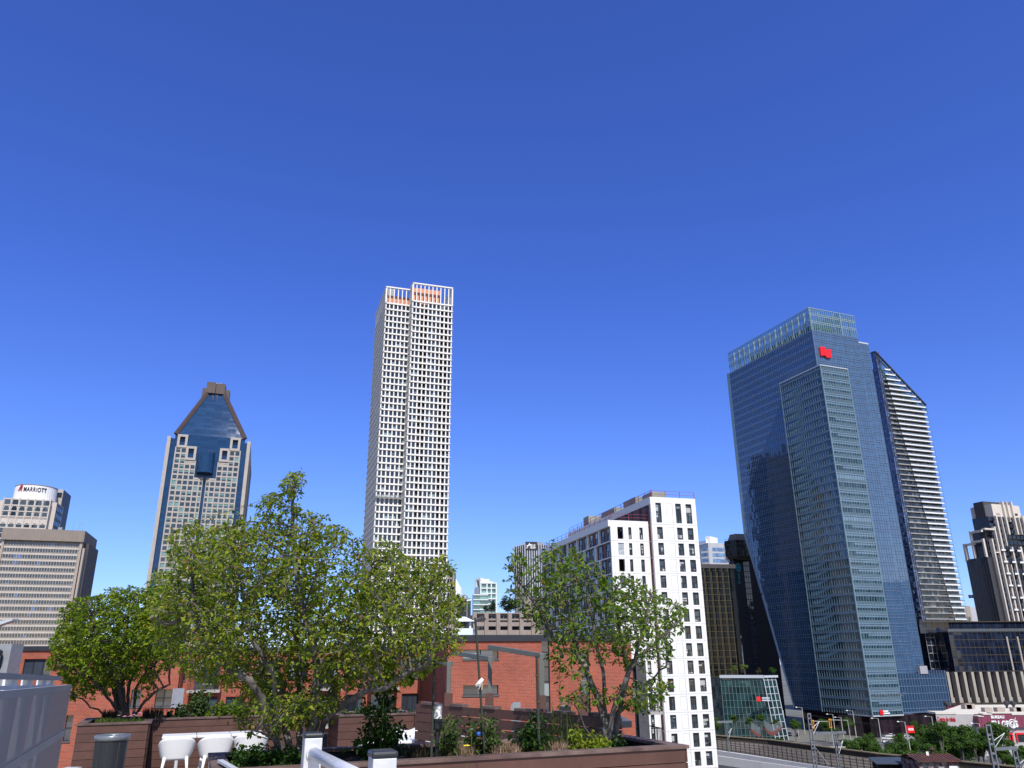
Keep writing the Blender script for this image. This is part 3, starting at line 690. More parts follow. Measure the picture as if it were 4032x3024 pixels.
def bank_tower():
    Gz, Rz = -21.7, 68.3; g = D(Gz); r = D(Rz)
    c = at(3196.6, 1297.6, 368)
    Lp = hit(2872.5, 1467, c, Gz); L2 = hit(2861.7, 1479, Lp, -62)
    b = hit(3378, 1332.5, c, Rz)
    root = empty('bank_tower', (c.x, c.y, 0), 'largest blue glass tower, with a clear glass crown and a red flag emblem', 'skyscraper')
    FA = Face(Lp, c); FB = Face(c, b); zt = c.z; fl = 4.0
    z1 = FA.zof(2948, 2095); zlow = 8.6
    ub = FA.uof(3135, 2822)                       # left edge at the base
    du = ub
    def edge(z): return 0 if z >= z1 else du*(z1-z)/(z1-zlow)
    P0 = Vector((Lp.x, Lp.y, 0)); P2 = Vector((L2.x, L2.y, 0)); C_ = Vector((c.x, c.y, 0)); Bq = Vector((b.x, b.y, 0))
    u = FA.u
    backL = P2+D(24)*22; backR = Bq+g*dist(Lp, c)*.9
    up_ = [P0, C_, Bq, backR, backL, P2]
    lo_ = [P0+u*du, C_, Bq, backR, backL+u*(du+9), P0+u*du+(P2-P0)*.35]
    m = MB(); m.mi = 0
    m.prism([p[:2] for p in up_], z1, zt); m.prism([p[:2] for p in lo_], zlow, z1, top=[p[:2] for p in up_])
    # material: faces looking along FB.n use the sun-brightened copy
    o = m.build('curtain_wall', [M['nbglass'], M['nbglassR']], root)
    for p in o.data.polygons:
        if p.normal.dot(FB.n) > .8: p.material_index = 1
    mu = MB(); n = int(FA.L/1.5); bw = FA.L/n
    zs = []; z = zt-1.0
    while z > zlow: zs += [z, z-1.25]; z -= fl
    zs = [q for q in zs if q > zlow+.3]
    slant_grid(mu, FA, [i*bw for i in range(1, n)], zs, zlow, zt, edge, .13, .17)
    mu.build('mullions', M['mull'], root)
    mu = MB(); n2 = int(FB.L/1.5); bw2 = FB.L/n2
    slant_grid(mu, FB, [i*bw2 for i in range(1, n2)], zs, zlow, zt, lambda z: 0, .15, .2)
    FB.box(mu, -.2, .15, zlow, zt, -.1, .2)
    # the narrow chamfer face
    FC = Face(L2, Lp)
    for q in zs:
        if q > z1: FC.box(mu, 0, FC.L, q-.1, q+.1, -.02, .15)
    mu.build('mullions', M['mull'], root)
    # wing to the right, slightly lower and set back
    w0 = hit(3383, 1351, c+g*2.2, Rz); w1 = hit(3418, 1358, c+g*2.2, Rz); FW = Face(Vector((b.x, b.y, 0))+g*2.2, w1)
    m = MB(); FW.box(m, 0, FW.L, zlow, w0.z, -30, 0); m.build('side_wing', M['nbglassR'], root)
    mu = MB(); n3 = max(3, int(FW.L/1.5)); 
    slant_grid(mu, FW, [i*FW.L/n3 for i in range(n3+1)], [q-fl*.5 for q in zs if q-fl*.5 < w0.z-.5 and q-fl*.5 > zlow], zlow, w0.z-.3, lambda z: 0, .15, .2)
    mu.build('mullions', M['mull'], root)
    m = MB(); FW.box(m, -.1, FW.L+.1, w0.z, w0.z+.8, -30, .2); m.build('coping', M['edge'], root)
    # crown of clear screens
    zc = at(3182, 1208, 368).z; gl = MB(); st = MB(); 
    FA.rect(gl, 0, FA.L, zt+.2, zc, -.3); FB.rect(gl, 0, FB.L, zt+.2, zc, -.3)
    FX = Face(Lp+g*0+FA.n*0-FA.n*0, Lp) if False else None
    backd = 20.0
    FAb = Face(Lp-FA.n*backd, c-FA.n*backd); FAb.rect(gl, 0, FA.L, zt+.2, zc, 0)
    gl.build('crown_screen', M['crownglass'], root)
    H = zc-zt
    for F_, nb in ((FA, 42), (FB, 22), (FAb, 42)):
        bw_ = F_.L/nb
        for j in range(nb+1): F_.box(st, j*bw_-.08, j*bw_+.08, zt, zc, -.42, -.2)
        for q in (.0, .33, .40, .66, .73, .98): F_.box(st, 0, F_.L, zt+H*q-.12, zt+H*q+.14, -.45, -.15)
    st.build('crown_frame', M['crownsteel'], root)
    for j in range(15):
        ps = MB(); uu = 3+j*(FA.L-5)/14; FA.box(ps, uu-.45, uu+.45, zt+H*.12, zt+H*.93, -2.6, -1.7); ps.build('crown_post', M['edge'], root)
    for j in range(6):
        ps = MB(); uu = 2.5+j*(FB.L-5)/5; FB.box(ps, uu-.25, uu+.25, zt, zt+H*.93, -2.6, -1.9); ps.build('crown_post', M['edge'], root)
    m = MB(); FA.box(m, 14, FA.L-2.5, zt, zt+H*.36, -16, -3.5); m.build('plant_room', M['screengrey'], root)
    # emblem
    m = MB(); pts = [(270, 255), (330, 245), (358, 288), (425, 284), (438, 408), (375, 410), (345, 375), (285, 378)]
    k = .2712; fr = [FB.p(FB.uof(3150+x*k, 1300+y*k), FB.zof(3150+x*k, 1300+y*k), 1.0) for x, y in pts]
    bk = [p-FB.n*.9 for p in fr]; n_ = len(pts)
    m.add(fr+bk, [tuple(range(n_))[::-1], tuple(range(n_, 2*n_))]+[(i, (i+1) % n_, n_+(i+1) % n_, n_+i) for i in range(n_)])
    m.build('emblem', M['red'], root, label='red flag shaped emblem with notched corners')
    # ---------------- front box
    cb = at(3229, 1438.7, 359.5); lb = hit(3070.5, 1513, cb, Gz); rb = hit(3336.6, 1457, cb, Rz)
    F1 = Face(lb, cb); F2 = Face(cb, rb); ztb = cb.z; zb = F2.zof(3449, 2817)
    d1 = 9.0
    m = MB(); F1.box(m, 0, F1.L, zb, ztb, -min(F2.L, 12)-F2.L*0, 0)
    m2 = MB(); F2.box(m2, 0.02, F2.L, zb, ztb, -14, .01)
    m.build('front_box_west', M['boxglass'], root); m2.build('front_box_south', M['boxglass'], root)
    mu = MB(); sp = MB(); n = int(F1.L/1.5)
    z = ztb-1.0; zl = []
    while z > zb+1: zl.append(z); z -= fl
    slant_grid(mu, F1, [i*F1.L/n for i in range(n+1)], [q for z in zl for q in (z, z-.9)], zb, ztb, lambda z: 0, .13, .14, -.02, .16)
    n = int(F2.L/1.5)
    slant_grid(mu, F2, [i*F2.L/n for i in range(n+1)], [q for z in zl for q in (z, z-.55, z-1.5, )], zb, ztb, lambda z: 0, .16, .2, -.02, .25)
    F2.box(mu, F2.L-.35, F2.L+.1, zb, ztb, -14, .3); F1.box(mu, -.1, .3, zb, ztb, -.1, .3); F2.box(mu, -.3, .25, zb, ztb, -.2, .3)
    mu.build('mullions', M['mullteal'], root)
    for i_, z in enumerate(zl):
        F2.box(sp, .1, F2.L-.2, z-1.5, z, -.02, .06)
        h = 1.15 if rnd.random() < .8 else rnd.choice([.3, 2.2]); a_ = rnd.choice([0, 0, 0, F2.L*.25]); 
        if z-fl > zb: F2.box(sp, .1+a_, F2.L-.2, z-1.5-h, z-1.5, -.02, .04)
        F1.box(sp, .1, F1.L-.1, z-.9, z, -.02, .02)
    sp.build('spandrel', M['spteal'], root)
    m = MB(); F1.box(m, -.2, F1.L, ztb, ztb+.5, -14, .2); F2.box(m, 0.05, F2.L+.1, ztb, ztb+.5, -14, .2); F2.box(m, -.1, F2.L, zb-.5, zb, -14, .3)
    m.build('coping', M['edge'], root)
    # zigzag atrium stairs seen behind the west glazing
    for i, z in enumerate(zl[1:-6]):
        s = MB(); a, b_ = F1.L*.10, F1.L*.42; w_ = 1.1
        zz0 = z-fl+.5; pts = [(a, zz0), (a+2.4, zz0), (b_, z-.9), (b_+2, z-.9), (b_+2, z-.9-w_), (b_, z-.9-w_), (a+3.0, zz0-.0-w_*.2)]
        q = [F1.p(x, y_, .05) for x, y_ in ((a, zz0+1.4), (a+2.6, zz0+1.4), (b_, z-.95), (b_+2.6, z-.95), (b_+2.6, z-1.7), (b_+.6, z-2.0), (a+4.2, zz0), (a, zz0))]
        qb = [p-F1.n*.2 for p in q]; nn = len(q)
        s.add(q+qb, [tuple(range(nn))[::-1], tuple(range(nn, 2*nn))]+[(i2, (i2+1) % nn, nn+(i2+1) % nn, nn+i2) for i2 in range(nn)])
        s.build('stair_flight', M['stair'], root)
    # lobby set back under the tower and the ribbed wing to the right
    FP = Face(F2.p(F2.L, 0, -6), hit(3738, 2770, F2.p(F2.L, 0, -6), Rz)); zp = FP.zof(3700, 2650)
    m = MB(); FP.box(m, 0.1, FP.L, zb+.3, zp, -18, 0); m.build('ribbed_wing', M['nbglass'], root)
    rib = MB(); nn = int(FP.L/1.6)
    for j in range(nn+1): q = .35 if j > nn*.35 else .15; FP.box(rib, j*FP.L/nn-.1, j*FP.L/nn+.12, zb+.3, zp+(1.2 if j > nn*.35 else 0), 0, q)
    z = zp-2.4
    while z > zb+1: FP.box(rib, 0.1, FP.L, z, z+.25, -.02, .2); z -= 3.1
    FP.box(rib, FP.L-.1, FP.L+.35, zb, zp+1.2, -18, .4); FP.box(rib, 0.1, FP.L, zb-.1, zb+.3, -18, .35)
    rib.build('ribs', M['mull'], root)
    m = MB(); q0 = FP.uof(3620, 2640); FP.box(m, q0, q0+4.6, zp-.2, zp+3.2, -1, .5); m.build('blank_panel', M['blankpanel'], root)
    lob = MB(); F1.box(lob, 2, F1.L-1, 0, zb-.2, -25, -2); F2.box(lob, -.5, F2.L+FP.L*.7, 0, zb-.6, -20, -6.5)
    FA.box(lob, du+3, FA.L, 0, zlow, -20, -1.5)
    lob.build('lobby', M['lobby'], root)
    m = MB(); F2.box(m, 2, F2.L*1.2, zb-3.4, zb-.7, -6.5, -6.2); m.build('fascia', M['maroon'], root)
    # low sign
    m = MB(); u0 = F2.uof(3461, 2805); zz = F2.zof(3461, 2805); F2.box(m, u0, u0+1.7, zz-1, zz+.9, .3, .6); m.build('low_sign_emblem', M['red'], root)
    for dz in (0.15, -.7):
        m = MB(); F2.box(m, u0+2, u0+4.8+(.8 if dz < 0 else 0), zz+dz-.05, zz+dz+.55, .3, .5); m.build('low_sign_lettering', M['signwhite'], root)
    return Gz, Rz
bank_tower()

def pavilion():
    Gz, Rz = -21.7, 68.3
    c = at(3005.4, 2667, 352); l = at(2836, 2664, 360); 
    c0 = at(3051, 2845, 352); 
    root = empty('glass_pavilion', (l.x, l.y, 0), 'low green glass pavilion with planted roof and leaning end wall beside the blue tower', 'pavilion')
    zt = c.z; T = [Vector((l.x, l.y, 0)), Vector((c.x, c.y, 0))]; ra = hit(3052, 2668, c, 60)
    B = [T[0], Vector((c.x+2.3, c.y, 0)), ]
    R0 = Vector((ra.x, ra.y, 0)); backR = R0+D(Gz)*8; backL = T[0]+D(Gz)*16
    m = MB(); m.prism([p[:2] for p in (B[0], B[1], R0+Vector((2.6, 0, 0)), backR, backL)], 0, zt, top=[p[:2] for p in (T[0], T[1], R0, backR, backL)])
    m.build('glazing', M['podglass'], root)
    mu = MB(); n = 12
    def lerp(a, b_, t): return a+(b_-a)*t
    off = Vector((0, -.15, 0))
    for j in range(n+1):
        t = j/n; mu.beam(lerp(B[0], B[1], t)+off, lerp(T[0], T[1], t)+Vector((0, 0, zt))+off, .22, .25)
    for k in range(9):
        z = zt*(k+.6)/9; s = z/zt; a = B[0]; e = lerp(B[1], T[1], s); mu.beam(Vector((a.x, a.y, z))+off, Vector((e.x, e.y, z))+off, .25, .18)
    mu.build('mullions', M['podmull'], root)
    # bright end wall frame
    mu = MB()
    for j in range(4):
        t = j/3; mu.beam(lerp(B[1], R0+Vector((2.6, 0, 0)), t)+off, lerp(T[1], R0, t)+Vector((0, 0, zt))+off, .3, .3)
    for k in range(9):
        z = zt*(k+.6)/9; s = z/zt; a = lerp(B[1], T[1], s); e = lerp(R0+Vector((2.6, 0, 0)), R0, s); mu.beam(Vector((a.x, a.y, z))+off, Vector((e.x, e.y, z))+off, .22, .2)
    mu.build('end_frame', M['edge'], root)
    m = MB(); m.beam(Vector((T[0].x-.3, T[0].y-.3, zt+.3)), Vector((T[1].x, T[1].y-.3, zt+.3)), .8, 1.2); m.beam(Vector((T[1].x, T[1].y-.3, zt+.3)), Vector((R0.x+1, R0.y-.3, zt+.3)), .6, .9)
    m.build('roof_parapet', M['edge'], root)
    q = at(2979+6, 2752, 350); m = MB(); m.cbox((q.x, q.y-.6, q.z-.9), 1.6, .3, 1.8); m.build('sign_emblem', M['red'], root)
    for dz in (.1, -.8): m = MB(); m.cbox((q.x+3, q.y-.6, q.z+dz), 3.2, .2, .55); m.build('sign_lettering', M['edge'], root)
    return root, zt, T
pavilion_data = pavilion()

# ================================================================== condominium tower with sloping roof
M['frost'] = mat('frosted balcony glass', (.82, .85, .88), .25, var=.1, scale=.5, spec=.8)
M['balcglass'] = clear_glass('tinted balcony glass', (.55, .60, .66), .1, .35, (.40, .44, .48))
M['slab'] = mat('balcony slab', (.34, .335, .33), .7, var=.06)
M['condoglass'] = glass('grey condominium glazing', (.03, .04, .055), cell=(1.3, 3.0), tilt=.03, dark=.8, spec=.7, blinds=.3, bc=(.22, .25, .28))
M['condoblue'] = glass('blue corner glazing', (.04, .06, .14), cell=(1.3, 1.5), tilt=.03, dark=.7, spec=.8, blinds=.35, bc=(.12, .17, .30))
def condo():
    Gz, Rz = -20, 70; c = at(3444.5, 1384, 430); g = D(Gz); r = D(Rz)
    e = hit(3645.6, 1596, c, Rz); l = hit(3427, 1387, c, Gz)
    root = empty('condominium_tower', (c.x, c.y, 0), 'balconied apartment tower with sloping cut roof right behind the blue glass tower', 'apartment tower')
    Fc = Face(c, e); zl, zr = c.z, e.z; dep = 26
    bk = Vector((e.x, e.y, 0))+g*dep; bl = Vector((l.x, l.y, 0))
    A = Vector((c.x, c.y, 0)); E_ = Vector((e.x, e.y, 0))
    zb = Fc.zof(3800, 2450)-20
    u1 = 2.6
    m = MB(); m.prism([p[:2] for p in (A-Fc.n*1.6+Fc.u*u1, E_-Fc.n*1.6-Fc.u*.6, bk, bl+g*10)], 0, [zl-9, zr-3, zr-4, zl-9]); m.build('glazing', M['condoglass'], root)
    m = MB(); m.prism([p[:2] for p in (A, A+Fc.u*u1, A+Fc.u*u1-Fc.n*3, bl)], 0, zl-.6); m.build('corner_glazing', M['condoblue'], root)
    fr = MB(); fr.beam(Vector((l.x, l.y, zl)), Vector((c.x, c.y, zl)), 1, .6); fr.beam(c+Vector((0, 0, 0)), e, 1.0, .8); fr.beam(e, Vector((bk.x, bk.y, zr)), .8, .6)
    for t in (.12, .25, .4, .55, .7, .85): p = c+(e-c)*t; fr.beam(p, p-Vector((0, 0, 5)), .3)
    fr.beam(c-Vector((0, 0, 3)), e-Vector((0, 0, 3)), .5, .4)
    for j in range(3): fr.beam(A+Fc.u*(u1*j/2)+Fc.n*.1, A+Fc.u*(u1*j/2)+Fc.n*.1+Vector((0, 0, zl)), .18)
    fr.build('roof_frame', M['dkmetal'], root)
    gl = MB(); gl.quad(A+Fc.u*u1+Vector((0, 0, zl-16)), E_+Vector((0, 0, zr-6)), Vector((e.x, e.y, zr)), Vector((c.x, c.y, zl))); gl.build('roof_screen', M['crownglass'], root)
    # floors
    z = Fc.zof(3500, 1458); fl = 3.02; ua0, za0 = Fc.uof(3490, 1500), Fc.zof(3490, 1500); ua1, za1 = Fc.uof(3702, 2243), Fc.zof(3702, 2243)
    slope = (zl-zr)/Fc.L
    while z > 12:
        ur = min(Fc.L, (zl-1.5-z)/slope if z > zr-1 else Fc.L)
        ub = ua0+(ua1-ua0)*(za0-z)/(za0-za1); ub = min(max(ub, u1+2), Fc.L-6)
        s = MB(); Fc.box(s, u1, ub, z-.22, z+.16, -1.6, -.1); 
        if ur > ub: Fc.box(s, ub, ur-.8, z-.22, z+.12, -1.6, .5)
        o = s.build('balcony', M['slab'], root)
        if ur > ub:
            q = MB(); Fc.box(q, ub, ur-1.2, z-.34, z+.36, .5, .62); q.build('slab_edge', M['frost'], o); q = MB(); Fc.box(q, ub, ur-.6, z+.36, z+1.1, .5, .54); q.build('railing', M['balcglass'], o)
        q = MB(); Fc.box(q, u1, min(ub, ur), z+.16, z+.3, -.16, -.1); q.build('handrail', M['slab'], o)
        z -= fl
    q = MB(); Fc.rect(q, Fc.L-.5, Fc.L, 12, zr-2, .45); q.build('end_screen', M['crownglass'], root)
condo()

# ================================================================== dark hotel-like slab with gold mullions, and the concrete shaft with an observation pod
def gold_block():
    c = at(2895, 2222, 402); Rz = 82; l = hit(2755, 2232, c, Rz); Fg = Face(l, c)
    root = empty('dark_office_block', (l.x, l.y, 0), 'black glass block with a zigzag grid of gold mullions between white building and shaft', 'office building')
    zt = c.z; m = MB(); Fg.box(m, 0, Fg.L, 0, zt, -20, -1.6); m.build('body', M['blackglass'], root)
    # folded (zigzag) facade
    nb = 6; bw = Fg.L/nb; ff = MB(); mu = MB()
    for j in range(nb):
        for a, b_ in (((j*bw), -1.4), ((j+.5)*bw, -.1)): pass
        p0, p1, p2 = Fg.p(j*bw, 0, -1.5), Fg.p((j+.62)*bw, 0, 0), Fg.p((j+1)*bw, 0, -1.5)
        ff.quad(p0, p1, p1+Vector((0, 0, zt-2)), p0+Vector((0, 0, zt-2))); ff.quad(p1, p2, p2+Vector((0, 0, zt-2)), p1+Vector((0, 0, zt-2)))
        if j > 4: continue
        for p in (p0, p1): q = p+Fg.n*.1; mu.beam(q, q+Vector((0, 0, zt-2)), .2)
        z = zt-3
        if j < nb:
            while z > 4:
                mu.beam(p0+Fg.n*.12+Vector((0, 0, z)), p1+Fg.n*.12+Vector((0, 0, z)), .15, .2); 
                if j < nb-1 : mu.beam(p1+Fg.n*.12+Vector((0, 0, z)), p2+Fg.n*.12+Vector((0, 0, z)), .15, .2)
                z -= 2.95
    ff.build('glazing', M['blackglass'], root); mu.build('mullions', M['gold'], root)
    m = MB(); Fg.box(m, 0, Fg.L, zt-2, zt, -20, .1); m.build('cornice', M['darkwall'], root)
gold_block()
def shaft():
    k = .1928; ox, oy = 2780, 2080
    def px(x, y): return (ox+x*k, oy+y*k)
    Yd = 475; c = at(*px(735, 560), Yd); Gz, Rz = -50, 80
    root = empty('shaft_tower', (c.x, c.y, 0), 'brown concrete shaft tower with a dark glass pod and turquoise sign', 'tower')
    l = hit(*px(552, 590), c, 60); e = hit(*px(870, 548), c, 80)
    Fl = Face(l, c); Fe = Face(c, e+D(80)*10); zt = c.z
    m = MB(); m.prism([l[:2], c[:2], (e.x+12, e.y+2), (e.x+12, e.y+18), (l.x+2, l.y+18)], 0, zt); m.build('shaft', M['tancap2'], root)
    g_ = MB(); u0 = Fe.uof(*px(738, 620)); Fe.box(g_, .2, Fe.uof(*px(862, 620)), 0, zt-.3, -.1, .12); g_.build('window_strip', M['slateglass2'], root)
    b_ = MB(); z = zt-3
    while z > 10: Fe.box(b_, .2, Fe.uof(*px(862, 620)), z, z+.4, .1, .3); z -= 3.25
    for t in (.33, .66): Fe.box(b_, Fe.uof(*px(862, 620))*t, Fe.uof(*px(862, 620))*t+.12, 10, zt, .1, .2)
    b_.build('window_bars', M['dkmetal'], root)
    # pod
    p0 = at(*px(380, 285), Yd-1); p1 = at(*px(600, 235), Yd-8); p2 = at(*px(830, 215), Yd-6); zpt = p1.z; zpb = at(*px(630, 548), Yd-8).z
    poly = [p0[:2], p1[:2], (p2.x+4, p2.y), (p2.x+6, p2.y+16), (p0.x+3, p0.y+14)]
    m = MB(); m.prism(poly, zpb, zpt); 
    cx = sum(p[0] for p in poly)/5; cy = sum(p[1] for p in poly)/5
    low = [(cx+(x-cx)*.72, cy+(y-cy)*.72) for x, y in poly]; m.prism(low, zpb-2.6, zpb, top=poly); m.build('pod', M['blackglass'], root)
    f = MB()
    for a, b2, n in ((p0, p1, 8), (p1, Vector((p2.x+4, p2.y, 0)), 4)):
        Fp = Face(a, b2)
        for j in range(n+1): Fp.box(f, Fp.L*j/n-.1, Fp.L*j/n+.1, zpb, zpt, 0, .15)
        for q in (0, .28, .42, .75, 1): Fp.box(f, 0, Fp.L, zpb+(zpt-zpb)*q-.15, zpb+(zpt-zpb)*q+.15, 0, .18)
        Fp.box(f, 0, Fp.L, zpt+1.1, zpt+1.25, -.2, -.1)
    f.build('pod_frame', M['bronze'], root)
    m = MB(); low2 = [(cx+(x-cx)*.55, cy+(y-cy)*.55) for x, y in poly]; mid = [(cx+(x-cx)*.8, cy+(y-cy)*.8) for x, y in poly]
    m.prism(mid, zpt, zpt+3.6, top=low2); m.prism(low2, zpt+3.6, zpt+4.2); m.build('roof', M['tancap'], root)
    # ring emblem and vertical letters
    uc = Fl.uof(*px(654, 800)); zc = Fl.zof(*px(654, 800)); rw = (Fl.uof(*px(705, 800))-Fl.uof(*px(605, 800)))/2; rh = (Fl.zof(*px(654, 715))-Fl.zof(*px(654, 890)))/2
    m = MB(); n = 32
    def ringpts(s, d): return [Fl.p(uc+rw*s*math.cos(2*math.pi*i/n), zc+rh*s*math.sin(2*math.pi*i/n), d) for i in range(n)]
    a, b2 = ringpts(1, .3), ringpts(.55, .3); a2, b3 = ringpts(1, 0), ringpts(.55, 0)
    m.add(a+b2+a2+b3, [(i, (i+1) % n, n+(i+1) % n, n+i) for i in range(n)]+[(i, 2*n+i, 2*n+(i+1) % n, (i+1) % n) for i in range(n)]+[(n+i, n+(i+1) % n, 3*n+(i+1) % n, 3*n+i) for i in range(n)])
    m.build('sign_ring', M['turq'], root)
    m = MB()
    for i in range(n):
        a = 2*math.pi*i/n
    m.poly([Fl.p(uc+rw*.38*x, zc+rh*.38*y, .2) for x, y in ((-1, -.7), (1, -.7), (1, .4), (0, 1), (-1, .4))]); m.build('sign_house', M['turq'], root)
    for s, y in (('e', 985), ('v', 1060), ('o', 1140)):
        text_part('sign_letter', s, 4.6, Fl, Fl.uof(*px(650, y)), Fl.zof(*px(660, y)), .1, M['turq'], root, .1)
M['tancap2'] = mat('brown grey concrete shaft', (.026, .024, .027), .8, var=.06, scale=.3, streak=.08)
M['slateglass2'] = glass('dim shaft glazing', (.025, .03, .05), cell=(2, 3.2), dark=.4, spec=.6)
M['bronze'] = mat('bronze frame', (.07, .055, .04), .5)
M['turq'] = mat('turquoise sign', (.01, .25, .30), .4, var=.02)
shaft()

# ================================================================== pale office slab far behind
M['paleblue'] = glass('pale blue office bands', (.12, .22, .42), cell=(1.6, 3), dark=.4, tilt=.01)
def pale_office():
    k = .1928; ox, oy = 2780, 2080
    def px(x, y): return (ox+x*k, oy+y*k)
    c = at(*px(38, 296), 620); Rz = 74; e = hit(*px(560, 330), c, Rz); l = hit(*px(-120, 330), c, -50)
    root = empty('pale_office_slab', (c.x, c.y, 0), 'pale grey office block with blue window bands, far behind the black glass block', 'office building')
    Fc = Face(c, e); Fl = Face(l, c); m = MB(); Fc.box(m, 0, Fc.L, 0, c.z, -25, 0); Fl.box(m, 0, Fl.L-.1, 0, c.z-4, -25, 0); m.build('body', M['granite2'], root)
    ph = MB(); z2 = at(*px(200, 245), 630).z; Fc.box(ph, 3, Fc.uof(*px(308, 300)), c.z, z2, -22, -8); Fl.box(ph, 1, Fl.L-2, c.z-4, z2+3, -22, -8); ph.build('penthouse', M['whitemetal'], root)
    z = Fc.zof(*px(200, 395)); it = []; 
    for i in range(7):
        it.append((Fc, Fc.L*.14, Fc.L*.97, z-2.9, z, .1)); it.append((Fl, Fl.L*.05, Fl.L*.9, z-2.4, z+.3, .1)); z -= 4.35
    window_set(root, it, M['paleblue'], name='window_band')
M['granite2'] = mat('pale grey cladding', (.46, .48, .52), .6, var=.05, scale=.2)
pale_office()
# ================================================================== white apartment building under completion
M['panel'] = mat('white precast panel', (.80, .795, .79), .6, var=.025, scale=.5, streak=.03)
M['joint'] = mat('panel joint', (.42, .42, .43), .7)
M['maroon2'] = mat('maroon wall panel', (.16, .055, .052), .6, var=.12, scale=.8)
M['brownpanel'] = mat('grey brown wall panel', (.14, .105, .10), .6, var=.15, scale=.8)
M['blackframe'] = mat('black window frame', (.015, .017, .018), .4)
M['flatglass'] = glass('apartment window glass', (.03, .04, .05), cell=(.55, 1.1), tilt=.02, dark=.9, spec=.7, blinds=.3, bc=(.45, .45, .44))
M['hole'] = mat('unlit raw interior', (.015, .014, .013), .9)
M['concrete'] = mat('raw concrete', (.36, .35, .32), .85, var=.12, scale=.6, streak=.2, c2=(.27, .26, .24))
M['plastic'] = mat('plastic sheeting', (.38, .42, .46), .3, var=.3, scale=2)
M['safety'] = mat('red safety rail', (.25, .05, .06), .5)
def white_building():
    k = .6897
    def px(x, y): return (2000+x*k, 1880+y*k)
    Rz, Gz = 74.6, -15.4; g = D(Gz)
    c = at(*px(812, 110), 125); e = hit(*px(1068, 127), c, Rz)
    l = hit(2237, 2095, c, Gz)
    root = empty('white_apartment_building', (c.x, c.y, 0), 'bright white apartment block nearing completion, with a lower wing and black framed windows', 'apartment building')
    FB = Face(c, e); zt = c.z; BL = Face(l, c)
    p = hit(2552, 2052, c, Gz); p = Vector((p.x, p.y, 0)); q = hit(*px(582, 243), p, Rz); ql = hit(*px(190, 410), q, Gz)
    FA = Face(q, p); AL = Face(ql, q); za = q.z
    rows = [(150, 262), (285, 355), (372, 440), (462, 533), (558, 630), (652, 725), (748, 822), (845, 918), (941, 1016), (1040, 1115), (1141, 1217), (1243, 1322), (1350, 1428), (1455, 1535), (1562, 1646)]
    def xr(y): return 975+(y-150)*128/1450.0
    zr = [(FB.zof(*px(xr(b), b)), FB.zof(*px(xr(a), a))) for a, b in rows]
    fl = (zr[1][0]-zr[-1][0])/(len(zr)-2); h = sum(b-a for a, b in zr[1:])/(len(zr)-1)
    rowz = [zr[0]]+[(zr[1][0]-i*fl, zr[1][0]-i*fl+h) for i in range(18)]
    rowz = [r_ for r_ in rowz if r_[0] > 1]
    def cols(F_, y, spans): return [(F_.uof(*px(a, y)), F_.uof(*px(b, y))) for a, b in spans]
    cB = cols(FB, 205, ((845, 877), (958, 990), (1017, 1050))); cblank = cols(FB, 205, ((905, 940),))[0]
    cA = cols(FA, 310, ((625, 658), (687, 705), (750, 770)))
    wall = MB(); win = []; holes = MB()
    wall_with_holes(FB, wall, 0, zt, [(a, b, cB) for a, b in rowz], t=.35)
    wall_with_holes(FA, wall, 0, za, [(a, b, cA) for a, b in rowz[1:]], t=.35)
    for i, (a, b) in enumerate(rowz):
        for s in cB: win.append((FB, s[0], s[1], a, b, -.22))
        if i:
            for j, s in enumerate(cA):
                if j == 0 and i in (1, 3): FA.box(holes, s[0], s[1], a, b, -1.4, -1.3)
                elif j == 0 and i == 2:
                    m = MB(); FA.box(m, s[0], s[1], a, b, -.2, -.12); m.build('plastic_sheet', M['plastic'], root)
                else: win.append((FA, s[0], s[1], a, b, -.22))
    # solid bodies behind the walls
    A3 = lambda v: Vector((v[0], v[1], 0)); body = MB()
    bb = [A3(c)-FB.n*.35-BL.n*.35, A3(e)-FB.n*.35, A3(e)+g*dist(c, l), A3(l)-BL.n*.35]
    wall.obox(FB.p(FB.L-.3, 0, -.35), g*(dist(c, l)-.4), FB.u*.3, Vector((0, 0, zt-.05)))
    body.prism([v[:2] for v in bb], 0, zt-.9)
    # lower wing body stops short of the raw openings
    ab = [A3(q)-FA.n*1.6+FA.u*.35, A3(p)-FA.n*1.6, A3(p)+g*(dist(q, ql)), A3(ql)+FA.u*.35]
    body.prism([v[:2] for v in ab], 0, za-.5); body.build('core', M['hole'], root)
    # blank shallow panels with joint lines
    jm = MB()
    for i, (a, b) in enumerate(rowz):
        for F_, (s0, s1) in ((FB, cblank),):
            t = .035
            for (x0, x1, y0, y1) in ((s0, s0+t, a, b), (s1-t, s1, a, b), (s0+t, s1-t, a, a+t), (s0+t, s1-t, b-t, b)): F_.box(jm, x0, x1, y0, y1, .0, .012)
        if i:
            s0, s1 = cA[1][1]+.45, cA[2][0]-.3
            t = .035
            for (x0, x1, y0, y1) in ((s0, s0+t, a, b), (s1-t, s1, a, b)): FA.box(jm, x0, x1, y0, y1, .0, .012)
        zj = a-(fl-h)*.5; 
        FB.box(jm, 0, FB.L, zj, zj+.045, 0, .014)
        if i: FA.box(jm, 0, FA.L, zj, zj+.045, 0, .014)
    for F_, us, zz in ((FB, (.35, cB[1][0]-.55, FB.L-.45), zt), (FA, (.45, cA[1][0]-.5), za)):
        for u in us: F_.box(jm, u, u+.03, 0, zz-1, 0, .012)
    # thin capping strips at the roof edge
    wall.build('facade_panel', M['panel'], root); jm.build('panel_joints', M['joint'], root); holes.build('raw_opening', M['hole'], root)
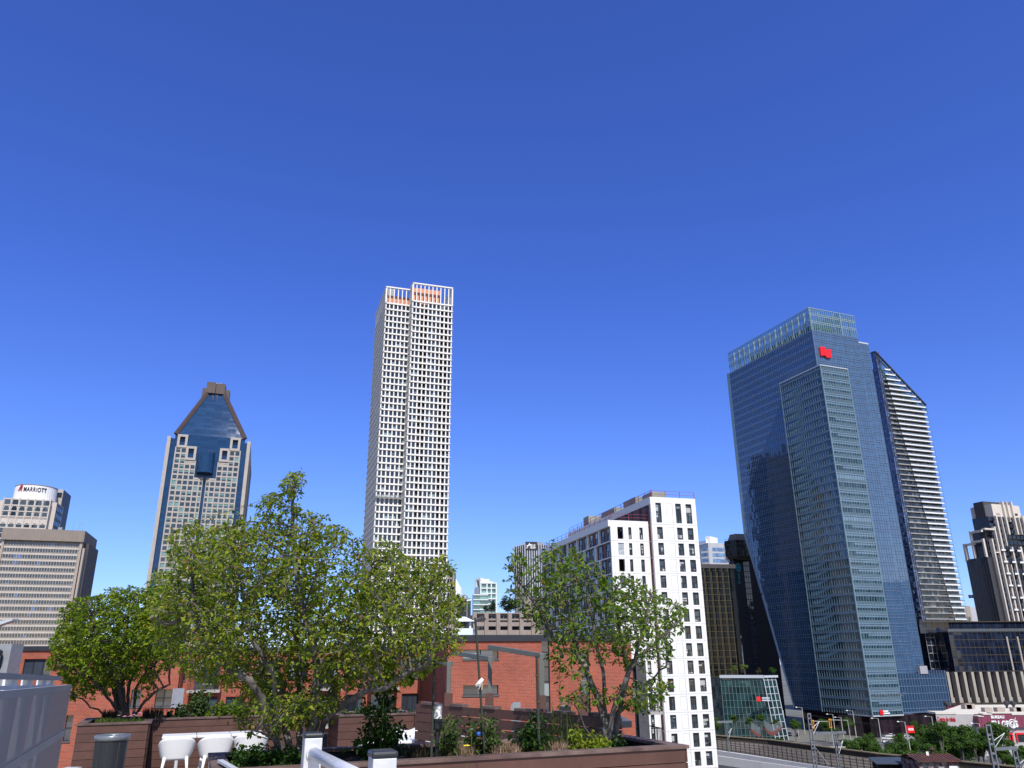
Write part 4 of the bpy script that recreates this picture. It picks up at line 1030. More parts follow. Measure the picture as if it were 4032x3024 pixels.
    def det(F_, fb, u0, u1, z0, z1, d):
        w_ = u1-u0; F_.box(fb, u0+.06, u1-.06, z0+.42*(z1-z0), z0+.42*(z1-z0)+.07, d, d+.06); F_.box(fb, u0+w_*.45, u0+w_*.45+.07, z0+.06, z0+.42*(z1-z0), d, d+.055)
        F_.box(fb, u0+.06, u1-.06, z1-.28, z1-.06, d, d+.05)
    # ---- left side of the tall volume: maroon wall under a white parapet
    side = MB(); BL.box(side, 0, BL.L-.02, zt-1.15, zt, -.4, .06); side.box
    lo = MB(); 
    for i, (a, b) in enumerate(rowz):
        zt_ = b+.28; zb_ = a-.3
        BL.box(lo, 0, BL.L-.45, zb_, min(zt_, zt-1.2), -.35, -.1)
        BL.box(side, 0, BL.L-.02, zb_-(fl-h-.58), zb_, -.35, .02)
    BL.box(side, BL.L-.45, BL.L-.01, 0, zt-1.15, -.34, .02)
    side.build('side_frame', M['panel'], root); lo.build('maroon_panel', M['maroon2'], root)
    for t in (.04, .10, .19, .24, .36, .42, .52, .6, .68, .76, .84, .92):
        u = BL.L*(1-t); win.append((BL, u-.55, u, zr[0][0], zr[0][1]+.1, -.05))
    # ---- left side of the lower wing: white grid of bays with maroon panels and paired windows
    grid = MB(); pan = MB(); pan2 = MB(); nb = 7; bw = AL.L/nb
    AL.box(grid, -.2, AL.L+.0, za-1.0, za, -.5, .35)
    for i, (a, b) in enumerate(rowz[1:]):
        z0 = a-.25; z1 = b+.2; off = 0 if i % 2 == 0 else -.35
        AL.box(grid, 0, AL.L-.02, z0-(fl-(z1-z0)), z0, -.5, .0)
        for j in range(nb+1):
            u = j*bw+(bw*off if 0 < j < nb else 0); AL.box(grid, max(0, u-.22), min(AL.L-.02, u+.22), z0, z1, -.5, .0)
        for j in range(nb):
            u0 = j*bw+.25+(bw*off if j else 0); u1 = (j+1)*bw-.25+(bw*off if j < nb-1 else 0); w_ = u1-u0; 
            AL.box(pan if (i+j) % 2 else pan2, u0, u1, z0, z1, -.5, -.32)
            for f0 in (.12, .62): win.append((AL, u0+w_*f0, u0+w_*(f0+.26), z0+.02, z1-.02, -.26))
    grid.build('side_grid', M['panel'], root); pan.build('maroon_panel', M['maroon2'], root); pan2.build('brown_panel', M['brownpanel'], root)
    window_set(root, win, M['flatglass'], frame=.09, fm=M['blackframe'], detail=det)
    # roof slab of the lower wing
    # rails
    rl = MB()
    def rail(F_, u0, u1, z, step=2.4, hh=1.1, d=-.25):
        n = max(1, int((u1-u0)/step))
        for j in range(n+1): u = u0+(u1-u0)*j/n; F_.box(rl, u-.035, u+.035, z, z+hh, d-.035, d+.035)
        for f in (.5, 1): F_.box(rl, u0, u1, z+hh*f-.025, z+hh*f+.025, d-.02, d+.02)
    rail(FA, 0, FA.L, za); rail(AL, 0, AL.L, za); rail(FB, .2, FB.L, zt); rail(BL, 0, BL.L, zt)
    rl.build('guard_rail', M['safety'], root)
    # concrete roof boxes
    base = c+FB.u*2.2
    k2 = .2712
    def rb(x0, y0, x1, name_mat, w_, op=False):
        a = hit(2100+x1*k2, 1900+y0*k2, base, Gz); b_ = hit(2100+x0*k2, 1900+y0*k2, base, Gz); L_ = dist(a, b_)
        m = MB(); m.obox(Vector((a.x, a.y, zt-.9)), g*L_, FB.u*w_, Vector((0, 0, a.z-zt+.9))); 
        return m, a, L_
    for (x0, y0, x1, w_, mt) in ((725, 480, 800, 6, M['concrete']), (980, 360, 1175, 3.5, M['concrete']), (1300, 205, 1480, 4.5, M['concrete'])):
        m, a, L_ = rb(x0, y0, x1, 0, w_); m.build('roof_box', mt, root)
    a = at(*px(822, 80), 131); m = MB(); m.obox(Vector((a.x, a.y, zt-.4)), FB.u*(90*k/3236*131*1.02), g*4, Vector((0, 0, a.z-zt+.4))); m.build('roof_box', M['concrete'], root)
white_building()

# ================================================================== red brick apartment building across the courtyard
M['brick'] = brick('orange red brick', (.43, .072, .028), (.30, .05, .021), (.32, .17, .13), .30, .10, .016)
M['greybrick'] = brick('dark grey brick', (.075, .078, .085), (.05, .052, .058), (.10, .10, .11))
M['winblue'] = glass('brick building windows', (.03, .04, .055), cell=(1.1, 1.3), tilt=.02, dark=.7, blinds=.25, bc=(.25, .30, .32))
M['parapet'] = mat('black parapet flashing', (.025, .027, .035), .4)
M['balcslab'] = mat('balcony concrete', (.36, .34, .32), .8, var=.1)
M['railblack'] = mat('black railing', (.015, .015, .016), .45)
M['sill'] = mat('dark grey sill', (.09, .095, .10), .5)
def red_building():
    k = .5425
    def px(x, y): return (1600+x*k, 2450+y*k)
    Rz = 76; c = at(1763, 2500, 60); e = hit(2483, 2510, c, Rz); F1 = Face(c, e); zt = c.z
    root = empty('brick_apartment_building', (c.x, c.y, 0), 'long orange red brick apartment building with black parapet, behind the roof terrace', 'apartment building')
    def U(x, y): return F1.uof(*px(x, y))
    def Z(x, y): return F1.zof(*px(x, y))
    W = [(U(412, 250), U(668, 250), Z(540, 265), Z(540, 200)), (U(412, 490), U(668, 490), Z(540, 528), Z(540, 457)),
         (U(985, 400), U(1042, 400), Z(1010, 650), Z(1010, 112)), (U(1275, 400), U(1330, 400), Z(1300, 690), Z(1300, 200))]
    wall = MB()
    zs = sorted(set([w_[2] for w_ in W]+[w_[3] for w_ in W]))
    zs = [0]+zs+[zt-.45]
    for a, b in zip(zs[:-1], zs[1:]):
        ops = [(w_[0], w_[1]) for w_ in W if w_[2] <= a+1e-6 and w_[3] >= b-1e-6]
        wall_with_holes(F1, wall, a, b, [(a, b, ops)] if ops else [], t=.3)
    F1.box(wall, 0, F1.L, 0, zt-.5, -20, -.9)
    Fs = Face(F1.p(0, 0, -18), F1.p(0, 0, 0)); Fs.box(wall, 0, 17.99, 0, zt-.45, -.3, 0)
    wall.build('wall', M['brick'], root)
    m = MB(); F1.box(m, -.1, F1.L+.1, zt-.45, zt, -20, .12); m.build('parapet', M['parapet'], root)
    def window(F_, u0, u1, z0, z1, nx, ny, d=-.2, label=None):
        g_ = MB(); F_.box(g_, u0, u1, z0, z1, d-.05, d); o = g_.build('window', M['winblue'], root)
        f = MB(); t = .06
        for i in range(nx+1): u = u0+(u1-u0)*i/nx; F_.box(f, max(u0, u-t/2), min(u1, u+t/2), z0, z1, d, d+.06)
        for j in range(ny+1): z = z0+(z1-z0)*j/ny; F_.box(f, u0, u1, max(z0, z-t/2), min(z1, z+t/2), d, d+.07)
        f.build('frame', M['blackframe'], o)
        s = MB(); F_.box(s, u0-.05, u1+.05, z0-.12, z0, -.15, .06); s.build('sill', M['sill'], o)
    window(F1, *W[0], 2, 1); window(F1, *W[1], 2, 1); window(F1, *W[2], 1, 5); window(F1, *W[3], 1, 5)
    # grey brick end with glass strip and balconies
    k5 = .6897
    def p5(x, y): return (2000+x*k5, 1880+y*k5)
    g0 = F1.L; g1 = F1.uof(*p5(802, 1300)); zg = F1.zof(*p5(760, 1050)); gm = F1.uof(*p5(745, 1300))
    m = MB(); F1.box(m, gm, g1, 0, zg, -12, -.05); m.build('grey_brick_end', M['greybrick'], root)
    m = MB(); F1.box(m, g0+.02, gm, 0, zg, -12, -.5); m.build('stair_glazing', M['winblue'], root)
    m = MB(); 
    for z in np.arange(zg-12, zg, 1.45): F1.box(m, g0+.02, gm, z, z+.1, -.5, -.4)
    F1.box(m, g0, gm+.0, zg, zg+.2, -12, .1); F1.box(m, (g0+gm)/2-.04, (g0+gm)/2+.04, zg-12, zg, -.5, -.42); m.build('stair_glazing_frame', M['blackframe'], root)
    for yy in (1335, 1525):
        zb = F1.zof(*p5(835, yy)); u1 = F1.uof(*p5(875, yy)); b = MB(); F1.box(b, g1, u1, zb-.22, zb, -2.2, .3); o = b.build('balcony', M['balcslab'], root)
        r_ = MB()
        for t in np.linspace(0, 1, 9): F1.box(r_, g1+(u1-g1-.05)*t, g1+(u1-g1-.05)*t+.035, zb, zb+1.1, .22, .26)
        F1.box(r_, g1, u1, zb+1.1, zb+1.17, .2, .28); F1.box(r_, u1-.05, u1, zb+1.1, zb+1.17, -2.2, .2); 
        for t in np.linspace(-2.1, 0, 5): F1.box(r_, u1-.05, u1-.01, zb, zb+1.1, t, t+.04)
        r_.build('railing', M['railblack'], o)
    # lower roofs in front
    # ---- recessed middle with balconies and the left wing
    cm = at(640, 2549, 69); F2 = Face(cm, hit(1775, 2549, cm, Rz)); z2 = F2.zof(900, 2549)
    kb = .4295
    fl = 2.95; tops = [z2-1.0-i*fl for i in range(4)]
    wl = MB(); wins = []; rows = []
    nb = 10; bw = F2.L/nb
    for zt_ in tops:
        ops = []
        for j in range(nb):
            if j % 2 == 0: ops.append((j*bw+.6, j*bw+.6+bw*.62)); wins.append((j*bw+.6, j*bw+.6+bw*.62, zt_-1.6, zt_))
        rows.append((zt_-1.6, zt_, ops))
    wall_with_holes(F2, wl, 0, z2-.4, rows, t=.3); F2.box(wl, 0, F2.L, 0, z2-.4, -14, -1.0); wl.build('wall', M['brick'], root)
    m = MB(); F2.box(m, -.05, F2.L+.05, z2-.4, z2, -14, .1); m.build('parapet', M['parapet'], root)
    for u0, u1, a, b in wins: window(F2, u0, u1, a, b, 3, 1)
    # dark loggias with slabs and railings
    for zt_ in tops[:3]:
        for j in range(nb):
            if j % 2 == 1:
                u0, u1 = j*bw+.1, (j+1)*bw+.2; zf = zt_-2.35
                d = MB(); F2.box(d, u0+.3, u1-.3, zf, zt_, -.02, .05); d.build('balcony_door', M['winblue'], root)
                b = MB(); F2.box(b, u0, u1, zf-.2, zf, 0.06, 1.7); o = b.build('balcony', M['balcslab'], root)
                r_ = MB(); n = 24
                for i in range(n+1): u = u0+(u1-u0-.03)*i/n; F2.box(r_, u, u+.03, zf, zf+1.05, 1.6, 1.63)
                F2.box(r_, u0, u1, zf+1.05, zf+1.1, 1.57, 1.65); F2.box(r_, u0, u0+.04, zf+1.05, zf+1.1, .06, 1.57); F2.box(r_, u1-.04, u1, zf+1.05, zf+1.1, .06, 1.57)
                r_.build('railing', M['railblack'], o)
    # left wing
    kl = .4069
    def pl_(x, y): return (x*kl, 2450+y*kl)
    a = at(53, 2547, 64); F3 = Face(a, hit(720, 2548, a, Rz)); z3 = a.z
    def U3(x, y): return F3.uof(*pl_(x, y))
    def Z3(x, y): return F3.zof(*pl_(x, y))
    W3 = [(U3(225, 430), U3(500, 430), Z3(300, 512), Z3(300, 356)), (U3(960, 430), U3(1250, 430), Z3(900, 512), Z3(900, 356)), (U3(1265, 740), U3(1360, 740), Z3(1300, 815), Z3(1300, 650)), (U3(1500, 740), U3(1660, 740), Z3(1580, 815), Z3(1580, 650)), (U3(620, 1050), U3(690, 1050), Z3(650, 1150), Z3(650, 900))]
    wl = MB(); rs = {}
    for w_ in W3: rs.setdefault((round(w_[2], 3), round(w_[3], 3)), []).append((w_[0], w_[1]))
    zc = 0
    bands = sorted([(w_[2], w_[3]) for w_ in W3]); 
    zz = sorted(set([q for b_ in bands for q in b_])); zz = [0]+zz+[z3-.3]
    for q0, q1 in zip(zz[:-1], zz[1:]):
        ops = [(w_[0], w_[1]) for w_ in W3 if w_[2] <= q0+1e-6 and w_[3] >= q1-1e-6]
        wall_with_holes(F3, wl, q0, q1, [(q0, q1, ops)] if ops else [], t=.3)
    F3.box(wl, 0, F3.L, 0, z3-.3, -8, -.9); wl.build('wall', M['brick'], root)
    m = MB(); F3.box(m, -.1, F3.L+.1, z3-.3, z3+.05, -8, .12); m.build('parapet', M['parapet'], root)
    for w_ in W3[:2]: window(F3, *w_, 3, 1)
    for w_ in W3[2:4]: window(F3, *w_, 2, 2)
    window(F3, *W3[4], 1, 2)
    m = MB(); F3.box(m, U3(1663, 740), U3(1775, 740), Z3(1700, 830), Z3(1700, 640), .02, .08); m.build('grey_panel', M['greypanel'], root)
    return F1, zt, F2, z2
M['greypanel'] = mat('light grey wall panel', (.25, .26, .30), .6)
red_F1, red_z, red_F2, red_z2 = red_building()

# things on and just above the brick building's roof
M['awn'] = mat('white canopy metal', (.72, .80, .80), .4, var=.04)
def roof_canopy():
    k = .18987
    def px(x, y): return (1780+x*k, 2200+y*k)
    a = at(*px(40, 1240), 70); b = at(*px(490, 1240), 70); root = empty('roof_canopy', (a.x, a.y, red_z), 'white metal rooftop canopy with dark underside behind the brick parapet', 'canopy')
    u = Vector((1, 0, 0)); L_ = b.x-a.x; zt = at(*px(200, 1208), 70).z; zb = at(*px(200, 1310), 70).z; zl = at(*px(200, 1450), 70).z; zk = at(*px(200, 1490), 70).z
    m = MB(); m.hexa([(a.x-.1, 69, zb), (b.x, 69, zb), (b.x, 73, zb), (a.x-.1, 73, zb)], [(a.x+.5, 69.6, zt), (b.x-.9, 69.6, zt), (b.x-.9, 72.6, zt), (a.x+.5, 72.6, zt)]); m.build('roof', M['awn'], root)
    m = MB(); m.box(a.x+.3, b.x-.8, 69.8, 72.4, zl, zb); m.build('enclosure', M['dkmetal'], root)
    m = MB(); m.box(a.x, b.x-.2, 69.2, 73, zk-.5, zl); m.build('base', M['awn'], root)
    for x in (a.x+.2, b.x-.5): m = MB(); m.box(x, x+.15, 69.3, 69.45, zl, zb); m.build('leg', M['awn'], root)
    m = MB(); p = at(*px(495, 1285), 69); q = at(*px(700, 1250), 69); m.beam(p, q, .12, .2); m.build('drain_arm', M['dkmetal'], root)
roof_canopy()
def roof_unit_left():
    a = at(2, 2535, 60); root = empty('rooftop_ventilator', (a.x, a.y, red_z2-.2), 'grey metal ventilation plant at the far left roof edge', 'ventilation unit')
    z0 = red_z2-4
    m = MB(); m.box(a.x-1, a.x+.85, 60, 61.5, z0, at(20, 2535, 60).z); m.build('duct', M['grey'], root)
    m = MB(); m.box(a.x-1, a.x+.35, 59.6, 60, z0, at(20, 2580, 60).z); m.build('cabinet', M['dkmetal'], root)
    m = MB(); z1 = at(20, 2552, 60).z; m.lathe((a.x+.1, 59.4, 0), [(.5, z1-.55), (.5, z1-.2), (.15, z1)], 16); m.build('fan_cowl', M['dkmetal'], root)
    m = MB(); m.box(a.x+.3, a.x+.42, 59.5, 59.62, z0, z1-.3); m.build('post', M['awn'], root)
roof_unit_left()
def area_light_arm():
    a = at(-10, 2462, 30); b = at(48, 2443, 30); root = empty('floodlight', (a.x-.6, 30, 31.2), 'flat silver floodlight head poking in at the left edge', 'floodlight')
    m = MB(); m.hexa([a+Vector((-.3, 0, -.12)), b+Vector((0, 0, 0)), b+Vector((0, .4, .02)), a+Vector((-.3, .4, -.1))], [a+Vector((-.3, 0, .1)), b+Vector((0, 0, .06)), b+Vector((0, .4, .08)), a+Vector((-.3, .4, .12))]); m.build('lamp_head', M['edge'], root)
    m = MB(); m.tube([(a.x-.6, 30.2, 31.2), (a.x-.6, 30.2, a.z)], .06); m.build('pole', M['grey'], root)
area_light_arm()

# ================================================================== beige concrete building and small far buildings in the gap
M['taupe'] = mat('taupe ribbed concrete', (.33, .275, .245), .85, var=.1, scale=.6, streak=.15)
def taupe_building():
    k = .18987
    def px(x, y): return (1780+x*k, 2200+y*k)
    c = at(*px(440, 1120), 200); Rz = 80; e = hit(2260, 2410, c, Rz); F_ = Face(c, e)
    root = empty('concrete_office_building', (c.x, c.y, 0), 'low taupe concrete building with deep square window bays behind the brick parapet', 'office building')
    w_ = MB(); zt = c.z; zu0, zu1 = F_.zof(*px(850, 1315)), F_.zof(*px(850, 1140)); zl0, zl1 = F_.zof(*px(850, 1480)), F_.zof(*px(850, 1400))
    bw = F_.uof(*px(1000, 1200))-F_.uof(*px(757, 1200)); n = int(F_.L/bw)+1; u0 = F_.uof(*px(757, 1200))%bw
    ops = [(u0+j*bw, u0+j*bw+bw*.63) for j in range(-1, n) if u0+j*bw > 0 and u0+j*bw+bw*.63 < F_.L]
    wall_with_holes(F_, w_, 0, zt, [(zu0, zu1, ops), (zl0, zl1, ops)], t=.9)
    F_.box(w_, 0, F_.L, 0, zt-.4, -25, -2)
    for j in range(-1, n+1):
        u = u0+j*bw+bw*.66; 
        if 0 < u < F_.L-.4: F_.box(w_, u, u+bw*.14, 0, zt-.2, 0, .45)
    w_.build('wall', M['taupe'], root)
    for a, b in ops:
        m = MB(); F_.box(m, a, b, zl0, zl1, -.8, -.7); m.build('window', M['slateglass'], root)
        fr = MB(); F_.box(fr, a, b, zu0, zu1, -.9, -.55); F_.box(fr, a, b, zu0+(zu1-zu0)*.22, zu0+(zu1-zu0)*.42, -.55, -.3); fr.build('bay_panel', M['taupe'], root)
        for q0, q1 in ((.03, .24), (.46, .76)):
            for (s0, s1) in ((.04, .46), (.52, .96)):
                m = MB(); F_.box(m, a+(b-a)*s0, a+(b-a)*s1, zu0+(zu1-zu0)*q0, zu0+(zu1-zu0)*q1, -.55, -.45); m.build('window', M['slateglass'], root)
    # taller plain block behind
    q = at(*px(1490, 800), 230); q2 = at(*px(2300, 800), 230); m = MB(); m.box(q.x, q2.x, 230, 250, 0, q.z); m.build('plain_block', M['tancap'], root)
    return F_, zt
taupe_F, taupe_z = taupe_building()

M['mint'] = glass('mint green far glazing', (.10, .22, .22), cell=(6, 3.4), tilt=.02, dark=.7)
def far_buildings():
    k = .18987
    def px(x, y): return (1780+x*k, 2200+y*k)
    # mint glass residential block
    c = at(*px(592, 545), 650); e = hit(*px(912, 490), c, 78); l = hit(*px(460, 560), c, -40)
    root = empty('mint_glass_building', (c.x, c.y, 0), 'distant mint green glass block with stepped balconies and a white roof arch', 'apartment building')
    F_ = Face(c, e); Fl = Face(l, c); zt = F_.zof(*px(760, 495)); m = MB(); F_.box(m, 0, F_.L, 0, zt, -25, 0); m.build('body', M['mint'], root)
    m = MB(); Fl.box(m, 0, Fl.L-.1, 0, c.z-2, -15, -.1); m.build('side_wall', M['granite2'], root)
    s = MB()
    z = zt
    while z > 30: F_.box(s, 0, F_.L, z-.9, z, -.1, 1.2); z -= 4.1
    for t in (0, .4, .68, 1): F_.box(s, F_.L*t-.5, F_.L*t+.5, 0, zt, -.1, 1.0)
    s.build('white_frame', M['awn'], root)
    F3 = Face(F_.p(-6.5, 0, 3), F_.p(F_.L*.45, 0, 3)); z3 = F_.zof(*px(640, 745)); m = MB(); F3.box(m, 0, F3.L, 0, z3, -6, 0); m.build('lower_block', M['mint'], root)
    s = MB(); z = z3
    while z > 20: F3.box(s, 0, F3.L, z-.8, z, 0, .8); z -= 3.8
    s.build('lower_frame', M['awn'], root)
    m = MB(); F_.box(m, F_.uof(*px(635, 450)), F_.uof(*px(800, 450)), zt, F_.zof(*px(720, 408)), -20, -6); F_.box(m, F_.uof(*px(800, 450)), F_.uof(*px(880, 450)), zt, F_.zof(*px(820, 458)), -20, -6); m.build('penthouse', M['whitemetal'], root)
    m = MB(); a0, a1 = Fl.uof(*px(478, 450)), Fl.uof(*px(592, 450)); zb, z4 = c.z-1, Fl.zof(*px(530, 405))
    Fl.box(m, a0, a0+1.6, zb, z4, -3, .2); Fl.box(m, a1-1.6, a1, zb, z4, -3, .2); Fl.box(m, a0+1.6, a1-1.6, z4-1.6, z4, -3, .2); m.build('roof_arch', M['white'], root)
    # cone roofed tower
    a = at(*px(120, 620), 820); root = empty('cone_roofed_tower', (a.x, a.y, 0), 'distant pale tower with a white cone roof beside the lattice tower', 'tower')
    r0 = at(*px(235, 620), 820).x-a.x; zt = a.z; za = at(*px(97, 400), 820).z
    m = MB(); m.box(a.x-r0*2.2, a.x+at(*px(295, 700), 820).x-a.x, 820, 850, 0, zt-6); m.build('body', M['granite2'], root)
    m = MB(); m.lathe((a.x-3, 832, 0), [(r0*1.12, zt-6), (r0*1.12, zt), (r0*1.0, zt+1.5), (r0*.55, zt+(za-zt)*.5), (.3, za)], 24); m.build('cone_roof', M['white'], root)
    for i in range(7):
        for (x0, x1) in ((-14, -5), (.5, 2.2), (5.5, 7.2), (18, 25)):
            m = MB(); m.box(a.x+x0*.9, a.x+x1*.9, 819.6, 820, zt-12-i*7.5, zt-8-i*7.5); m.build('window', M['slateglass'], root)
    # slender brown block right of the lattice tower
    a = at(*px(-120, 250), 480); b = at(*px(45, 250), 480); root = empty('slender_brown_block', (a.x, a.y, 0), 'narrow brown tower just right of the lattice tower base', 'tower')
    z = at(*px(10, 245), 480).z; m = MB(); m.box(a.x, b.x, 480, 495, 0, z); m.build('body', M['tan'], root)
    Fb = Face((a.x, 480), (b.x, 480)); it = []
    for i in range(16): it.append((Fb, Fb.L*.5, Fb.L*.72, z-3-i*4, z-1-i*4, .05)); it.append((Fb, Fb.L*.2, Fb.L*.42, z-3-i*4, z-1-i*4, .05))
    window_set(root, it, M['slateglass']); m = MB(); Fb.box(m, Fb.L*.78, Fb.L*.83, 0, z, 0, .3); m.build('dark_rib', M['dkmetal'], root)
    # dark block
    a = at(*px(100, 843), 300); b = at(*px(368, 843), 300); m = MB(); z = a.z
    root = empty('dark_plant_block', (a.x, 300, 0), 'small black roof block left of the distant mint building', 'plant room')
    m.box(a.x, b.x, 300, 308, 0, z); m.build('body', M['dkmetal'], root); m = MB(); m.box(a.x-.1, b.x+.1, 299.9, 308.1, z, z+.5); m.build('coping', M['grey'], root)
    m = MB(); p = at(*px(312, 870), 290); m.tube([(p.x, 290, 20), (p.x, 290, p.z)], .16); m.tube([(p.x, 290, p.z), (p.x+1.4, 290, p.z+.2)], .22); 
    lp = empty('street_lamp', (p.x, 290, 0), 'grey roof lamp post in front of the small black block', 'lamp post'); m2 = MB(); m2.tube([(p.x, 290, 0), (p.x, 290, p.z)], .18); m2.build('pole', M['grey'], lp); m2 = MB(); m2.tube([(p.x-.1, 290, p.z), (p.x+1.6, 290, p.z+.2)], .3); m2.build('lamp_head', M['awn'], lp)
    # striped dark tower with sign, behind the white building's left end
    k5 = .6897
    def p5(x, y): return (2000+x*k5, 1880+y*k5)
    c = at(*p5(95, 383), 420); e = hit(*p5(330, 392), c, 76); l = hit(*p5(38, 410), c, -30); Ft = Face(c, e); Fl = Face(l, c)
    root = empty('striped_office_tower', (c.x, c.y, 0), 'dark office tower with thin white fins and roof sign, left of the white building', 'office tower')
    m = MB(); m.prism([c[:2], e[:2], (e.x, e.y+20), (l.x+6, l.y+14), l[:2]], 0, c.z); m.build('body', M['slateglass'], root)
    s = MB(); n = 18
    for j in range(n+1): Ft.box(s, Ft.L*j/n-.25, Ft.L*j/n+.25, 0, c.z+.5, 0, .7)
    for j in range(6): Fl.box(s, Fl.L*j/5-.15, Fl.L*j/5+.15, 0, c.z+.5, 0, .3)
    s.build('fins', M['granite2'], root); m = MB(); z = Ft.zof(*p5(130, 405)); Ft.box(m, .4, Ft.uof(*p5(165, 400)), z-1.0, z+3.4, .1, .9); m.build('sign_board', M['dkmetal'], root)
    text_part('sign_lettering', 'TELUS', 3.0, Ft, Ft.uof(*p5(121, 400)), z-.1, .95, M['signwhite'], root, .05, width=Ft.uof(*p5(154, 400))-Ft.uof(*p5(121, 400)), bold=.08)
    m = MB(); u = Ft.uof(*p5(103, 400)); m.beam(Ft.p(u, z-.2, 1), Ft.p(u+1.8, z+2.6, 1), .4); m.beam(Ft.p(u, z+1.2, 1), Ft.p(u+2.4, z+1.6, 1), .4); m.build('sign_emblem', M['signwhite'], root)
    m = MB(); Ft.box(m, Ft.uof(*p5(150, 385)), Ft.uof(*p5(205, 385)), c.z, c.z+2.2, -8, -3); m.build('roof_unit', M['grey'], root)
    # tall dark tower hidden behind the lattice tower: it shows mirrored in the big glass tower
    cx, cy = -71, 515; root = empty('dark_square_tower', (cx, cy, 0), 'dark tower hidden behind the lattice tower and mirrored in the blue glass tower', 'skyscraper')
    m = MB(); m.cbox((cx, cy, 0), 38, 20, 188, 72); m.build('body', M['tancap2'], root)
    m = MB()
    u = D(72); nn = Vector((u.y, -u.x, 0))
    for j in range(11): p = Vector((cx, cy, 0))+nn*10.1+u*(-18.5+j*3.7); m.cbox((p.x, p.y, 0), .5, .4, 188, 72)
    root2 = empty('dark_office_slab', (345, 290, 0), 'wide brown office slab off to the right, mirrored low in the blue tower', 'office building')
    q = MB(); q.cbox((345, 290, 0), 130, 22, 80, 24); q.build('body', M['tancap2'], root2)
    q = MB(); fq = Face(Vector((345, 290, 0))+D(24)*65+D(-66)*11, Vector((345, 290, 0))-D(24)*65+D(-66)*11)
    for i in range(18): fq.box(q, 0, fq.L, 10+i*3.9, 11.6+i*3.9, 0, .3)
    q.build('floor_bands', M['tan'], root2)
    m.build('mullions', M['bronze'], root)
far_buildings()
# ================================================================== ground, roads, plaza
M['ground'] = mat('city ground', (.16, .155, .145), .9, var=.2, scale=.02, c2=(.12, .13, .10))
M['asphalt'] = mat('asphalt', (.075, .075, .08), .9, var=.2, scale=.15)
M['paleground'] = mat('pale concrete paving', (.42, .40, .37), .85, var=.12, scale=.15)
M['gravel'] = mat('grey ballast', (.075, .066, .06), .95, var=.3, scale=1.2)
M['grass'] = mat('rough grass', (.08, .11, .03), .95, var=.35, scale=.4)
M['pale'] = mat('pale concrete', (.52, .50, .46), .8, var=.1, scale=.5, streak=.15)
M['darkbeam'] = mat('brown stained parapet', (.05, .042, .03), .8, var=.3, scale=.6, streak=.3)
M['creamtop'] = mat('ochre coping', (.26, .21, .13), .8, var=.2, scale=.5)
M['rust'] = mat('rusty metal', (.10, .035, .025), .75, var=.3, scale=1.5, c2=(.06, .03, .025))
M['rustpatch'] = mat('peeling painted wall', (.12, .035, .03), .8, var=.3, scale=2.5, c2=(.30, .28, .26))
M['galv'] = mat('galvanised steel', (.15, .165, .185), .5, var=.15, scale=1.5)
M['lampgrey'] = mat('lamp post grey', (.45, .45, .43), .6, var=.1)
m = MB(); m.quad((-3000, -400, 0), (3000, -400, 0), (3000, 3500, 0), (-3000, 3500, 0)); m.build('ground', M['ground'], None, kind='structure')
def sheet(name, pts, z, mt):
    m = MB(); P_ = [on_z(x, y, z) for x, y in pts]; m.poly(P_[::-1]); o = m.build(name, mt, None, kind='structure'); return o
def flat(name, P_, z, mt): m = MB(); m.poly([Vector((p[0], p[1], z)) for p in P_]); return m.build(name, mt, None, kind='structure')
flat('road', [(60, 330), (420, 330), (420, 346), (60, 346)], .004, M['asphalt'])
flat('plaza', [(60, 300), (135, 300), (135, 329), (60, 329)], .008, M['paleground'])
flat('parking_lot', [(136, 225), (250, 225), (250, 318), (136, 318)], .012, M['asphalt'])
flat('dark_ground_sheet', [(20, 110), (150, 60), (150, 210), (60, 262), (20, 262)], .02, M['asphalt'])  # dark sheet added to darken the ground below the road ramp
flat('grass_verge', [(70, 262), (135, 240), (135, 298), (70, 298)], .016, M['grass'])
mk = MB()
for i in range(40): mk.box(70+i*8, 74+i*8, 337.8, 338.1, .02, .03)
for j in range(5):
    for i in range(30): mk.box(140+i*3, 140.12+i*3, 232+j*18, 237+j*18, .024, .03)
mk.build('painted_markings', M['white'], None, kind='structure')

# ------------------------------------------------------------------ railway viaduct and road ramp
def poly_on(pts, z): return [on_z(x, y, z) for x, y in pts]
def ext(P_, a, b):
    d0 = (P_[0]-P_[1]).normalized(); d1 = (P_[-1]-P_[-2]).normalized(); return [P_[0]+d0*a]+P_+[P_[-1]+d1*b]
def normals(P_):
    out = []
    for i in range(len(P_)):
        d = (P_[min(i+1, len(P_)-1)]-P_[max(i-1, 0)]).normalized(); out.append(Vector((-d.y, d.x, 0)))
    return out
def strip(mb, P_, off0, off1, z0, z1):
    """extruded strip along a polyline between lateral offsets (left positive)"""
    N_ = normals(P_)
    for i in range(len(P_)-1):
        a, b = P_[i], P_[i+1]; na, nb_ = N_[i], N_[i+1]
        q = [a+na*off0, b+nb_*off0, b+nb_*off1, a+na*off1]
        mb.hexa([Vector((p.x, p.y, z0)) for p in q], [Vector((p.x, p.y, z1)) for p in q])
def along(P_, step):
    out = []; carry = 0
    for a, b in zip(P_[:-1], P_[1:]):
        L_ = (b-a).length; d = (b-a)/L_; t = carry
        while t < L_: out.append((a+d*t, d)); t += step
        carry = t-L_
    return out
zp = 10.5
par = ext(poly_on([(2829, 2896), (3026, 2912), (3250, 2941), (3449, 2966), (3770, 2996), (4032, 3022)], zp), 60, 50)
zf = 12.0
fen = ext(poly_on([(2834, 2909), (2994, 2929), (3184, 2957), (3300, 2971), (3417, 2985)], zf), 50, 60)
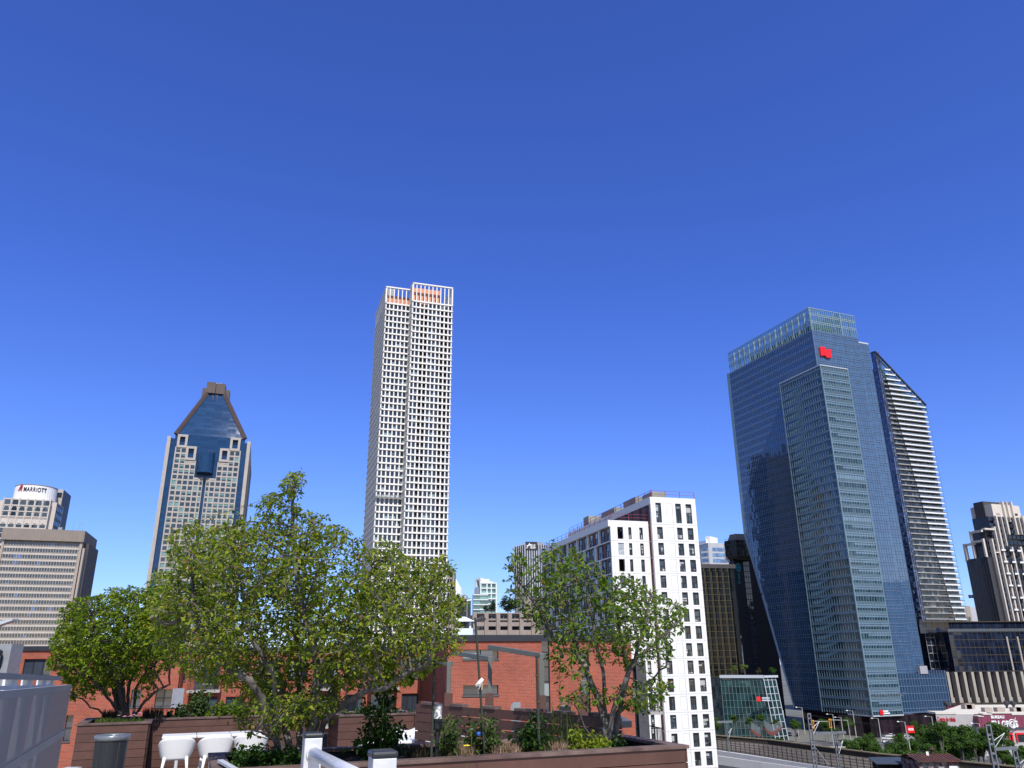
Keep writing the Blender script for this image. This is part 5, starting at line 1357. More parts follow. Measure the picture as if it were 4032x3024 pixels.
def railway():
    root = empty('railway_viaduct', (par[2].x, par[2].y, 0), 'railway viaduct with several tracks and a brown stained parapet along its far side', 'railway viaduct')
    m = MB(); strip(m, par, -.1, .5, 9.2, zp-.12); m.build('parapet', M['darkbeam'], root)
    m = MB(); strip(m, par, -.25, .65, zp-.12, zp+.1); m.build('coping', M['creamtop'], root)
    # deck: between the parapet and the fence
    n = min(len(par), len(fen)); A = [Vector((p.x, p.y, 0)) for p in par]; B = [Vector((p.x, p.y, 0)) for p in fen]
    def resample(P_, k):
        Ls = [0]
        for a, b in zip(P_[:-1], P_[1:]): Ls.append(Ls[-1]+(b-a).length)
        out = []
        for i in range(k):
            s = Ls[-1]*i/(k-1); j = 0
            while j < len(P_)-2 and Ls[j+1] < s: j += 1
            out.append(P_[j]+(P_[j+1]-P_[j])*((s-Ls[j])/max(1e-6, Ls[j+1]-Ls[j])))
        return out
    K = 14; A = resample(A, K); B = resample(B, K); m = MB()
    for i in range(K-1):
        q = [B[i], B[i+1], A[i+1], A[i]]; m.hexa([Vector((p.x, p.y, 7.6)) for p in q], [Vector((p.x, p.y, 9.2)) for p in q])
        q2 = [B[i]+Vector((-3, -5, 0)), B[i+1]+Vector((-3, -5, 0)), B[i+1], B[i]]; m.hexa([Vector((p.x, p.y, 7.0)) for p in q2], [Vector((p.x, p.y, 9.1)) for p in q2])
    m.build('deck', M['gravel'], root)
    m = MB()
    for i in range(K-1):
        q3 = [B[i]+(A[i]-B[i])*(-.0), B[i+1], B[i+1]+(B[i+1]-A[i+1]).normalized()*5, B[i]+(B[i]-A[i]).normalized()*5]; m.hexa([Vector((p.x, p.y, 9.11)) for p in q3], [Vector((p.x, p.y, 9.16)) for p in q3])
    m.build('service_path', M['paleground'], root)
    for t in (.12, .2, .32, .40, .54, .62, .76, .84):
        P_ = [a+(b-a)*t for a, b in zip(B, A)]; m = MB(); strip(m, P_, -.15, .15, 9.2, 9.45); m.build('rail', M['rustrail'], root)
    for t in (.16, .36, .58, .80):
        P_ = [a+(b-a)*t for a, b in zip(B, A)]; m = MB(); strip(m, P_, -1.2, 1.2, 9.2, 9.26); m.build('track_bed', M['creamtop2'], root)
    m = MB()
    for p, d in along(par, 14): m.cbox((p.x-1.5, p.y-3, 0), 1.6, 1.6, 7.6, 0)
    for p, d in along(par, 14)[:1]: pass
    mm = [(p, d) for p, d in along(par, 14)]
    for p, d in mm:
        q = MB(); q.cbox((p.x+.6, p.y-1.4, 0), 1.2, 1.2, 7.6, 0); q.build('pier', M['pale'], root)
    # fence
    fr = empty('security_fence', (fen[1].x, fen[1].y, 9.2), 'tall black steel fence with pale top rail along the near side of the tracks', 'fence')
    for p, d in along(fen, 1.75)[:95]:
        if not (2700 < 2016+p.x/p.y*3236 < 4300): continue
        q = MB(); q.cbox((p.x, p.y, 9.2), .16, .16, 2.8, 0); q.build('post', M['railblack'], fr)
    for z, w_, mt in ((11.9, .12, M['creamtop']), (11.3, .05, M['railblack']), (10.7, .05, M['railblack']), (10.1, .05, M['railblack']), (9.5, .05, M['railblack'])):
        q = MB(); strip(q, fen, -w_/2, w_/2, z, z+w_); q.build('fence_rail', mt, fr)
M['rustrail'] = mat('worn steel rail', (.50, .44, .37), .4, var=.15, metal=.4)
M['creamtop2'] = mat('brown track bed', (.12, .095, .07), .9, var=.3, scale=1.5)
railway()
def road_ramp():
    zt = 11.4; A = ext(poly_on([(2836, 2957), (2990, 2980), (3198, 3011)], zt), 60, 40); B = ext(poly_on([(2836, 2977), (3000, 3000), (3171, 3023)], zt), 60, 40)
    root = empty('road_viaduct', (A[1].x, A[1].y, 0), 'white walled road ramp on round piers below the railway, beside the white building', 'road viaduct')
    m = MB()
    for i in range(len(A)-1):
        q = [B[i], B[i+1], A[i+1], A[i]]; m.hexa([Vector((p.x, p.y, 8.6)) for p in q], [Vector((p.x, p.y, 10.2)) for p in q])
    m.build('deck', M['pale'], root)
    m = MB()
    for i in range(len(A)-1):
        f_ = lambda t, k_: A[k_]+(B[k_]-A[k_])*t
        m.quad(Vector((*f_(.97, i)[:2], 10.21)), Vector((*f_(.97, i+1)[:2], 10.21)), Vector((*f_(.03, i+1)[:2], 10.21)), Vector((*f_(.03, i)[:2], 10.21)))
    m.build('roadway', M['asphalt'], root)
    for P_, s in ((A, .3), (B, -.3)):
        m = MB(); strip(m, P_, min(0, s), max(0, s), 9.6, zt); m.build('parapet', M['offwhite'], root)
    m = MB()
    for i in range(len(A)-1): strip(m, [(A[i]+B[i])*.5, (A[i+1]+B[i+1])*.5], -.15, .15, 10.2, 10.85)
    m.build('median', M['pale'], root)
    for p, d in along(B, 9):
        q = MB(); q.tube([(p.x+.8, p.y+1, 0), (p.x+.8, p.y+1, 8.6)], .55, 12); q.build('pier', M['pale'], root)
road_ramp()

# ------------------------------------------------------------------ railway huts
def hut():
    Y_ = 165; root0 = at(3660, 3010, Y_); zr = at(3640, 2966, Y_+3).z; ze = at(3590, 2984, Y_).z; ze2 = at(3700, 2997, Y_-2).z
    root = empty('rusty_railway_hut', (root0.x, root0.y, 7), 'rusty red railway hut with a ribbed metal roof and a small chimney', 'hut')
    x0, x1 = at(3592, 3010, Y_).x, at(3768, 3010, Y_).x; y0, y1 = Y_-2, Y_+6; zc = (zr+ze2)/2
    m = MB(); m.box(x0+.5, x1-.5, y0+.4, y1-.4, 6, ze2-.1); m.build('wall', M['rustpatch'], root)
    m = MB(); n = 26
    for i in range(n):
        xa = x0+(x1-x0)*i/n; xb = x0+(x1-x0)*(i+1)/n; h = .0 if i % 2 else .09
        m.hexa([(xa, y0-.3, ze2-.12), (xb, y0-.3, ze2-.12), (xb, (y0+y1)/2, zr-.12), (xa, (y0+y1)/2, zr-.12)], [(xa, y0-.3, ze2+h), (xb, y0-.3, ze2+h), (xb, (y0+y1)/2, zr+h), (xa, (y0+y1)/2, zr+h)])
    m.hexa([(x0, (y0+y1)/2, zr-.12), (x1, (y0+y1)/2, zr-.12), (x1, y1+.3, ze2-.12), (x0, y1+.3, ze2-.12)], [(x0, (y0+y1)/2, zr), (x1, (y0+y1)/2, zr), (x1, y1+.3, ze2), (x0, y1+.3, ze2)])
    o = m.build('roof', M['rust'], root)
    q = at(3670, 2955, Y_+2); m = MB(); m.lathe((q.x, q.y, zr-.1), [(.3, 0), (.3, .7), (.55, .8), (.55, .95), (.1, 1.3)], 12); m.build('chimney', M['rust'], o)
    for xx in (.15, .38, .62): m = MB(); m.box(x0+(x1-x0)*xx, x0+(x1-x0)*(xx+.1), y0+.3, y0+.42, 8.5, ze2-1.0); m.build('window', M['slateglass'], root)
    m = MB(); m.box(x0+(x1-x0)*.72, x0+(x1-x0)*.9, y0+.3, y0+.42, 8.8, ze2-.9); m.build('white_board', M['whitemetal'], root)
    m = MB(); q = at(3652, 2968, Y_+1); m.box(q.x-.25, q.x+.25, q.y, q.y+.1, zr-.3, zr+.5); m.build('notice_plate', M['white'], root)
    # dark shelter
    a, b = at(3432, 3000, 172), at(3588, 3000, 172); zt = at(3500, 2983, 175).z; zb = at(3500, 3003, 171).z
    r2 = empty('platform_shelter', ((a.x+b.x)/2, 173, 7), 'dark blue grey platform shelter roof left of the rusty hut', 'shelter')
    m = MB(); m.hexa([(a.x, 170, zb-.15), (b.x, 170, zb-.3), (b.x, 176, zt-.15), (a.x+1, 176, zt-.15)], [(a.x, 170, zb), (b.x, 170, zb-.1), (b.x, 176, zt), (a.x+1, 176, zt)]); m.build('roof', M['shelter'], r2)
    for t in (.08, .4, .7, .96): m = MB(); m.box(a.x+(b.x-a.x)*t, a.x+(b.x-a.x)*t+.2, 171, 171.2, 7, zb-.1); m.build('post', M['railblack'], r2)
    m = MB(); m.box(a.x+1, b.x-1, 174, 174.3, 7, zb-.2); m.build('back_wall', M['railblack'], r2)
M['shelter'] = mat('blue grey shelter roof', (.05, .065, .09), .5, var=.15)
hut()

# ------------------------------------------------------------------ catenary masts
def mast(xt, yt, xb, yb, Yd, wpx, label, arm=None, name='catenary_mast'):
    t = at(xt, yt, Yd); b = at(xb, yb, Yd); w_ = wpx/3236*Yd; root = empty(name, (b.x, Yd, 5), label, 'mast', 'steel masts over the railway')
    m = MB()
    for s in (-1, 1): m.box(b.x+s*w_/2-w_*.14, b.x+s*w_/2+w_*.14, Yd-.15, Yd+.15, 4, t.z)
    z = 5; 
    while z < t.z-.5: m.box(b.x-w_/2, b.x+w_/2, Yd-.08, Yd+.08, z, z+w_*.45); z += w_*1.9
    m.box(b.x-w_*.64, b.x+w_*.64, Yd-.16, Yd+.16, t.z-.25, t.z); m.build('shaft', M['galv'], root)
    if arm:
        (ax, ay, bx2, by2) = arm; p, q = at(ax, ay, Yd), at(bx2, by2, Yd); m = MB(); m.beam(p, q, .3, .45); m.build('cross_beam', M['galv'], root)
    # insulator brackets
    z = t.z-2.2; m = MB(); m.beam((b.x+w_/2, Yd-.3, z-.2), (b.x+w_*3.2, Yd-.3, z+.9), .07); m.beam((b.x+w_/2, Yd-.3, z-1.2), (b.x+w_*3.2, Yd-.3, z+.9), .06); m.build('bracket', M['whitemetal'], root)
    return root
mast(3181, 2808, 3213, 3040, 150, 11, 'tall grey lattice railway mast nearest the white building', (3210, 2888, 3330, 2884))
mast(3290, 2884, 3296, 2960, 152, 8, 'short grey mast right of the tall mast, carrying its cross beam')
mast(3888, 2852, 3925, 3040, 140, 17, 'thick grey railway mast in front of the purple shop sign', (3915, 2950, 4005, 2944))
mast(3999, 2942, 4012, 3040, 142, 14, 'grey mast at the right edge below the purple shop')
mast(2861, 2844, 2865, 2893, 205, 5, 'small grey mast with a flat top beam beside the white building', (2824, 2843, 2884, 2841))
def wires():
    root = empty('overhead_wires', (70, 150, 8), 'thin overhead wires sagging between the railway masts', 'wires')
    pts = [at(3186, 2815, 150), at(3890, 2860, 140), at(4100, 2890, 140)]
    for dz in (0, -2.2):
        m = MB(); P_ = []
        for a, b in zip(pts[:-1], pts[1:]):
            for i in range(8): t = i/8; P_.append(a+(b-a)*t+Vector((0, 0, dz-.9*math.sin(math.pi*t))))
        m.tube(P_, .018, 4); m.build('wire', M['railblack'], root)
    m = MB(); m.tube([at(3200, 2930, 150), at(3262, 3010, 140)], .03, 5); m.build('stay_wire', M['edge'], root)
wires()

# ------------------------------------------------------------------ street lamps, traffic lights
def lamp_proto():
    root = empty('street_lamp', (0, 0, 0), 'x', 'lamp post', 'street lamps around the car park and road'); root.name = 'street_lamp'
    m = MB(); m.tube([(0, 0, 0), (0, 0, 10)], [.20, .14], 8); m.build('pole', M['lampgrey'], root)
    m = MB(); m.tube([(0, 0, 9.9), (.9, 0, 10.05), (2.3, 0, 10.1)], .05, 6); m.build('arm', M['lampgrey'], root)
    m = MB(); m.lathe((2.5, 0, 9.95), [(.42, 0), (.45, .14), (.3, .3), (.08, .36)], 14); m.build('lamp_head', M['whitemetal'], root)
    return root
lp = lamp_proto(); firstl = True
LAMPS = [(2925, 2889, -1, 10.6, 'pole with arm left in front of the glass pavilion'), (2952, 2892, 1, 10.6, 'pole with arm right before the pavilion centre'),
 (2994, 2893, -1, 6.5, 'short pole left of the red brown footbridge'), (3010, 2890, 1, 6.6, 'short pole behind the red brown footbridge'), (3094, 2893, -1, 10, 'pole right of the footbridge'),
 (3146, 2905, -1, 6, 'bare post by the dark round tree'), (3170, 2890, -1, 11, 'tall pole just left of the lattice mast'), (3290, 2895, -1, 8.5, 'pole beside the yellow traffic signal'), (3322, 2905, -1, 8, 'pole right of the yellow traffic signal'),
 (3372, 2903, -1, 10.5, 'pole before the tower lobby, arm left'), (3405, 2899, -1, 8, 'pole under the left end of the tower lobby'), (3425, 2899, 1, 10, 'pole under the red tower sign'), (3472, 2925, -1, 9, 'pole among parked cars'),
 (3486, 2895, -1, 9, 'pole on the far side of the parked cars'), (3500, 2885, 1, 8, 'pole by the maroon lobby'), (3534, 2872, -1, 7, 'ochre pole by the lobby'), (3613, 2872, -1, 10, 'pole in front of the ribbed glass wing'),
 (3684, 2915, -1, 9, 'pole left of the pale shop wall'), (3743, 2870, 1, 8, 'double headed pole before the pale shop wall'), (3580, 2952, -1, 9.5, 'pole beside the red billboard'), (3640, 2966, -1, 8, 'pole above the rusty hut'),
 (3882, 2990, -1, 11, 'tall pole left of the thick railway mast'), (3842, 2990, -1, 6.5, 'short pole left of the thick railway mast'), (3970, 2970, 1, 13, 'tall thin pole right of the purple sign'), (4010, 2950, -1, 11, 'ochre pole right of the purple sign')]
for i, (x, y, s, h, lab) in enumerate(LAMPS):
    o = lp if i == 0 else copy_tree(lp)
    p = on_z(x, y, 0); o.location = p; o.scale = (s, 1, h/10); o['label'] = 'grey lamp '+lab
def signal(x, y, yb, label):
    p = at(x, y, 325); root = empty('traffic_light', (p.x, 325, 0), label, 'traffic light', 'yellow traffic signals')
    m = MB(); m.box(p.x-.45, p.x+.45, 324.6, 325, p.z-1.6, p.z+1.6); o = m.build('housing', M['yellow'], root)
    m = MB(); m.box(p.x-.22, p.x+.22, 324.5, 324.6, p.z-1.3, p.z+1.3); m.build('lenses', M['railblack'], o)
    m = MB(); m.tube([(p.x, 325.2, p.z+1.2), (p.x+7, 325.2, p.z+1.0), (p.x+7.2, 325.2, 0)], .12, 6); m.build('pole', M['lampgrey'], root)
M['yellow'] = mat('signal yellow', (.75, .30, .01), .5, var=.03)
signal(3200, 2853, 0, 'yellow traffic signal beside the tall lattice mast'); signal(3268, 2848, 0, 'yellow traffic signal on an arm in front of the glass tower')

# ------------------------------------------------------------------ red brown footbridge like sculpture
M['brownsteel'] = mat('red brown steel', (.16, .045, .04), .6, var=.1)
def sculpture():
    Y_ = 300; root = empty('curved_footbridge', (at(3044, 2896, Y_).x, Y_, 0), 'red brown wavy steel footbridge sculpture with clear railings on the plaza', 'sculpture')
    def P(l): return [at(2800+x*.226, 2740+y*.226, Y_) for x, y in l]
    a = P([(940, 545), (985, 590), (1060, 630), (1090, 632), (1150, 600), (1250, 540)]); b = P([(940, 580), (1000, 650), (1050, 690), (1090, 695), (1150, 660), (1245, 555)])
    m = MB(); f = a+[p+Vector((0, 3, 0)) for p in a]
    for i in range(5): m.hexa([b[i], b[i+1], b[i+1]+Vector((0, 3, 0)), b[i]+Vector((0, 3, 0))], [a[i], a[i+1], a[i+1]+Vector((0, 3, 0)), a[i]+Vector((0, 3, 0))])
    m.build('steel_wing', M['brownsteel'], root)
    a2 = P([(700, 575), (770, 620), (870, 690)]); b2 = P([(700, 600), (770, 680), (850, 720)]); m = MB()
    for i in range(2): m.hexa([b2[i], b2[i+1], b2[i+1]+Vector((0, 3, 0)), b2[i]+Vector((0, 3, 0))], [a2[i], a2[i+1], a2[i+1]+Vector((0, 3, 0)), a2[i]+Vector((0, 3, 0))])
    m.build('steel_wing', M['brownsteel'], root)
    m = MB()
    for A in (a, a2):
        for i in range(len(A)-1): m.quad(A[i], A[i+1], A[i+1]+Vector((0, 0, 2.4)), A[i]+Vector((0, 0, 2.4)))
    m.build('clear_railing', M['clearrail'], root)
M['clearrail'] = clear_glass('clear railing panel', (.75, .8, .82), .1, .35, (.3, .33, .35))
sculpture()

# ------------------------------------------------------------------ billboard
def billboard():
    Y_ = 262; a, b = at(3568, 2858, Y_), at(3602, 2886, Y_); root = empty('billboard', ((a.x+b.x)/2, Y_, 0), 'red billboard with white lettering on a post in the car park', 'billboard')
    Fb = Face((a.x, Y_), (b.x, Y_)); m = MB(); Fb.box(m, 0, Fb.L, b.z, a.z, -.3, 0); o = m.build('board', M['red'], root)
    text_part('lettering', 'enco', 1.3, Fb, .5, b.z+.75, .03, M['signwhite'], root, .02, width=Fb.L*.7, bold=.05)
    m = MB(); m.tube([(a.x+.2, Y_+.3, 0), (a.x+.2, Y_+.3, a.z)], .14, 8); m.build('post', M['lampgrey'], root)
billboard()

# ------------------------------------------------------------------ shop with purple front
M['purple'] = mat('plum shop fascia', (.22, .045, .085), .6, var=.06, scale=.5)
M['shopwall'] = mat('pale grey shop wall', (.44, .42, .42), .8, var=.06, scale=.3)
M['roofwhite'] = mat('cream flat roof', (.66, .62, .54), .8, var=.06, scale=.2)
def shop():
    k = .2435
    def px(x, y): return (3600+x*k, 2620+y*k)
    Yd = 300; Rz = 96
    c = at(*px(340, 770), Yd); e = hit(*px(950, 800), c, Rz); F1 = Face(c, e); z1 = c.z
    root = empty('stationery_shop', (e.x, e.y, 0), 'big box shop with cream roof and plum coloured sign front, bottom right', 'shop')
    bl_ = D(36)*60; m = MB(); m.prism([c[:2], e[:2], (e.x+60, e.y+50), (c.x+bl_.x, c.y+bl_.y)], 0, z1-.4); m.build('side_wall', M['shopwall'], root)
    m = MB(); F1.box(m, 0, F1.L*.55, z1-.4, z1+.25, -8, .2); m.build('coping', M['roofwhite'], root)
    m = MB(); m.prism([(c.x+.6, c.y+.5), (e.x, e.y+.5), (e.x+90, e.y-8), (e.x+90, e.y+48), (c.x+bl_.x, c.y+bl_.y)], z1-.4, z1-.1); m.build('roof', M['roofwhite'], root)
    # front volume
    p = e; q = hit(4090, 2800, p, Rz); F2 = Face(p+D(186)*3, q+D(186)*3); zt = F2.zof(*px(1250, 775)); zb = F2.zof(*px(1100, 1000))
    m = MB(); F2.box(m, 0, F2.L, 0, zb, -3, 0); m.build('front_wall', M['shopwall'], root)
    m = MB(); u1 = F2.uof(*px(1100, 800)); u2 = F2.uof(*px(1240, 800)); u3 = F2.uof(*px(1560, 800))
    F2.box(m, 0, u1, zb, F2.zof(*px(1000, 828)), -3, .8); F2.box(m, u1, u2, zb, F2.zof(*px(1170, 795)), -3, .8); F2.box(m, u2, u3, zb, zt, -3, .8); F2.box(m, u3, F2.L, zb, F2.zof(*px(1650, 800)), -3, .8)
    for i in range(14): u = .8+i*2.2; F2.box(m, u, u+.12, zb, F2.zof(*px(1000, 828))-.1, .8, .9)
    m.build('sign_fascia', M['purple'], root)
    m = MB(); F2.box(m, u1, u2, F2.zof(*px(1170, 795)), F2.zof(*px(1170, 795))+.35, -3, 1); F2.box(m, u2, u3, zt, zt+.3, -3, 1); F2.box(m, 0, u1, F2.zof(*px(1000, 828)), F2.zof(*px(1000, 828))+.3, -3, 1); F2.box(m, u3, F2.L, F2.zof(*px(1650, 800)), F2.zof(*px(1650, 800))+.5, -3, 1); m.build('fascia_coping', M['roofwhite'], root)
    ua, ub = F2.uof(*px(1222, 850)), F2.uof(*px(1437, 850)); za = F2.zof(*px(1330, 866))
    text_part('sign_lettering', 'BUREAU', 1.3, F2, ua, za+.25, .95, M['signwhite'], root, .06, width=ub-ua, bold=.06)
    ua, ub = F2.uof(*px(1235, 940)), F2.uof(*px(1655, 940)); za = F2.zof(*px(1440, 990))
    text_part('sign_lettering', 'EN GROS', 2.75, F2, ua, za, .95, M['signwhite'], root, .06, width=ub-ua, bold=.12)
    # ring with tick round the O
    m = MB(); uo = F2.uof(*px(1560, 935)); zo = F2.zof(*px(1560, 940)); n = 24; pts = [F2.p(uo+1.15*math.cos(2*math.pi*i/n), zo+1.35*math.sin(2*math.pi*i/n), 1.2) for i in range(n+1)]; m.tube(pts, .16, 6, False)
    m.build('sign_ring', M['signwhite'], root)
    m = MB(); m.beam(F2.p(uo-.5, zo, 1.3), F2.p(uo, zo-.5, 1.3), .16); m.beam(F2.p(uo, zo-.5, 1.3), F2.p(uo+1.3, zo+2.0, 1.3), .16); m.build('sign_tick', M['signwhite'], root)
    # red framed windows
    for (x0, x1) in ((1520, 1590), (1640, 1800)):
        u0, u1_ = F2.uof(*px(x0, 1150)), F2.uof(*px(x1, 1150)); za, zb_ = F2.zof(*px(1700, 1235)), F2.zof(*px(1700, 1090)); m = MB(); F2.box(m, u0, u1_, za, zb_, 0, .15); o = m.build('window', M['slateglass'], root)
        f = MB(); F2.box(f, u0, u1_, zb_-.5, zb_, .15, .5); F2.box(f, u0, u0+.4, za, zb_-.5, .15, .5); F2.box(f, u1_-.4, u1_, za, zb_-.5, .15, .5); f.build('frame', M['red'], o)
    # faded red lettering band on the side wall
    ua, ub = F1.uof(*px(375, 880)), F1.uof(*px(665, 880)); za = F1.zof(*px(520, 905)); m = MB()
    text_part('wall_lettering', 'Centre de rabais', 2.2, F1, ua, za, .1, M['signred'], root, .05, width=ub-ua, bold=.05)
    # roof things
    for x, y, s in ((870, 745, 2.6), (905, 735, 3.2)): q = at(*px(x, y), 322); m = MB(); m.box(q.x-s/2, q.x+s/2, 321, 324, z1-.1, q.z+2.5); m.build('roof_unit', M['tan'], root)
    for x, y in ((1700, 770), (1650, 760), (1190, 775), (1390, 768)): q = at(*px(x, y), 306); m = MB(); m.box(q.x-1.4, q.x+1.4, 305, 307.5, z1-.1, z1+1.3); m.build('roof_unit', M['tan'], root)
    for x, y in ((1500, 680), (1610, 680), (540, 735)):
        q = at(*px(x, y), 325); m = MB(); m.lathe((q.x, 325, z1-.1), [(.5, 0), (.4, .8), (1.0, 1.4), (1.1, 2.1), (.5, 2.7)], 12); m.build('roof_fan', M['dkmetal'], root)
    return F1, z1, px
shop_d = shop()
def mall():
    F1, z1, px = shop_d
    Yd = 372; a = at(*px(600, 730), Yd); root = empty('stepped_parapet_building', (a.x, Yd, 0), 'cream building with stepped parapet edged in red, behind the shop roof', 'building')
    prof = [(600, 660, 705), (660, 715, 680), (715, 810, 665), (810, 990, 640), (990, 1100, 655), (1100, 1240, 680), (1240, 1800, 700)]
    for x0, x1, y in prof:
        p, q = at(*px(x0, y), Yd), at(*px(x1, y), Yd); m = MB(); m.box(p.x, q.x, Yd, Yd+6, 0, p.z); o = m.build('parapet_step', M['roofwhite'], root)
        m = MB(); m.box(p.x-.1, q.x+.1, Yd-.15, Yd+6, p.z, p.z+.35); m.build('red_coping', M['maroon'] if x0 != 600 else M['red'], o)
mall()

# ------------------------------------------------------------------ dark podium with cream fins
M['fin'] = mat('cream stone fin', (.37, .34, .30), .8, var=.06, scale=.4)
M['finglass'] = glass('brown black podium glass', (.010, .017, .038), cell=(2.2, 3.5), tilt=.02, dark=.6, spec=.5, blinds=.03, bc=(.06, .05, .05))
def fin_building():
    k = .2435
    def px(x, y): return (3600+x*k, 2620+y*k)
    Rz = 88; Yd = 388; c = at(*px(480, 90), Yd); e = hit(*px(1600, 75), c, Rz); F_ = Face(c, e)
    z1 = c.z; z0 = F_.zof(*px(1000, 600)); root = empty('finned_podium_building', (c.x, c.y, 0), 'dark glass building with tall cream fins below and terrace glass on top, far right', 'office building')
    kk = .4665
    def p9(x, y): return (3400+x*kk, 2250+y*kk)
    zt = F_.zof(*p9(1000, 515)); 
    m = MB(); F_.box(m, 0, F_.L+60, 0, z1, -30, -2.4); m.build('recessed_glazing', M['finglass'], root)
    uL = F_.uof(*p9(725, 600)); m = MB(); F_.box(m, uL, F_.L+60, z1, zt, -30, .5)
    o = m.build('upper_block', M['finglass'], root)
    mu = MB(); u = uL
    while u < F_.L+30: F_.box(mu, u, u+.14, z1, zt, .5, .62); u += 2.3
    for i in range(1, 5): z = z1+(zt-z1)*i/5; F_.box(mu, uL, F_.L+40, z, z+.25, .5, .64)
    mu.build('mullions', M['bronze'], root)
    m = MB(); F_.box(m, uL-.2, F_.L+60, z1-.5, z1, -3, .6); F_.box(m, uL-.2, F_.L+60, zt, zt+.5, -30, .7); m.build('bands', M['dkmetal'], root)
    pitch = (F_.uof(*px(1420, 90))-F_.uof(*px(490, 90)))/7.0
    for i in range(14):
        u0 = F_.uof(*px(490, 90))+i*pitch; m = MB(); F_.box(m, u0, u0+1.25, z0, z1-.5, -2.4, 1.2); F_.box(m, u0+1.25, u0+pitch*.52, z0, z0+2.2, -2.4, .6); m.build('fin', M['fin'], root)
    m = MB(); F_.box(m, -.3, F_.L+60, z0-.8, z0, -3, 1.3); m.build('sill_band', M['darkbeam'], root)
    # right hand part with pale verticals
    for i in range(5):
        u = F_.uof(*p9(1200, 600))+i*5.2; m = MB(); F_.box(m, u, u+.7, z1, zt-2, .62, 1.2); m.build('upper_fin', M['fin'], root)
    # setback terrace level
    Fp = Face(F_.p(F_.uof(*p9(560, 480)), 0, -9), F_.p(F_.L+60, 0, -9)); z3 = Fp.zof(*p9(1000, 428)); m = MB(); Fp.box(m, 0, Fp.L, zt, z3, -18, 0); m.build('terrace_glazing', M['finglass'], root)
    mu = MB()
    for i in range(22): Fp.box(mu, i*3.2, i*3.2+.12, zt, z3, 0, .1)
    Fp.box(mu, 0, Fp.L, z3, z3+.4, -18, .8); mu.build('terrace_frame', M['bronze'], root)
    gr = MB(); F_.rect(gr, uL, F_.L+50, zt+.5, zt+1.7, .5); gr.build('glass_balustrade', M['clearrail'], root)
    # left shoulder next to the condominium
    a = hit(*p9(505, 460), c+Vector((0, 12, 0)), Rz); b = hit(*p9(730, 460), c+Vector((0, 12, 0)), Rz); Fq = Face(a, b); m = MB(); Fq.box(m, 0, Fq.L, 0, Fq.zof(*p9(600, 465)), -20, 0); m.build('side_block', M['finglass'], root)
    mu = MB()
    for i in range(9): Fq.box(mu, 0, Fq.L, z0+i*3.6, z0+i*3.6+.3, 0, .3)
    for i in range(7): Fq.box(mu, Fq.L*i/6, Fq.L*i/6+.15, 0, Fq.zof(*p9(600, 465)), 0, .2)
    mu.build('side_bands', M['slab'], root)
    return F_, zt, p9
fin_d = fin_building()
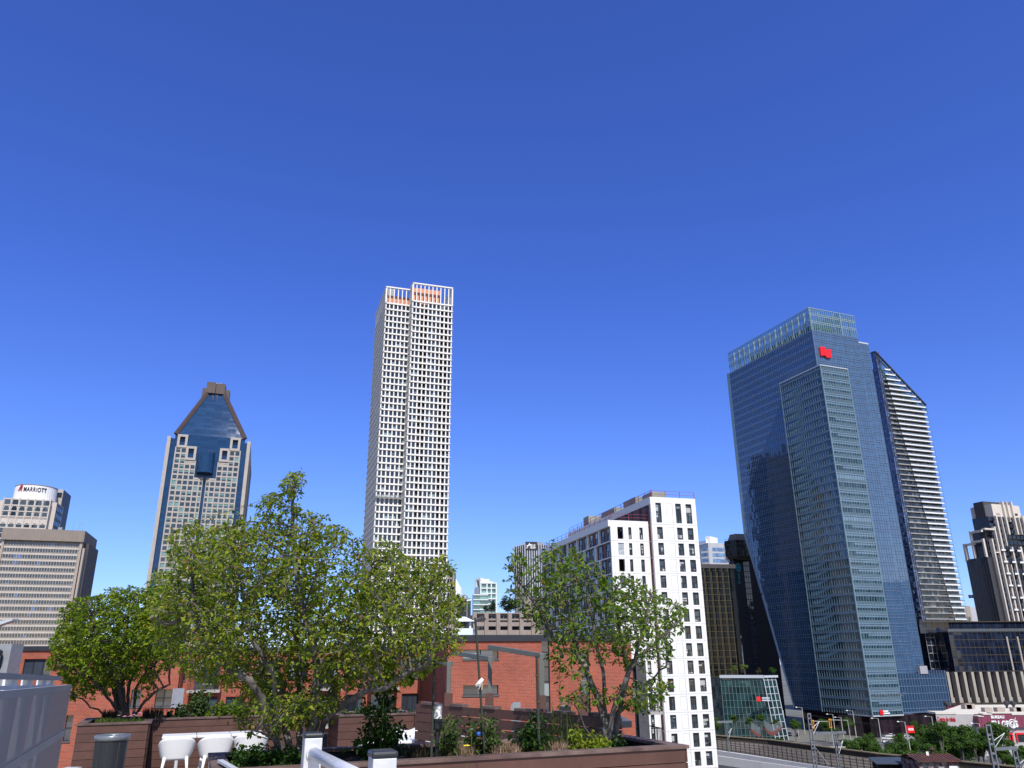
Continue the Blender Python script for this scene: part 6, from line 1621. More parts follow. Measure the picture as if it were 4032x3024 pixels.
# ------------------------------------------------------------------ stepped dark and cream tower
def stepped_tower():
    k = .2109
    def px(x, y): return (3700+x*k, 1950+y*k)
    Gz, Rz = -20, 70; c = at(*px(882, 1150), 450); g = D(Gz); r = D(Rz)
    root = empty('stepped_tower', (c.x, c.y, 0), 'stepped dark tower with cream stone piers at the right edge', 'apartment tower')
    def block(cx, cy_, lx, ly, rx, ry, off, zb, name, mt, side=None):
        cc = hit(*px(cx, cy_), c+r*0-D(Rz+90)*0+g*off, Rz)
        cc = Vector((cc.x, cc.y, cc.z)); l = hit(*px(lx, ly), cc, Gz); e = hit(*px(rx, ry), cc, Rz)
        m = MB(); m.prism([l[:2], cc[:2], e[:2], (e.x+g.x*dist(l, cc), e.y+g.y*dist(l, cc))], zb, cc.z); m.build(name, mt, root); return cc, l, e
    b0 = block(882, 1150, 488, 1200, 1700, 1150, 0, 0, 'lower_block', M['darkstone'])
    b1 = block(835, 650, 540, 640, 1620, 600, 1.5, b0[0].z, 'middle_block', M['darkstone'])
    b2 = block(905, 390, 600, 430, 1540, 380, 3.0, b1[0].z, 'upper_block', M['darkstone'])
    b3 = block(800, 112, 622, 155, 1180, 140, 4.5, b2[0].z, 'plant_room', M['darkwall'])
    Fr = Face(b0[0], b0[2]); Fl = Face(b0[1], b0[0])
    def U(x, y): return Fr.uof(*px(x, y))
    def Z(x, y): return Fr.zof(*px(x, y))
    # cream top block
    m = MB(); Fr.box(m, U(955, 180), U(1470, 210), Z(1040, 395), Z(1200, 180), -14, .3); m.build('cream_top', M['cream'], root)
    for x, y, x2 in ((1045, 330, 1110), (1370, 340, 1440)): m = MB(); Fr.box(m, U(x, y), U(x2, y), Z(x, y+40), Z(x, y), .3, .4); m.build('louvre', M['granite' if x < 1100 else 'railblack'], root)
    piers = [(970, 590, 0, .9), (925, 815, 0, .9), (1000, 385, 0, 1.1), (1120, 125, Z(1270, 740), 1.1), (1195, 125, Z(1250, 500), .6), (1280, 130, Z(1410, 740), 1.1), (1495, 390, 0, 1.1), (1100, 410, Z(1215, 950), .6), (1300, 970, 0, .9), (1455, 965, 0, 1.3), (1260, 420, Z(1280, 480), .5), (1425, 420, Z(1490, 740), .6), (1285, 1300, 0, .5), (1560, 520, 0, 1.0), (1640, 450, 0, 1)]
    for x, y, zb, w_ in piers:
        m = MB(); u = U(x, y); Fr.box(m, u, u+w_, zb, Z(x, y), -.5, 1.6); m.build('pier', M['cream'], root)
    m = MB(); Fr.box(m, U(985, 1060), U(1085, 1060), Z(1000, 1080), Z(1000, 1060), 0, 1.4); Fr.box(m, U(800, 640), U(970, 600), Z(850, 650), Z(850, 620), -.4, 1.5); m.build('lintel', M['cream'], root)
    # left faces: cream frames round dark glazing
    def ZL(x, y): return Fl.zof(*px(x, y))
    def UL(x, y): return Fl.uof(*px(x, y))
    m = MB(); Fl.box(m, Fl.L-1.0, Fl.L, b0[0].z, Z(925, 815), -1, .3); Fl.box(m, Fl.L-8.2, Fl.L-7.3, b0[0].z, ZL(740, 640), -1, .3); Fl.box(m, Fl.L-7.3, Fl.L, ZL(800, 680), ZL(800, 640), -1, .3); Fl.box(m, Fl.L-7.3, Fl.L-1, ZL(850, 860), ZL(850, 820), -1, .3)
    uA_, uB_ = UL(447, 1000), UL(600, 900); Fl.box(m, uA_, uA_+1.5, b0[0].z-.5, ZL(480, 905), -1.5, .3); Fl.box(m, uA_+1.5, uB_+1, ZL(520, 940), ZL(520, 903), -1.5, .3); Fl.box(m, uA_-.1, .5, b0[0].z-1.5, b0[0].z, -2, .3)
    m.build('frame', M['cream'], root)
    m = MB()
    for i in range(1, 8): Fl.box(m, Fl.L*i/8, Fl.L*i/8+.15, 0, b0[0].z, 0, .12)
    m.build('ribs', M['bronze'], root)
    # floors on the right face
    it = []; z = b2[0].z-1; 
    cols_ = [U(1010, 1000)+i*3.3 for i in range(14)]
    while z > 30:
        for i, u in enumerate(cols_): it.append((Fr, u+.3, u+2.9, z-2.3, z-.3, .35))
        z -= 3.3
    window_set(root, it, M['finglass'])
    z = b1[0].z-12; i = 0
    while z > 40:
        for u in (U(1110, 1100)+i*0, U(1240, 1000), U(1380, 1000)):
            b = MB(); Fr.box(b, u, u+3.0, z-.2, z, .3, 2.2); o = b.build('balcony', M['slab2'], root)
            r_ = MB(); Fr.box(r_, u, u+3.0, z, z+.9, 2.1, 2.2); r_.build('railing', M['frost'], o)
        z -= 6.6
M['darkstone'] = mat('dark brown stone and glass', (.028, .028, .034), .25, var=.2, scale=.4, spec=.7)
M['cream'] = mat('cream stone', (.64, .58, .52), .75, var=.06, scale=.4)
M['slab2'] = mat('grey balcony slab', (.20, .19, .18), .7)
stepped_tower()
def far_right_bits():
    kk = .4665
    def p9(x, y): return (3400+x*kk, 2250+y*kk)
    a, b = at(*p9(845, 290), 600), at(*p9(940, 285), 600); root = empty('beige_far_building', (a.x, 600, 0), 'small beige and pink building glimpsed between the condominium and the stepped tower', 'building')
    m = MB(); m.box(a.x, b.x-4, 600, 612, 0, a.z); m.build('body', M['tan'], root); m = MB(); m.box(b.x-4, b.x+3, 601, 612, 0, a.z-1); m.build('side_block', M['granite2'], root)
    for i in range(3):
        for j in range(2): m = MB(); q = at(*p9(870+j*25, 395+i*22), 600); m.box(q.x-.7, q.x+.7, 599.8, 600, q.z-1, q.z+1); m.build('window', M['slateglass'], root)
    p = at(*p9(905, 210), 500); q = at(*p9(880, 205), 500); fr = empty('flag', (p.x, 500, 0), 'small blue flag with white cross on a pole, right of the condominium', 'flag')
    m = MB(); pole = at(*p9(932, 190), 500); m.tube([(pole.x-4.4*0, 500, 0), (pole.x, 500, at(*p9(888, 190), 500).z)], .12, 6); m.build('pole', M['lampgrey'], fr)
    Ff = Face((pole.x-9, 500), (pole.x-.2, 500)); z1, z0 = at(*p9(905, 198), 500).z, at(*p9(905, 225), 500).z; L_ = 3.4
    m = MB(); Ff.box(m, 5.3, 5.3+L_, z0, z1, -.1, 0); o = m.build('cloth', M['flagblue'], fr); m = MB(); h = z1-z0; Ff.box(m, 5.3, 5.3+L_, z0+h*.4, z0+h*.6, 0, .05); Ff.box(m, 5.3+L_*.42, 5.3+L_*.56, z0, z0+h*.4, 0, .05); Ff.box(m, 5.3+L_*.42, 5.3+L_*.56, z0+h*.6, z1, 0, .05); m.build('white_cross', M['white'], o)
M['flagblue'] = mat('flag blue', (.02, .06, .30), .7)
far_right_bits()

# ------------------------------------------------------------------ parked cars
M['tyre'] = mat('tyre', (.02, .02, .02), .8); M['carglass'] = glass('car windows', (.02, .025, .03), cell=(9, 9), dark=.2)
M['headlamp'] = mat('headlamp', (.7, .7, .68), .2)
def car(color, nm):
    root = empty('parked_car', (0, 0, 0), nm, 'car', 'cars parked in the lot'); paint = mat(nm+' paint', color, .25, var=.02, coat=.6)
    prof = [(-2.25, .35), (-2.3, .75), (-2.1, .95), (-1.3, 1.0), (1.2, .98), (2.1, .82), (2.28, .6), (2.2, .35)]
    m = MB(); n = len(prof); f = [Vector((x, -.88, z)) for x, z in prof]; b = [Vector((x, .88, z)) for x, z in prof]
    m.add(f+b, [tuple(range(n))[::-1], tuple(range(n, 2*n))]+[(i, (i+1) % n, n+(i+1) % n, n+i) for i in range(n)]); m.build('body', paint, root, bevel=.05)
    m = MB(); m.hexa([(-1.5, -.8, .97), (1.15, -.8, .97), (1.15, .8, .97), (-1.5, .8, .97)], [(-1.05, -.66, 1.42), (.35, -.66, 1.42), (.35, .66, 1.42), (-1.05, .66, 1.42)]); m.build('windows', M['carglass'], root)
    m = MB(); m.hexa([(-1.08, -.68, 1.42), (.38, -.68, 1.42), (.38, .68, 1.42), (-1.08, .68, 1.42)], [(-.95, -.6, 1.5), (.2, -.6, 1.5), (.2, .6, 1.5), (-.95, .6, 1.5)]); m.build('roof', paint, root)
    for x in (-1.4, 1.4):
        for s in (-1, 1): m = MB(); m.tube([(x, s*.7, .33), (x, s*.92, .33)], .33, 14); m.build('wheel', M['tyre'], root)
    for s in (-1, 1): m = MB(); m.box(2.2, 2.31, s*.6-.18, s*.6+.18, .6, .75); m.build('headlight', M['headlamp'], root)
    return root
cars = [car((.75, .75, .75), 'white'), car((.02, .02, .025), 'black'), car((.03, .07, .22), 'blue'), car((.35, .36, .38), 'silver'), car((.25, .02, .02), 'red')]
spots = [(3482, 2880, 0), (3496, 2884, 3), (3508, 2888, 0), (3478, 2893, 2), (3492, 2898, 3), (3506, 2903, 0), (3482, 2910, 3), (3496, 2914, 0), (3486, 2925, 0), (3496, 2935, 1), (3540, 2884, 0), (3556, 2886, 2), (3566, 2905, 0), (3574, 2912, 3), (3568, 2935, 2), (3585, 2932, 0), (3590, 2938, 0), (3668, 2886, 3), (3676, 2900, 0), (3660, 2893, 0), (3735, 2928, 3), (3752, 2930, 0), (3795, 2934, 2), (3876, 2958, 0), (3890, 2962, 1), (3975, 2955, 3), (3990, 2946, 0), (3110, 2897, 1), (3140, 2899, 1), (3370, 2886, 1), (3395, 2888, 3), (2880, 2883, 0), (2895, 2885, 3), (3700, 2940, 4)]
def CARW(x, y):
    c = next(t for q, t in ((2890, 'far left before the pavilion'), (2950, 'before the pavilion'), (3125, 'left of the lattice mast'), (3200, 'next to the lattice mast'), (3380, 'before the dark lobby'), (3420, 'under the lobby corner'), (3484, 'left side of the parking gap'), (3497, 'middle of the parking gap'), (3520, 'right side of the parking gap'), (3545, 'by the maroon lobby'), (3562, 'left of the billboard'), (3571, 'under the billboard'), (3588, 'right below the billboard'), (3630, 'just above the hut'), (3665, 'before the ribbed wing'), (3672, 'left of the pale shop wall'), (3720, 'under the pale shop wall'), (3745, 'below the wall lettering'), (3780, 'right of the wall lettering'), (3810, 'at the shop corner'), (3880, 'behind the thick mast'), (3900, 'right of the thick mast'), (3985, 'below the plum sign'), (9999, 'at the shop entrance')) if x < q)
    return c, 'row at %s depth' % ('farthest' if y < 2887 else ('far' if y < 2895 else ('second' if y < 2905 else ('third' if y < 2912 else ('middle' if y < 2922 else ('near' if y < 2933 else 'nearest'))))))
used = {}
for i, (x, y, k_) in enumerate(spots):
    src = cars[k_]; o = src if k_ not in used else copy_tree(src); used[k_] = 1
    p = on_z(x, y, .02); o.location = p; o.rotation_euler = (0, 0, R(rnd.choice([0, 90, 180, 270])-21))
    o['label'] = '%s car %s, %s' % (['white', 'black', 'blue', 'silver', 'red'][k_], *CARW(x, y))

# ------------------------------------------------------------------ town trees
M['leafdark'] = leaf_mat('town tree leaves', [(0, (.025, .06, .012)), (.5, (.05, .11, .018)), (1, (.10, .175, .03))], .3, .55)
M['leafpine'] = leaf_mat('conifer needles', [(0, (.010, .022, .012)), (.6, (.02, .042, .02)), (1, (.035, .06, .025))], .15, .7)
M['bark'] = mat('grey bark', (.17, .155, .14), .85, var=.35, scale=9, bump=.004, c2=(.10, .09, .085))
def crown_mesh(seed, lumps, n, size, flat_=.8):
    rr = random.Random(seed); m = MB(); cs = []
    for _ in range(lumps):
        a = rr.uniform(0, 6.28); z = rr.uniform(-.6, .8); q = math.sqrt(max(.05, 1-z*z))*rr.uniform(.25, .72); cs.append((Vector((q*math.cos(a), q*math.sin(a), z*.62)), rr.uniform(.26, .48)))
    for _ in range(n):
        c, r_ = rr.choice(cs); v = Vector((rr.gauss(0, 1), rr.gauss(0, 1), rr.gauss(0, 1))).normalized()*r_*(rr.random()**.35); p = c+Vector((v.x, v.y, v.z*flat_))
        nrm = (v.normalized()+Vector((rr.gauss(0, .6), rr.gauss(0, .6), rr.gauss(0, .6)+.3))).normalized(); a = nrm.orthogonal().normalized(); b = nrm.cross(a); th = rr.uniform(0, 6.28)
        a, b = a*math.cos(th)+b*math.sin(th), b*math.cos(th)-a*math.sin(th); s = size*rr.uniform(.6, 1.3)
        m.add([p-a*s, p-b*s*.6, p+a*s, p+b*s*.6], [(0, 1, 2, 3)])
    return m
TP = []
for i in range(4):
    root = empty('street_tree', (0, 0, 0), 'x', 'tree', 'leafy trees around the car park')
    m = crown_mesh(10+i, 15, 2600, .075); m.v = [(x, y, z+1.35) for x, y, z in m.v]; m.build('crown', M['leafdark'], root, uv=False)
    m = MB(); m.tube([(0, 0, 0), (.02, 0, .5), (0, .03, 1.2)], [.07, .05, .03], 7)
    for a in (0, 2.1, 4.2): m.tube([(0, 0, .55), (.3*math.cos(a), .3*math.sin(a), 1.2)], [.04, .015], 5)
    m.build('trunk', M['bark'], root); TP.append(root)
TREES = [(3256, 2862, 20, 0), (3340, 2852, 22, 0), (3385, 2935, 36, 0), (3350, 2940, 30, 0), (3430, 2940, 34, 0), (3450, 2962, 26, 0), (3540, 2912, 24, 0), (3520, 2950, 28, 0), (3560, 2960, 32, 0), (3623, 2895, 36, 0), (3640, 2935, 34, 0),
 (3697, 2872, 32, 0), (3726, 2895, 34, 0), (3690, 2925, 34, 0), (3736, 2950, 42, 0), (3807, 2888, 34, 0), (3830, 2915, 34, 0), (3782, 2925, 34, 0), (3790, 2965, 40, 0), (3846, 2955, 34, 0), (3600, 2990, 34, 0), (3500, 2982, 30, 0), (3660, 2985, 30, 0), (3700, 2985, 34, 0), (3860, 2925, 32, 0), (3905, 2940, 30, 0), (3650, 2905, 32, 0), (3880, 2890, 26, 0), (3760, 2895, 34, 0), (3420, 2912, 22, 0), (3590, 2940, 34, 0), (3928, 2878, 34, 0), (3946, 2912, 32, 0), (3940, 2975, 34, 0), (4026, 2965, 26, 0), (3985, 3000, 26, 0),
 (2888, 2832, 16, 0), (2994, 2828, 17, 0), (3128, 2852, 24, 0), (3243, 2848, 20, 0), (2949, 2840, 16, 0), (3054, 2846, 14, 0), (3296, 2880, 16, 0), (3600, 2855, 16, 0), (3660, 2960, 30, 0), (2835, 2800, 30, 1), (2812, 2850, 30, 1), (3020, 2912, 22, 2), (3065, 2912, 18, 2), (3040, 2918, 20, 2), (3320, 2950, 24, 2)]
TSEEN = {}
def place(x, y):
    cols_ = ((2900, 'at the left end of the glass pavilion'), (2970, 'before the glass pavilion'), (3030, 'right of the pavilion sign'), (3090, 'at the pavilion\'s leaning end'), (3180, 'left of the lattice mast'), (3275, 'right of the lattice mast'), (3320, 'beside the yellow signal'), (3370, 'before the dark lobby'), (3410, 'left of the red tower sign'), (3460, 'under the red tower sign'), (3500, 'right of the red tower sign'), (3545, 'left of the red billboard'), (3590, 'at the red billboard'), (3625, 'right of the red billboard'), (3655, 'above the rusty hut'), (3690, 'before the ribbed wing\'s corner'), (3715, 'before the pale shop wall'), (3745, 'under the red wall lettering'), (3795, 'right of the red wall lettering'), (3815, 'at the shop wall\'s right end'), (3860, 'left of the thick mast'), (3935, 'right of the thick mast'), (3965, 'below the sign\'s first letters'), (4000, 'below the sign ring'), (9999, 'at the right frame edge'))
    c = next(t for q, t in cols_ if x < q); r_ = 'far row' if y < 2885 else ('second row' if y < 2905 else ('middle row' if y < 2930 else ('near row' if y < 2952 else 'front row by the parapet')))
    return c, r_
def tree_label(x, y, rp):
    c, r_ = place(x, y); sz = 'small' if rp < 20 else ('medium' if rp < 33 else 'large')
    t = '%s round green tree %s, %s' % (sz, c, r_)
    if t in TSEEN: t = t.replace('round green tree', 'green tree, lower one,') if y > TSEEN[t] else t.replace('round green tree', 'green tree, upper one,')
    TSEEN[t] = y
    return t
for i, (x, y, rp, kd) in enumerate(TREES):
    o = TP[i] if i < 4 else copy_tree(TP[i % 4])
    zc = 4.6 if kd < 2 else 1.6
    if kd == 1: zc = 7
    p = on_z(x, y, zc); lim = 400 if kd else (268-rnd.random()*16 if x > 3640 else (300 if x > 3370 else 345))
    if kd == 0 and p.y > lim: p = at(x, y, lim); zc = p.z
    r_ = rp/3236*p.y*(1.3 if x > 3300 and kd == 0 else 1.12); s = r_
    o.location = (p.x, p.y, 0 if kd < 2 else -.3); o.scale = (s, s, zc/1.35); o.rotation_euler = (0, 0, rnd.uniform(0, 6.28)); kq = min(1.0, 1.1*s/(zc/1.35)); cr_ = next(q for q in o.children if q.name.startswith('crown')); cr_.scale = (1, 1, kq); cr_.location = (0, 0, 1.35*(1-kq))
    o['label'] = tree_label(x, y, rp) if kd == 0 else {2835: 'tall dark tree between white building and pavilion, the upper one', 2812: 'lower dark tree tucked against the white building', 3020: 'low green shrub left of the footbridge stem', 3065: 'low green shrub right of the footbridge stem', 3040: 'low green shrub under the footbridge stem', 3320: 'low green shrub by the parapet right of the short mast'}[x]
    if kd: o['group'] = 'tall trees left of the pavilion' if kd == 1 else 'shrubs beside the railway parapet'
# four small trees on the pavilion roof
_, zpav, Tp = pavilion_data
M['leafyellow'] = leaf_mat('yellow green leaves', [(0, (.05, .08, .015)), (.5, (.11, .16, .03)), (1, (.20, .24, .05))], .3, .6)
M['leafbrown'] = leaf_mat('brown green leaves', [(0, (.05, .05, .02)), (1, (.10, .08, .03))], .3, .6)
for i, (x, y, rp, mt, lab) in enumerate(((2888, 2633, 17, 'leafyellow', 'small yellow green tree at the left of the pavilion roof'), (2932, 2630, 20, 'leafyellow', 'larger yellow green tree on the pavilion roof'), (2984, 2640, 16, 'leafbrown', 'sparse brownish tree on the pavilion roof'), (3040, 2640, 18, 'leafdark', 'dark tree at the right of the pavilion roof'))):
    p = at(x, y, 362); r_ = rp/3236*362; root = empty('roof_tree', (p.x, 362, zpav), lab, 'tree', 'trees on the pavilion roof'); m = crown_mesh(50+i, 9, 900 if i != 2 else 500, .09)
    m.v = [(p.x+a*r_, 362+b*r_, p.z+c_*r_) for a, b, c_ in m.v]; m.build('crown', M[mt], root, uv=False); m = MB(); m.tube([(p.x, 362, zpav), (p.x+.1, 362, p.z)], [.12, .06], 6); m.build('trunk', M['bark'], root)
# conifers on the far side of the taupe building
for i, (x, y, rp, hp, lab) in enumerate(((1935, 2385, 22, 24, 'dark conifer left on the taupe roof'), (1913, 2395, 14, 14, 'low dark bush left of the conifers'), (2000, 2375, 42, 34, 'broad dark tree mass on the taupe roof left of the striped tower'))):
    Yc = 215; p = at(x, y, Yc); r_ = rp/3236*Yc; hh = hp/3236*Yc; root = empty('dark_tree', (p.x, Yc, taupe_z), lab, 'tree', 'dark trees on the taupe roof'); m = crown_mesh(70+i, 16, 1800, .075)
    m.v = [(p.x+a*r_, Yc+b*r_, p.z-hh*.1+c_*hh*1.5*(1-.3*abs(a))) for a, b, c_ in m.v]; m.build('crown', M['leafpine'], root, uv=False); m = MB(); m.tube([(p.x, Yc, taupe_z-3), (p.x, Yc, p.z)], [.3, .1], 6); m.build('trunk', M['bark'], root)
# ================================================================== roof terrace
DECK = 31.0; GA, RA = -22.0, 68.0; gv, rv = D(GA), D(RA)
M['deckboard'] = mat('grey terrace pavers', (.33, .32, .30), .85, var=.12, scale=1.5)
M['board'] = mat('red brown stained boards', (.100, .044, .032), .62, var=.22, scale=2.2, island=.10, bump=.002, bscale=18, streak=.0, c2=(.088, .040, .030))
M['boardtop'] = mat('weathered rim board', (.10, .058, .050), .7, var=.35, scale=5, bump=.003, bscale=25, c2=(.15, .10, .085))
M['soil'] = mat('dark soil', (.035, .026, .018), .95, var=.5, scale=9, bump=.02, bscale=20)
M['plasticwhite'] = mat('white moulded plastic', (.78, .78, .77), .35, var=.03, scale=3)
M['bingrey'] = mat('charcoal bin', (.02, .022, .027), .4, var=.12, scale=3)
M['binlid'] = mat('bin rim', (.20, .22, .24), .3, var=.15, scale=4, metal=.4)
M['alu'] = mat('brushed aluminium', (.74, .75, .77), .36, var=.10, scale=14, metal=.3, bump=.0006, bscale=60)
M['capblack'] = mat('black plastic cap', (.03, .032, .038), .35, var=.1, scale=20)
M['pergola'] = mat('grey green steel', (.13, .14, .125), .5, var=.08, scale=2)
M['frosted'] = clear_glass('frosted wind screen', (.62, .61, .60), .75, .68, (.38, .37, .36))
M['stake'] = mat('dark green stake', (.03, .038, .03), .7, var=.3, scale=12)
M['lampwhite'] = mat('opal lamp glass', (.80, .80, .78), .3, var=.02)
def deck():
    a = on_z(2704, 2933, 32.1)
    c = Vector((a.x, a.y, 0)); P_ = [c+rv*2.5-gv*14, c+rv*2.5+gv*3.0, c-rv*16+gv*11, c-rv*22+gv*1, c-rv*22-gv*14]
    m = MB(); m.prism([p[:2] for p in P_], 0, DECK); m.build('terrace', M['deckboard'], None, kind='structure')
deck()
def planter(name, label, A, B, depth, ztop, boards=5, bh=.14, back=True, soil=True, rim=.14, cat='planter', joints=(2.4,), end=True):
    """A left front, B right front (xy), boxes of horizontal boards running back along GA"""
    root = empty(name, (A[0], A[1], DECK), label, cat, 'brown board planters on the terrace'); Fp = Face(A, B); g = -Fp.n
    m = MB(); z = ztop-.035; t = .035
    sides = [(Fp, 0, Fp.L)]
    Fr_ = Face(Fp.p(Fp.L, 0), Fp.p(Fp.L, 0, -depth)); Fl_ = Face(Fp.p(0, 0, -depth), Fp.p(0, 0)); Fb_ = Face(Fp.p(Fp.L, 0, -depth), Fp.p(0, 0, -depth))
    for F_ in (Fp, Fr_, Fl_, Fb_):
        zz = z
        while zz > DECK+.02:
            lo = max(DECK+.01, zz-bh+.008); u = 0; k = 0
            jl = list(joints)+[1e9]; off = 0 if int(round(zz*100)) % 2 else .9
            cuts = [0]; uu = joints[0]-off
            while uu < F_.L: cuts.append(uu); uu += joints[0]
            cuts.append(F_.L)
            for u0, u1 in zip(cuts[:-1], cuts[1:]):
                if u1-u0 > .02: F_.box(m, u0+(.0 if u0 == 0 else .0015), u1-(.0015 if u1 < F_.L else 0)-(t if F_ in (Fr_, Fl_) and u1 == F_.L else 0), lo, zz, -t, 0 if F_ in (Fp, Fb_) else -.002)
            zz -= bh
    m.build('side_boards', M['board'], root)
    m = MB()
    for F_ in (Fp, Fr_, Fl_, Fb_): F_.box(m, .001, F_.L-.001, DECK, ztop-.06, -t-.02, -t-.004)
    m.build('liner', M['capblack'], root)
    m = MB()
    Fp.box(m, -.02, Fp.L+.02, ztop-.035, ztop, -rim, .02); Fb_.box(m, -.02, Fp.L+.02, ztop-.035, ztop, -rim, .02)
    for F_ in (Fr_, Fl_): F_.box(m, rim, F_.L-rim, ztop-.036, ztop-.001, -rim, .02)
    m.build('rim', M['boardtop'], root, bevel=.004)
    if soil:
        m = MB(); m.quad(*[Fp.p(u, ztop-.1, d) for u, d in ((.05, -.05), (Fp.L-.05, -.05), (Fp.L-.05, -depth+.05), (.05, -depth+.05))]); m.build('soil', M['soil'], root)
    return root, Fp
# front planter
ZP = 32.1
b1 = on_z(2704, 2933, ZP); Fx = None
def line_u(px, py, z, c, az): return hit(px, py, c, az)
lf = hit(850, 3024, b1, RA)
A1 = b1-rv*(dist(b1, lf)+.0)
DP1 = 1.5
P1root, P1 = planter('wood_planter', 'long dark brown board planter across the front, holding the big tree and the right tree', A1, b1, DP1, ZP)
ZS = 31.95
p2r = on_z(594, 2841, ZS); p2l = hit(307, 2845, p2r, RA); P2root, P2 = planter('wood_planter', 'brown board planter with grass and the left tree, behind the grey bin', p2l, p2r, 1.7, ZS)
p3l = on_z(602, 2829, ZS); p3r = hit(1275, 2820, p3l, RA); P3root, P3 = planter('wood_planter', 'brown board planter behind the white table and chairs', p3l, p3r, 1.0, ZS)
p4l = on_z(1335, 2816, ZS); p4r = hit(1636, 2808, p4l, RA); P4root, P4 = planter('wood_planter', 'brown board planter against the slatted fence, behind the white bench', p4l, p4r, 1.2, ZS)

# ------------------------------------------------------------------ slatted fence
def fence():
    a = on_z(1637, 2766, 32.32); b = on_z(2330, 2813, 32.32); Ff = Face(a, b); Ff.L += .5
    root = empty('slatted_fence', (a.x, a.y, DECK), 'dark brown slatted board fence running from the back planter towards the right tree', 'fence')
    z = 32.30; m = MB(); rr = random.Random(4)
    while z > DECK:
        u = 0
        while u < Ff.L:
            w_ = rr.uniform(.9, 1.5); Ff.box(m, u, min(u+w_-.004, Ff.L), z-.125, z, -.02, .004*rr.random()); u += w_
        z -= .138
    m.build('slats', M['board'], root)
    m = MB(); u = .05
    while u < Ff.L: Ff.box(m, u, u+.09, DECK, 32.34, -.12, -.022); u += 1.0
    m.build('posts_behind', M['board'], root)
    u = .2
    while u < Ff.L: m = MB(); Ff.box(m, u, u+.35, 32.30, 32.335, -.1, .02); m.build('cap_block', M['boardtop'], root); u += .8
fence()

# ------------------------------------------------------------------ bent steel frames behind the fence
def frames():
    k = .5425
    def px(x, y): return (1600+x*k, 2450+y*k)
    S = [((310, 285, 305, 600), (30, 262), 17.5, 'left of the three bent grey steel frames, partly behind the big tree'), ((608, 250, 600, 620), (340, 222), 16.5, 'middle bent grey steel frame with beam crossing the brick window'), ((983, 225, 975, 650), (602, 180), 15, 'right bent grey steel frame at the left edge of the right tree'), ((1283, 420, 1275, 690), (1100, 400), 14, 'grey steel post hidden behind the right tree stems')]
    for i, ((xt, yt, xb, yb), (bx, by), Yd, lab) in enumerate(S):
        t = at(*px(xt, yt), Yd); b = at(*px(xb, yb), Yd); e = at(*px(bx, by), Yd+1.2); root = empty('steel_frame', (b.x, Yd, DECK-1), lab, 'steel frame', 'bent grey steel frames behind the fence')
        w_ = .085
        m = MB(); m.beam((b.x, Yd, DECK-1), (t.x, Yd, t.z), w_, w_, up=(0, 1, 0)); m.build('post', M['pergola'], root, bevel=.006)
        if i < 3:
            m = MB(); m.beam((t.x+.06, Yd, t.z-.05), e, w_, .085); m.build('beam', M['pergola'], root, bevel=.006)
        q = at(*px(xb, 515 if i < 2 else 530), Yd-.1); m = MB(); m.box(b.x-.07, b.x+.09, Yd-.2, Yd-.07, DECK-1, q.z); m.build('base_box', M['board'], root)
frames()
def roof_bits():
    k = .5425
    def px(x, y): return (1600+x*k, 2450+y*k)
    p = at(*px(793, 588), 17); root = empty('roof_vent', (p.x, 17, 31), 'grey curved metal roof vent peeping over the slatted fence', 'vent')
    m = MB(); n = 12; pts = [(p.x-.1, p.z-.8), (p.x-.1, p.z-.08)]+[(p.x-.02-.08*math.cos(math.pi*i/12), p.z-.08+.08*math.sin(math.pi*i/12)) for i in range(1, 7)]+[(p.x+.1, p.z), (p.x+.1, p.z-.8)]
    f = [Vector((x, 17, z)) for x, z in pts]; b = [Vector((x, 17.35, z)) for x, z in pts]; nn = len(f)
    m.add(f+b, [tuple(range(nn)), tuple(range(nn, 2*nn))[::-1]]+[(i, (i+1) % nn, nn+(i+1) % nn, nn+i)[::-1] for i in range(nn)]); m.build('cowl', M['grey'], root)
    a, b2 = at(*px(1112, 615), 15), at(*px(1196, 665), 15); root = empty('planter_box', (a.x, 15, 31), 'black square plant box with a small white flowering plant beyond the fence', 'plant box')
    m = MB(); m.box(a.x, b2.x, 15, 15.35, 30.8, a.z); m.build('box', M['capblack'], root)
    m = MB(); rr = random.Random(3); c = at(*px(1152, 590), 15.15)
    for _ in range(60):
        q = c+Vector((rr.gauss(0, .05), rr.gauss(0, .05), rr.gauss(0, .07))); leaf(m, q, Vector((rr.gauss(0, 1), rr.gauss(0, 1), .6)).normalized(), Vector((rr.gauss(0, 1), rr.gauss(0, 1), 1)), .05, .02)
    m.build('plant', M['palegreen'], root)
    # flat brown lower roof beyond the fence
    a = at(*px(1340, 700), 14); root = empty('low_canopy', (a.x, 14, 30), 'dark flat canopy edge between the right tree stems and the brick wall', 'canopy')
    b = at(*px(1612, 705), 15); m = MB(); m.hexa([(a.x, 13.4, a.z-.12), (b.x, 14.6, b.z-.10), (b.x, 16, b.z-.10), (a.x, 15.4, a.z-.12)], [(a.x, 13.4, a.z), (b.x, 14.6, b.z), (b.x, 16, b.z), (a.x, 15.4, a.z)]); m.build('slab', M['capblack'], root)
    m = MB(); m.box(a.x+.2, a.x+.26, 14.2, 14.26, 28, a.z-.1); m.build('post', M['capblack'], root)

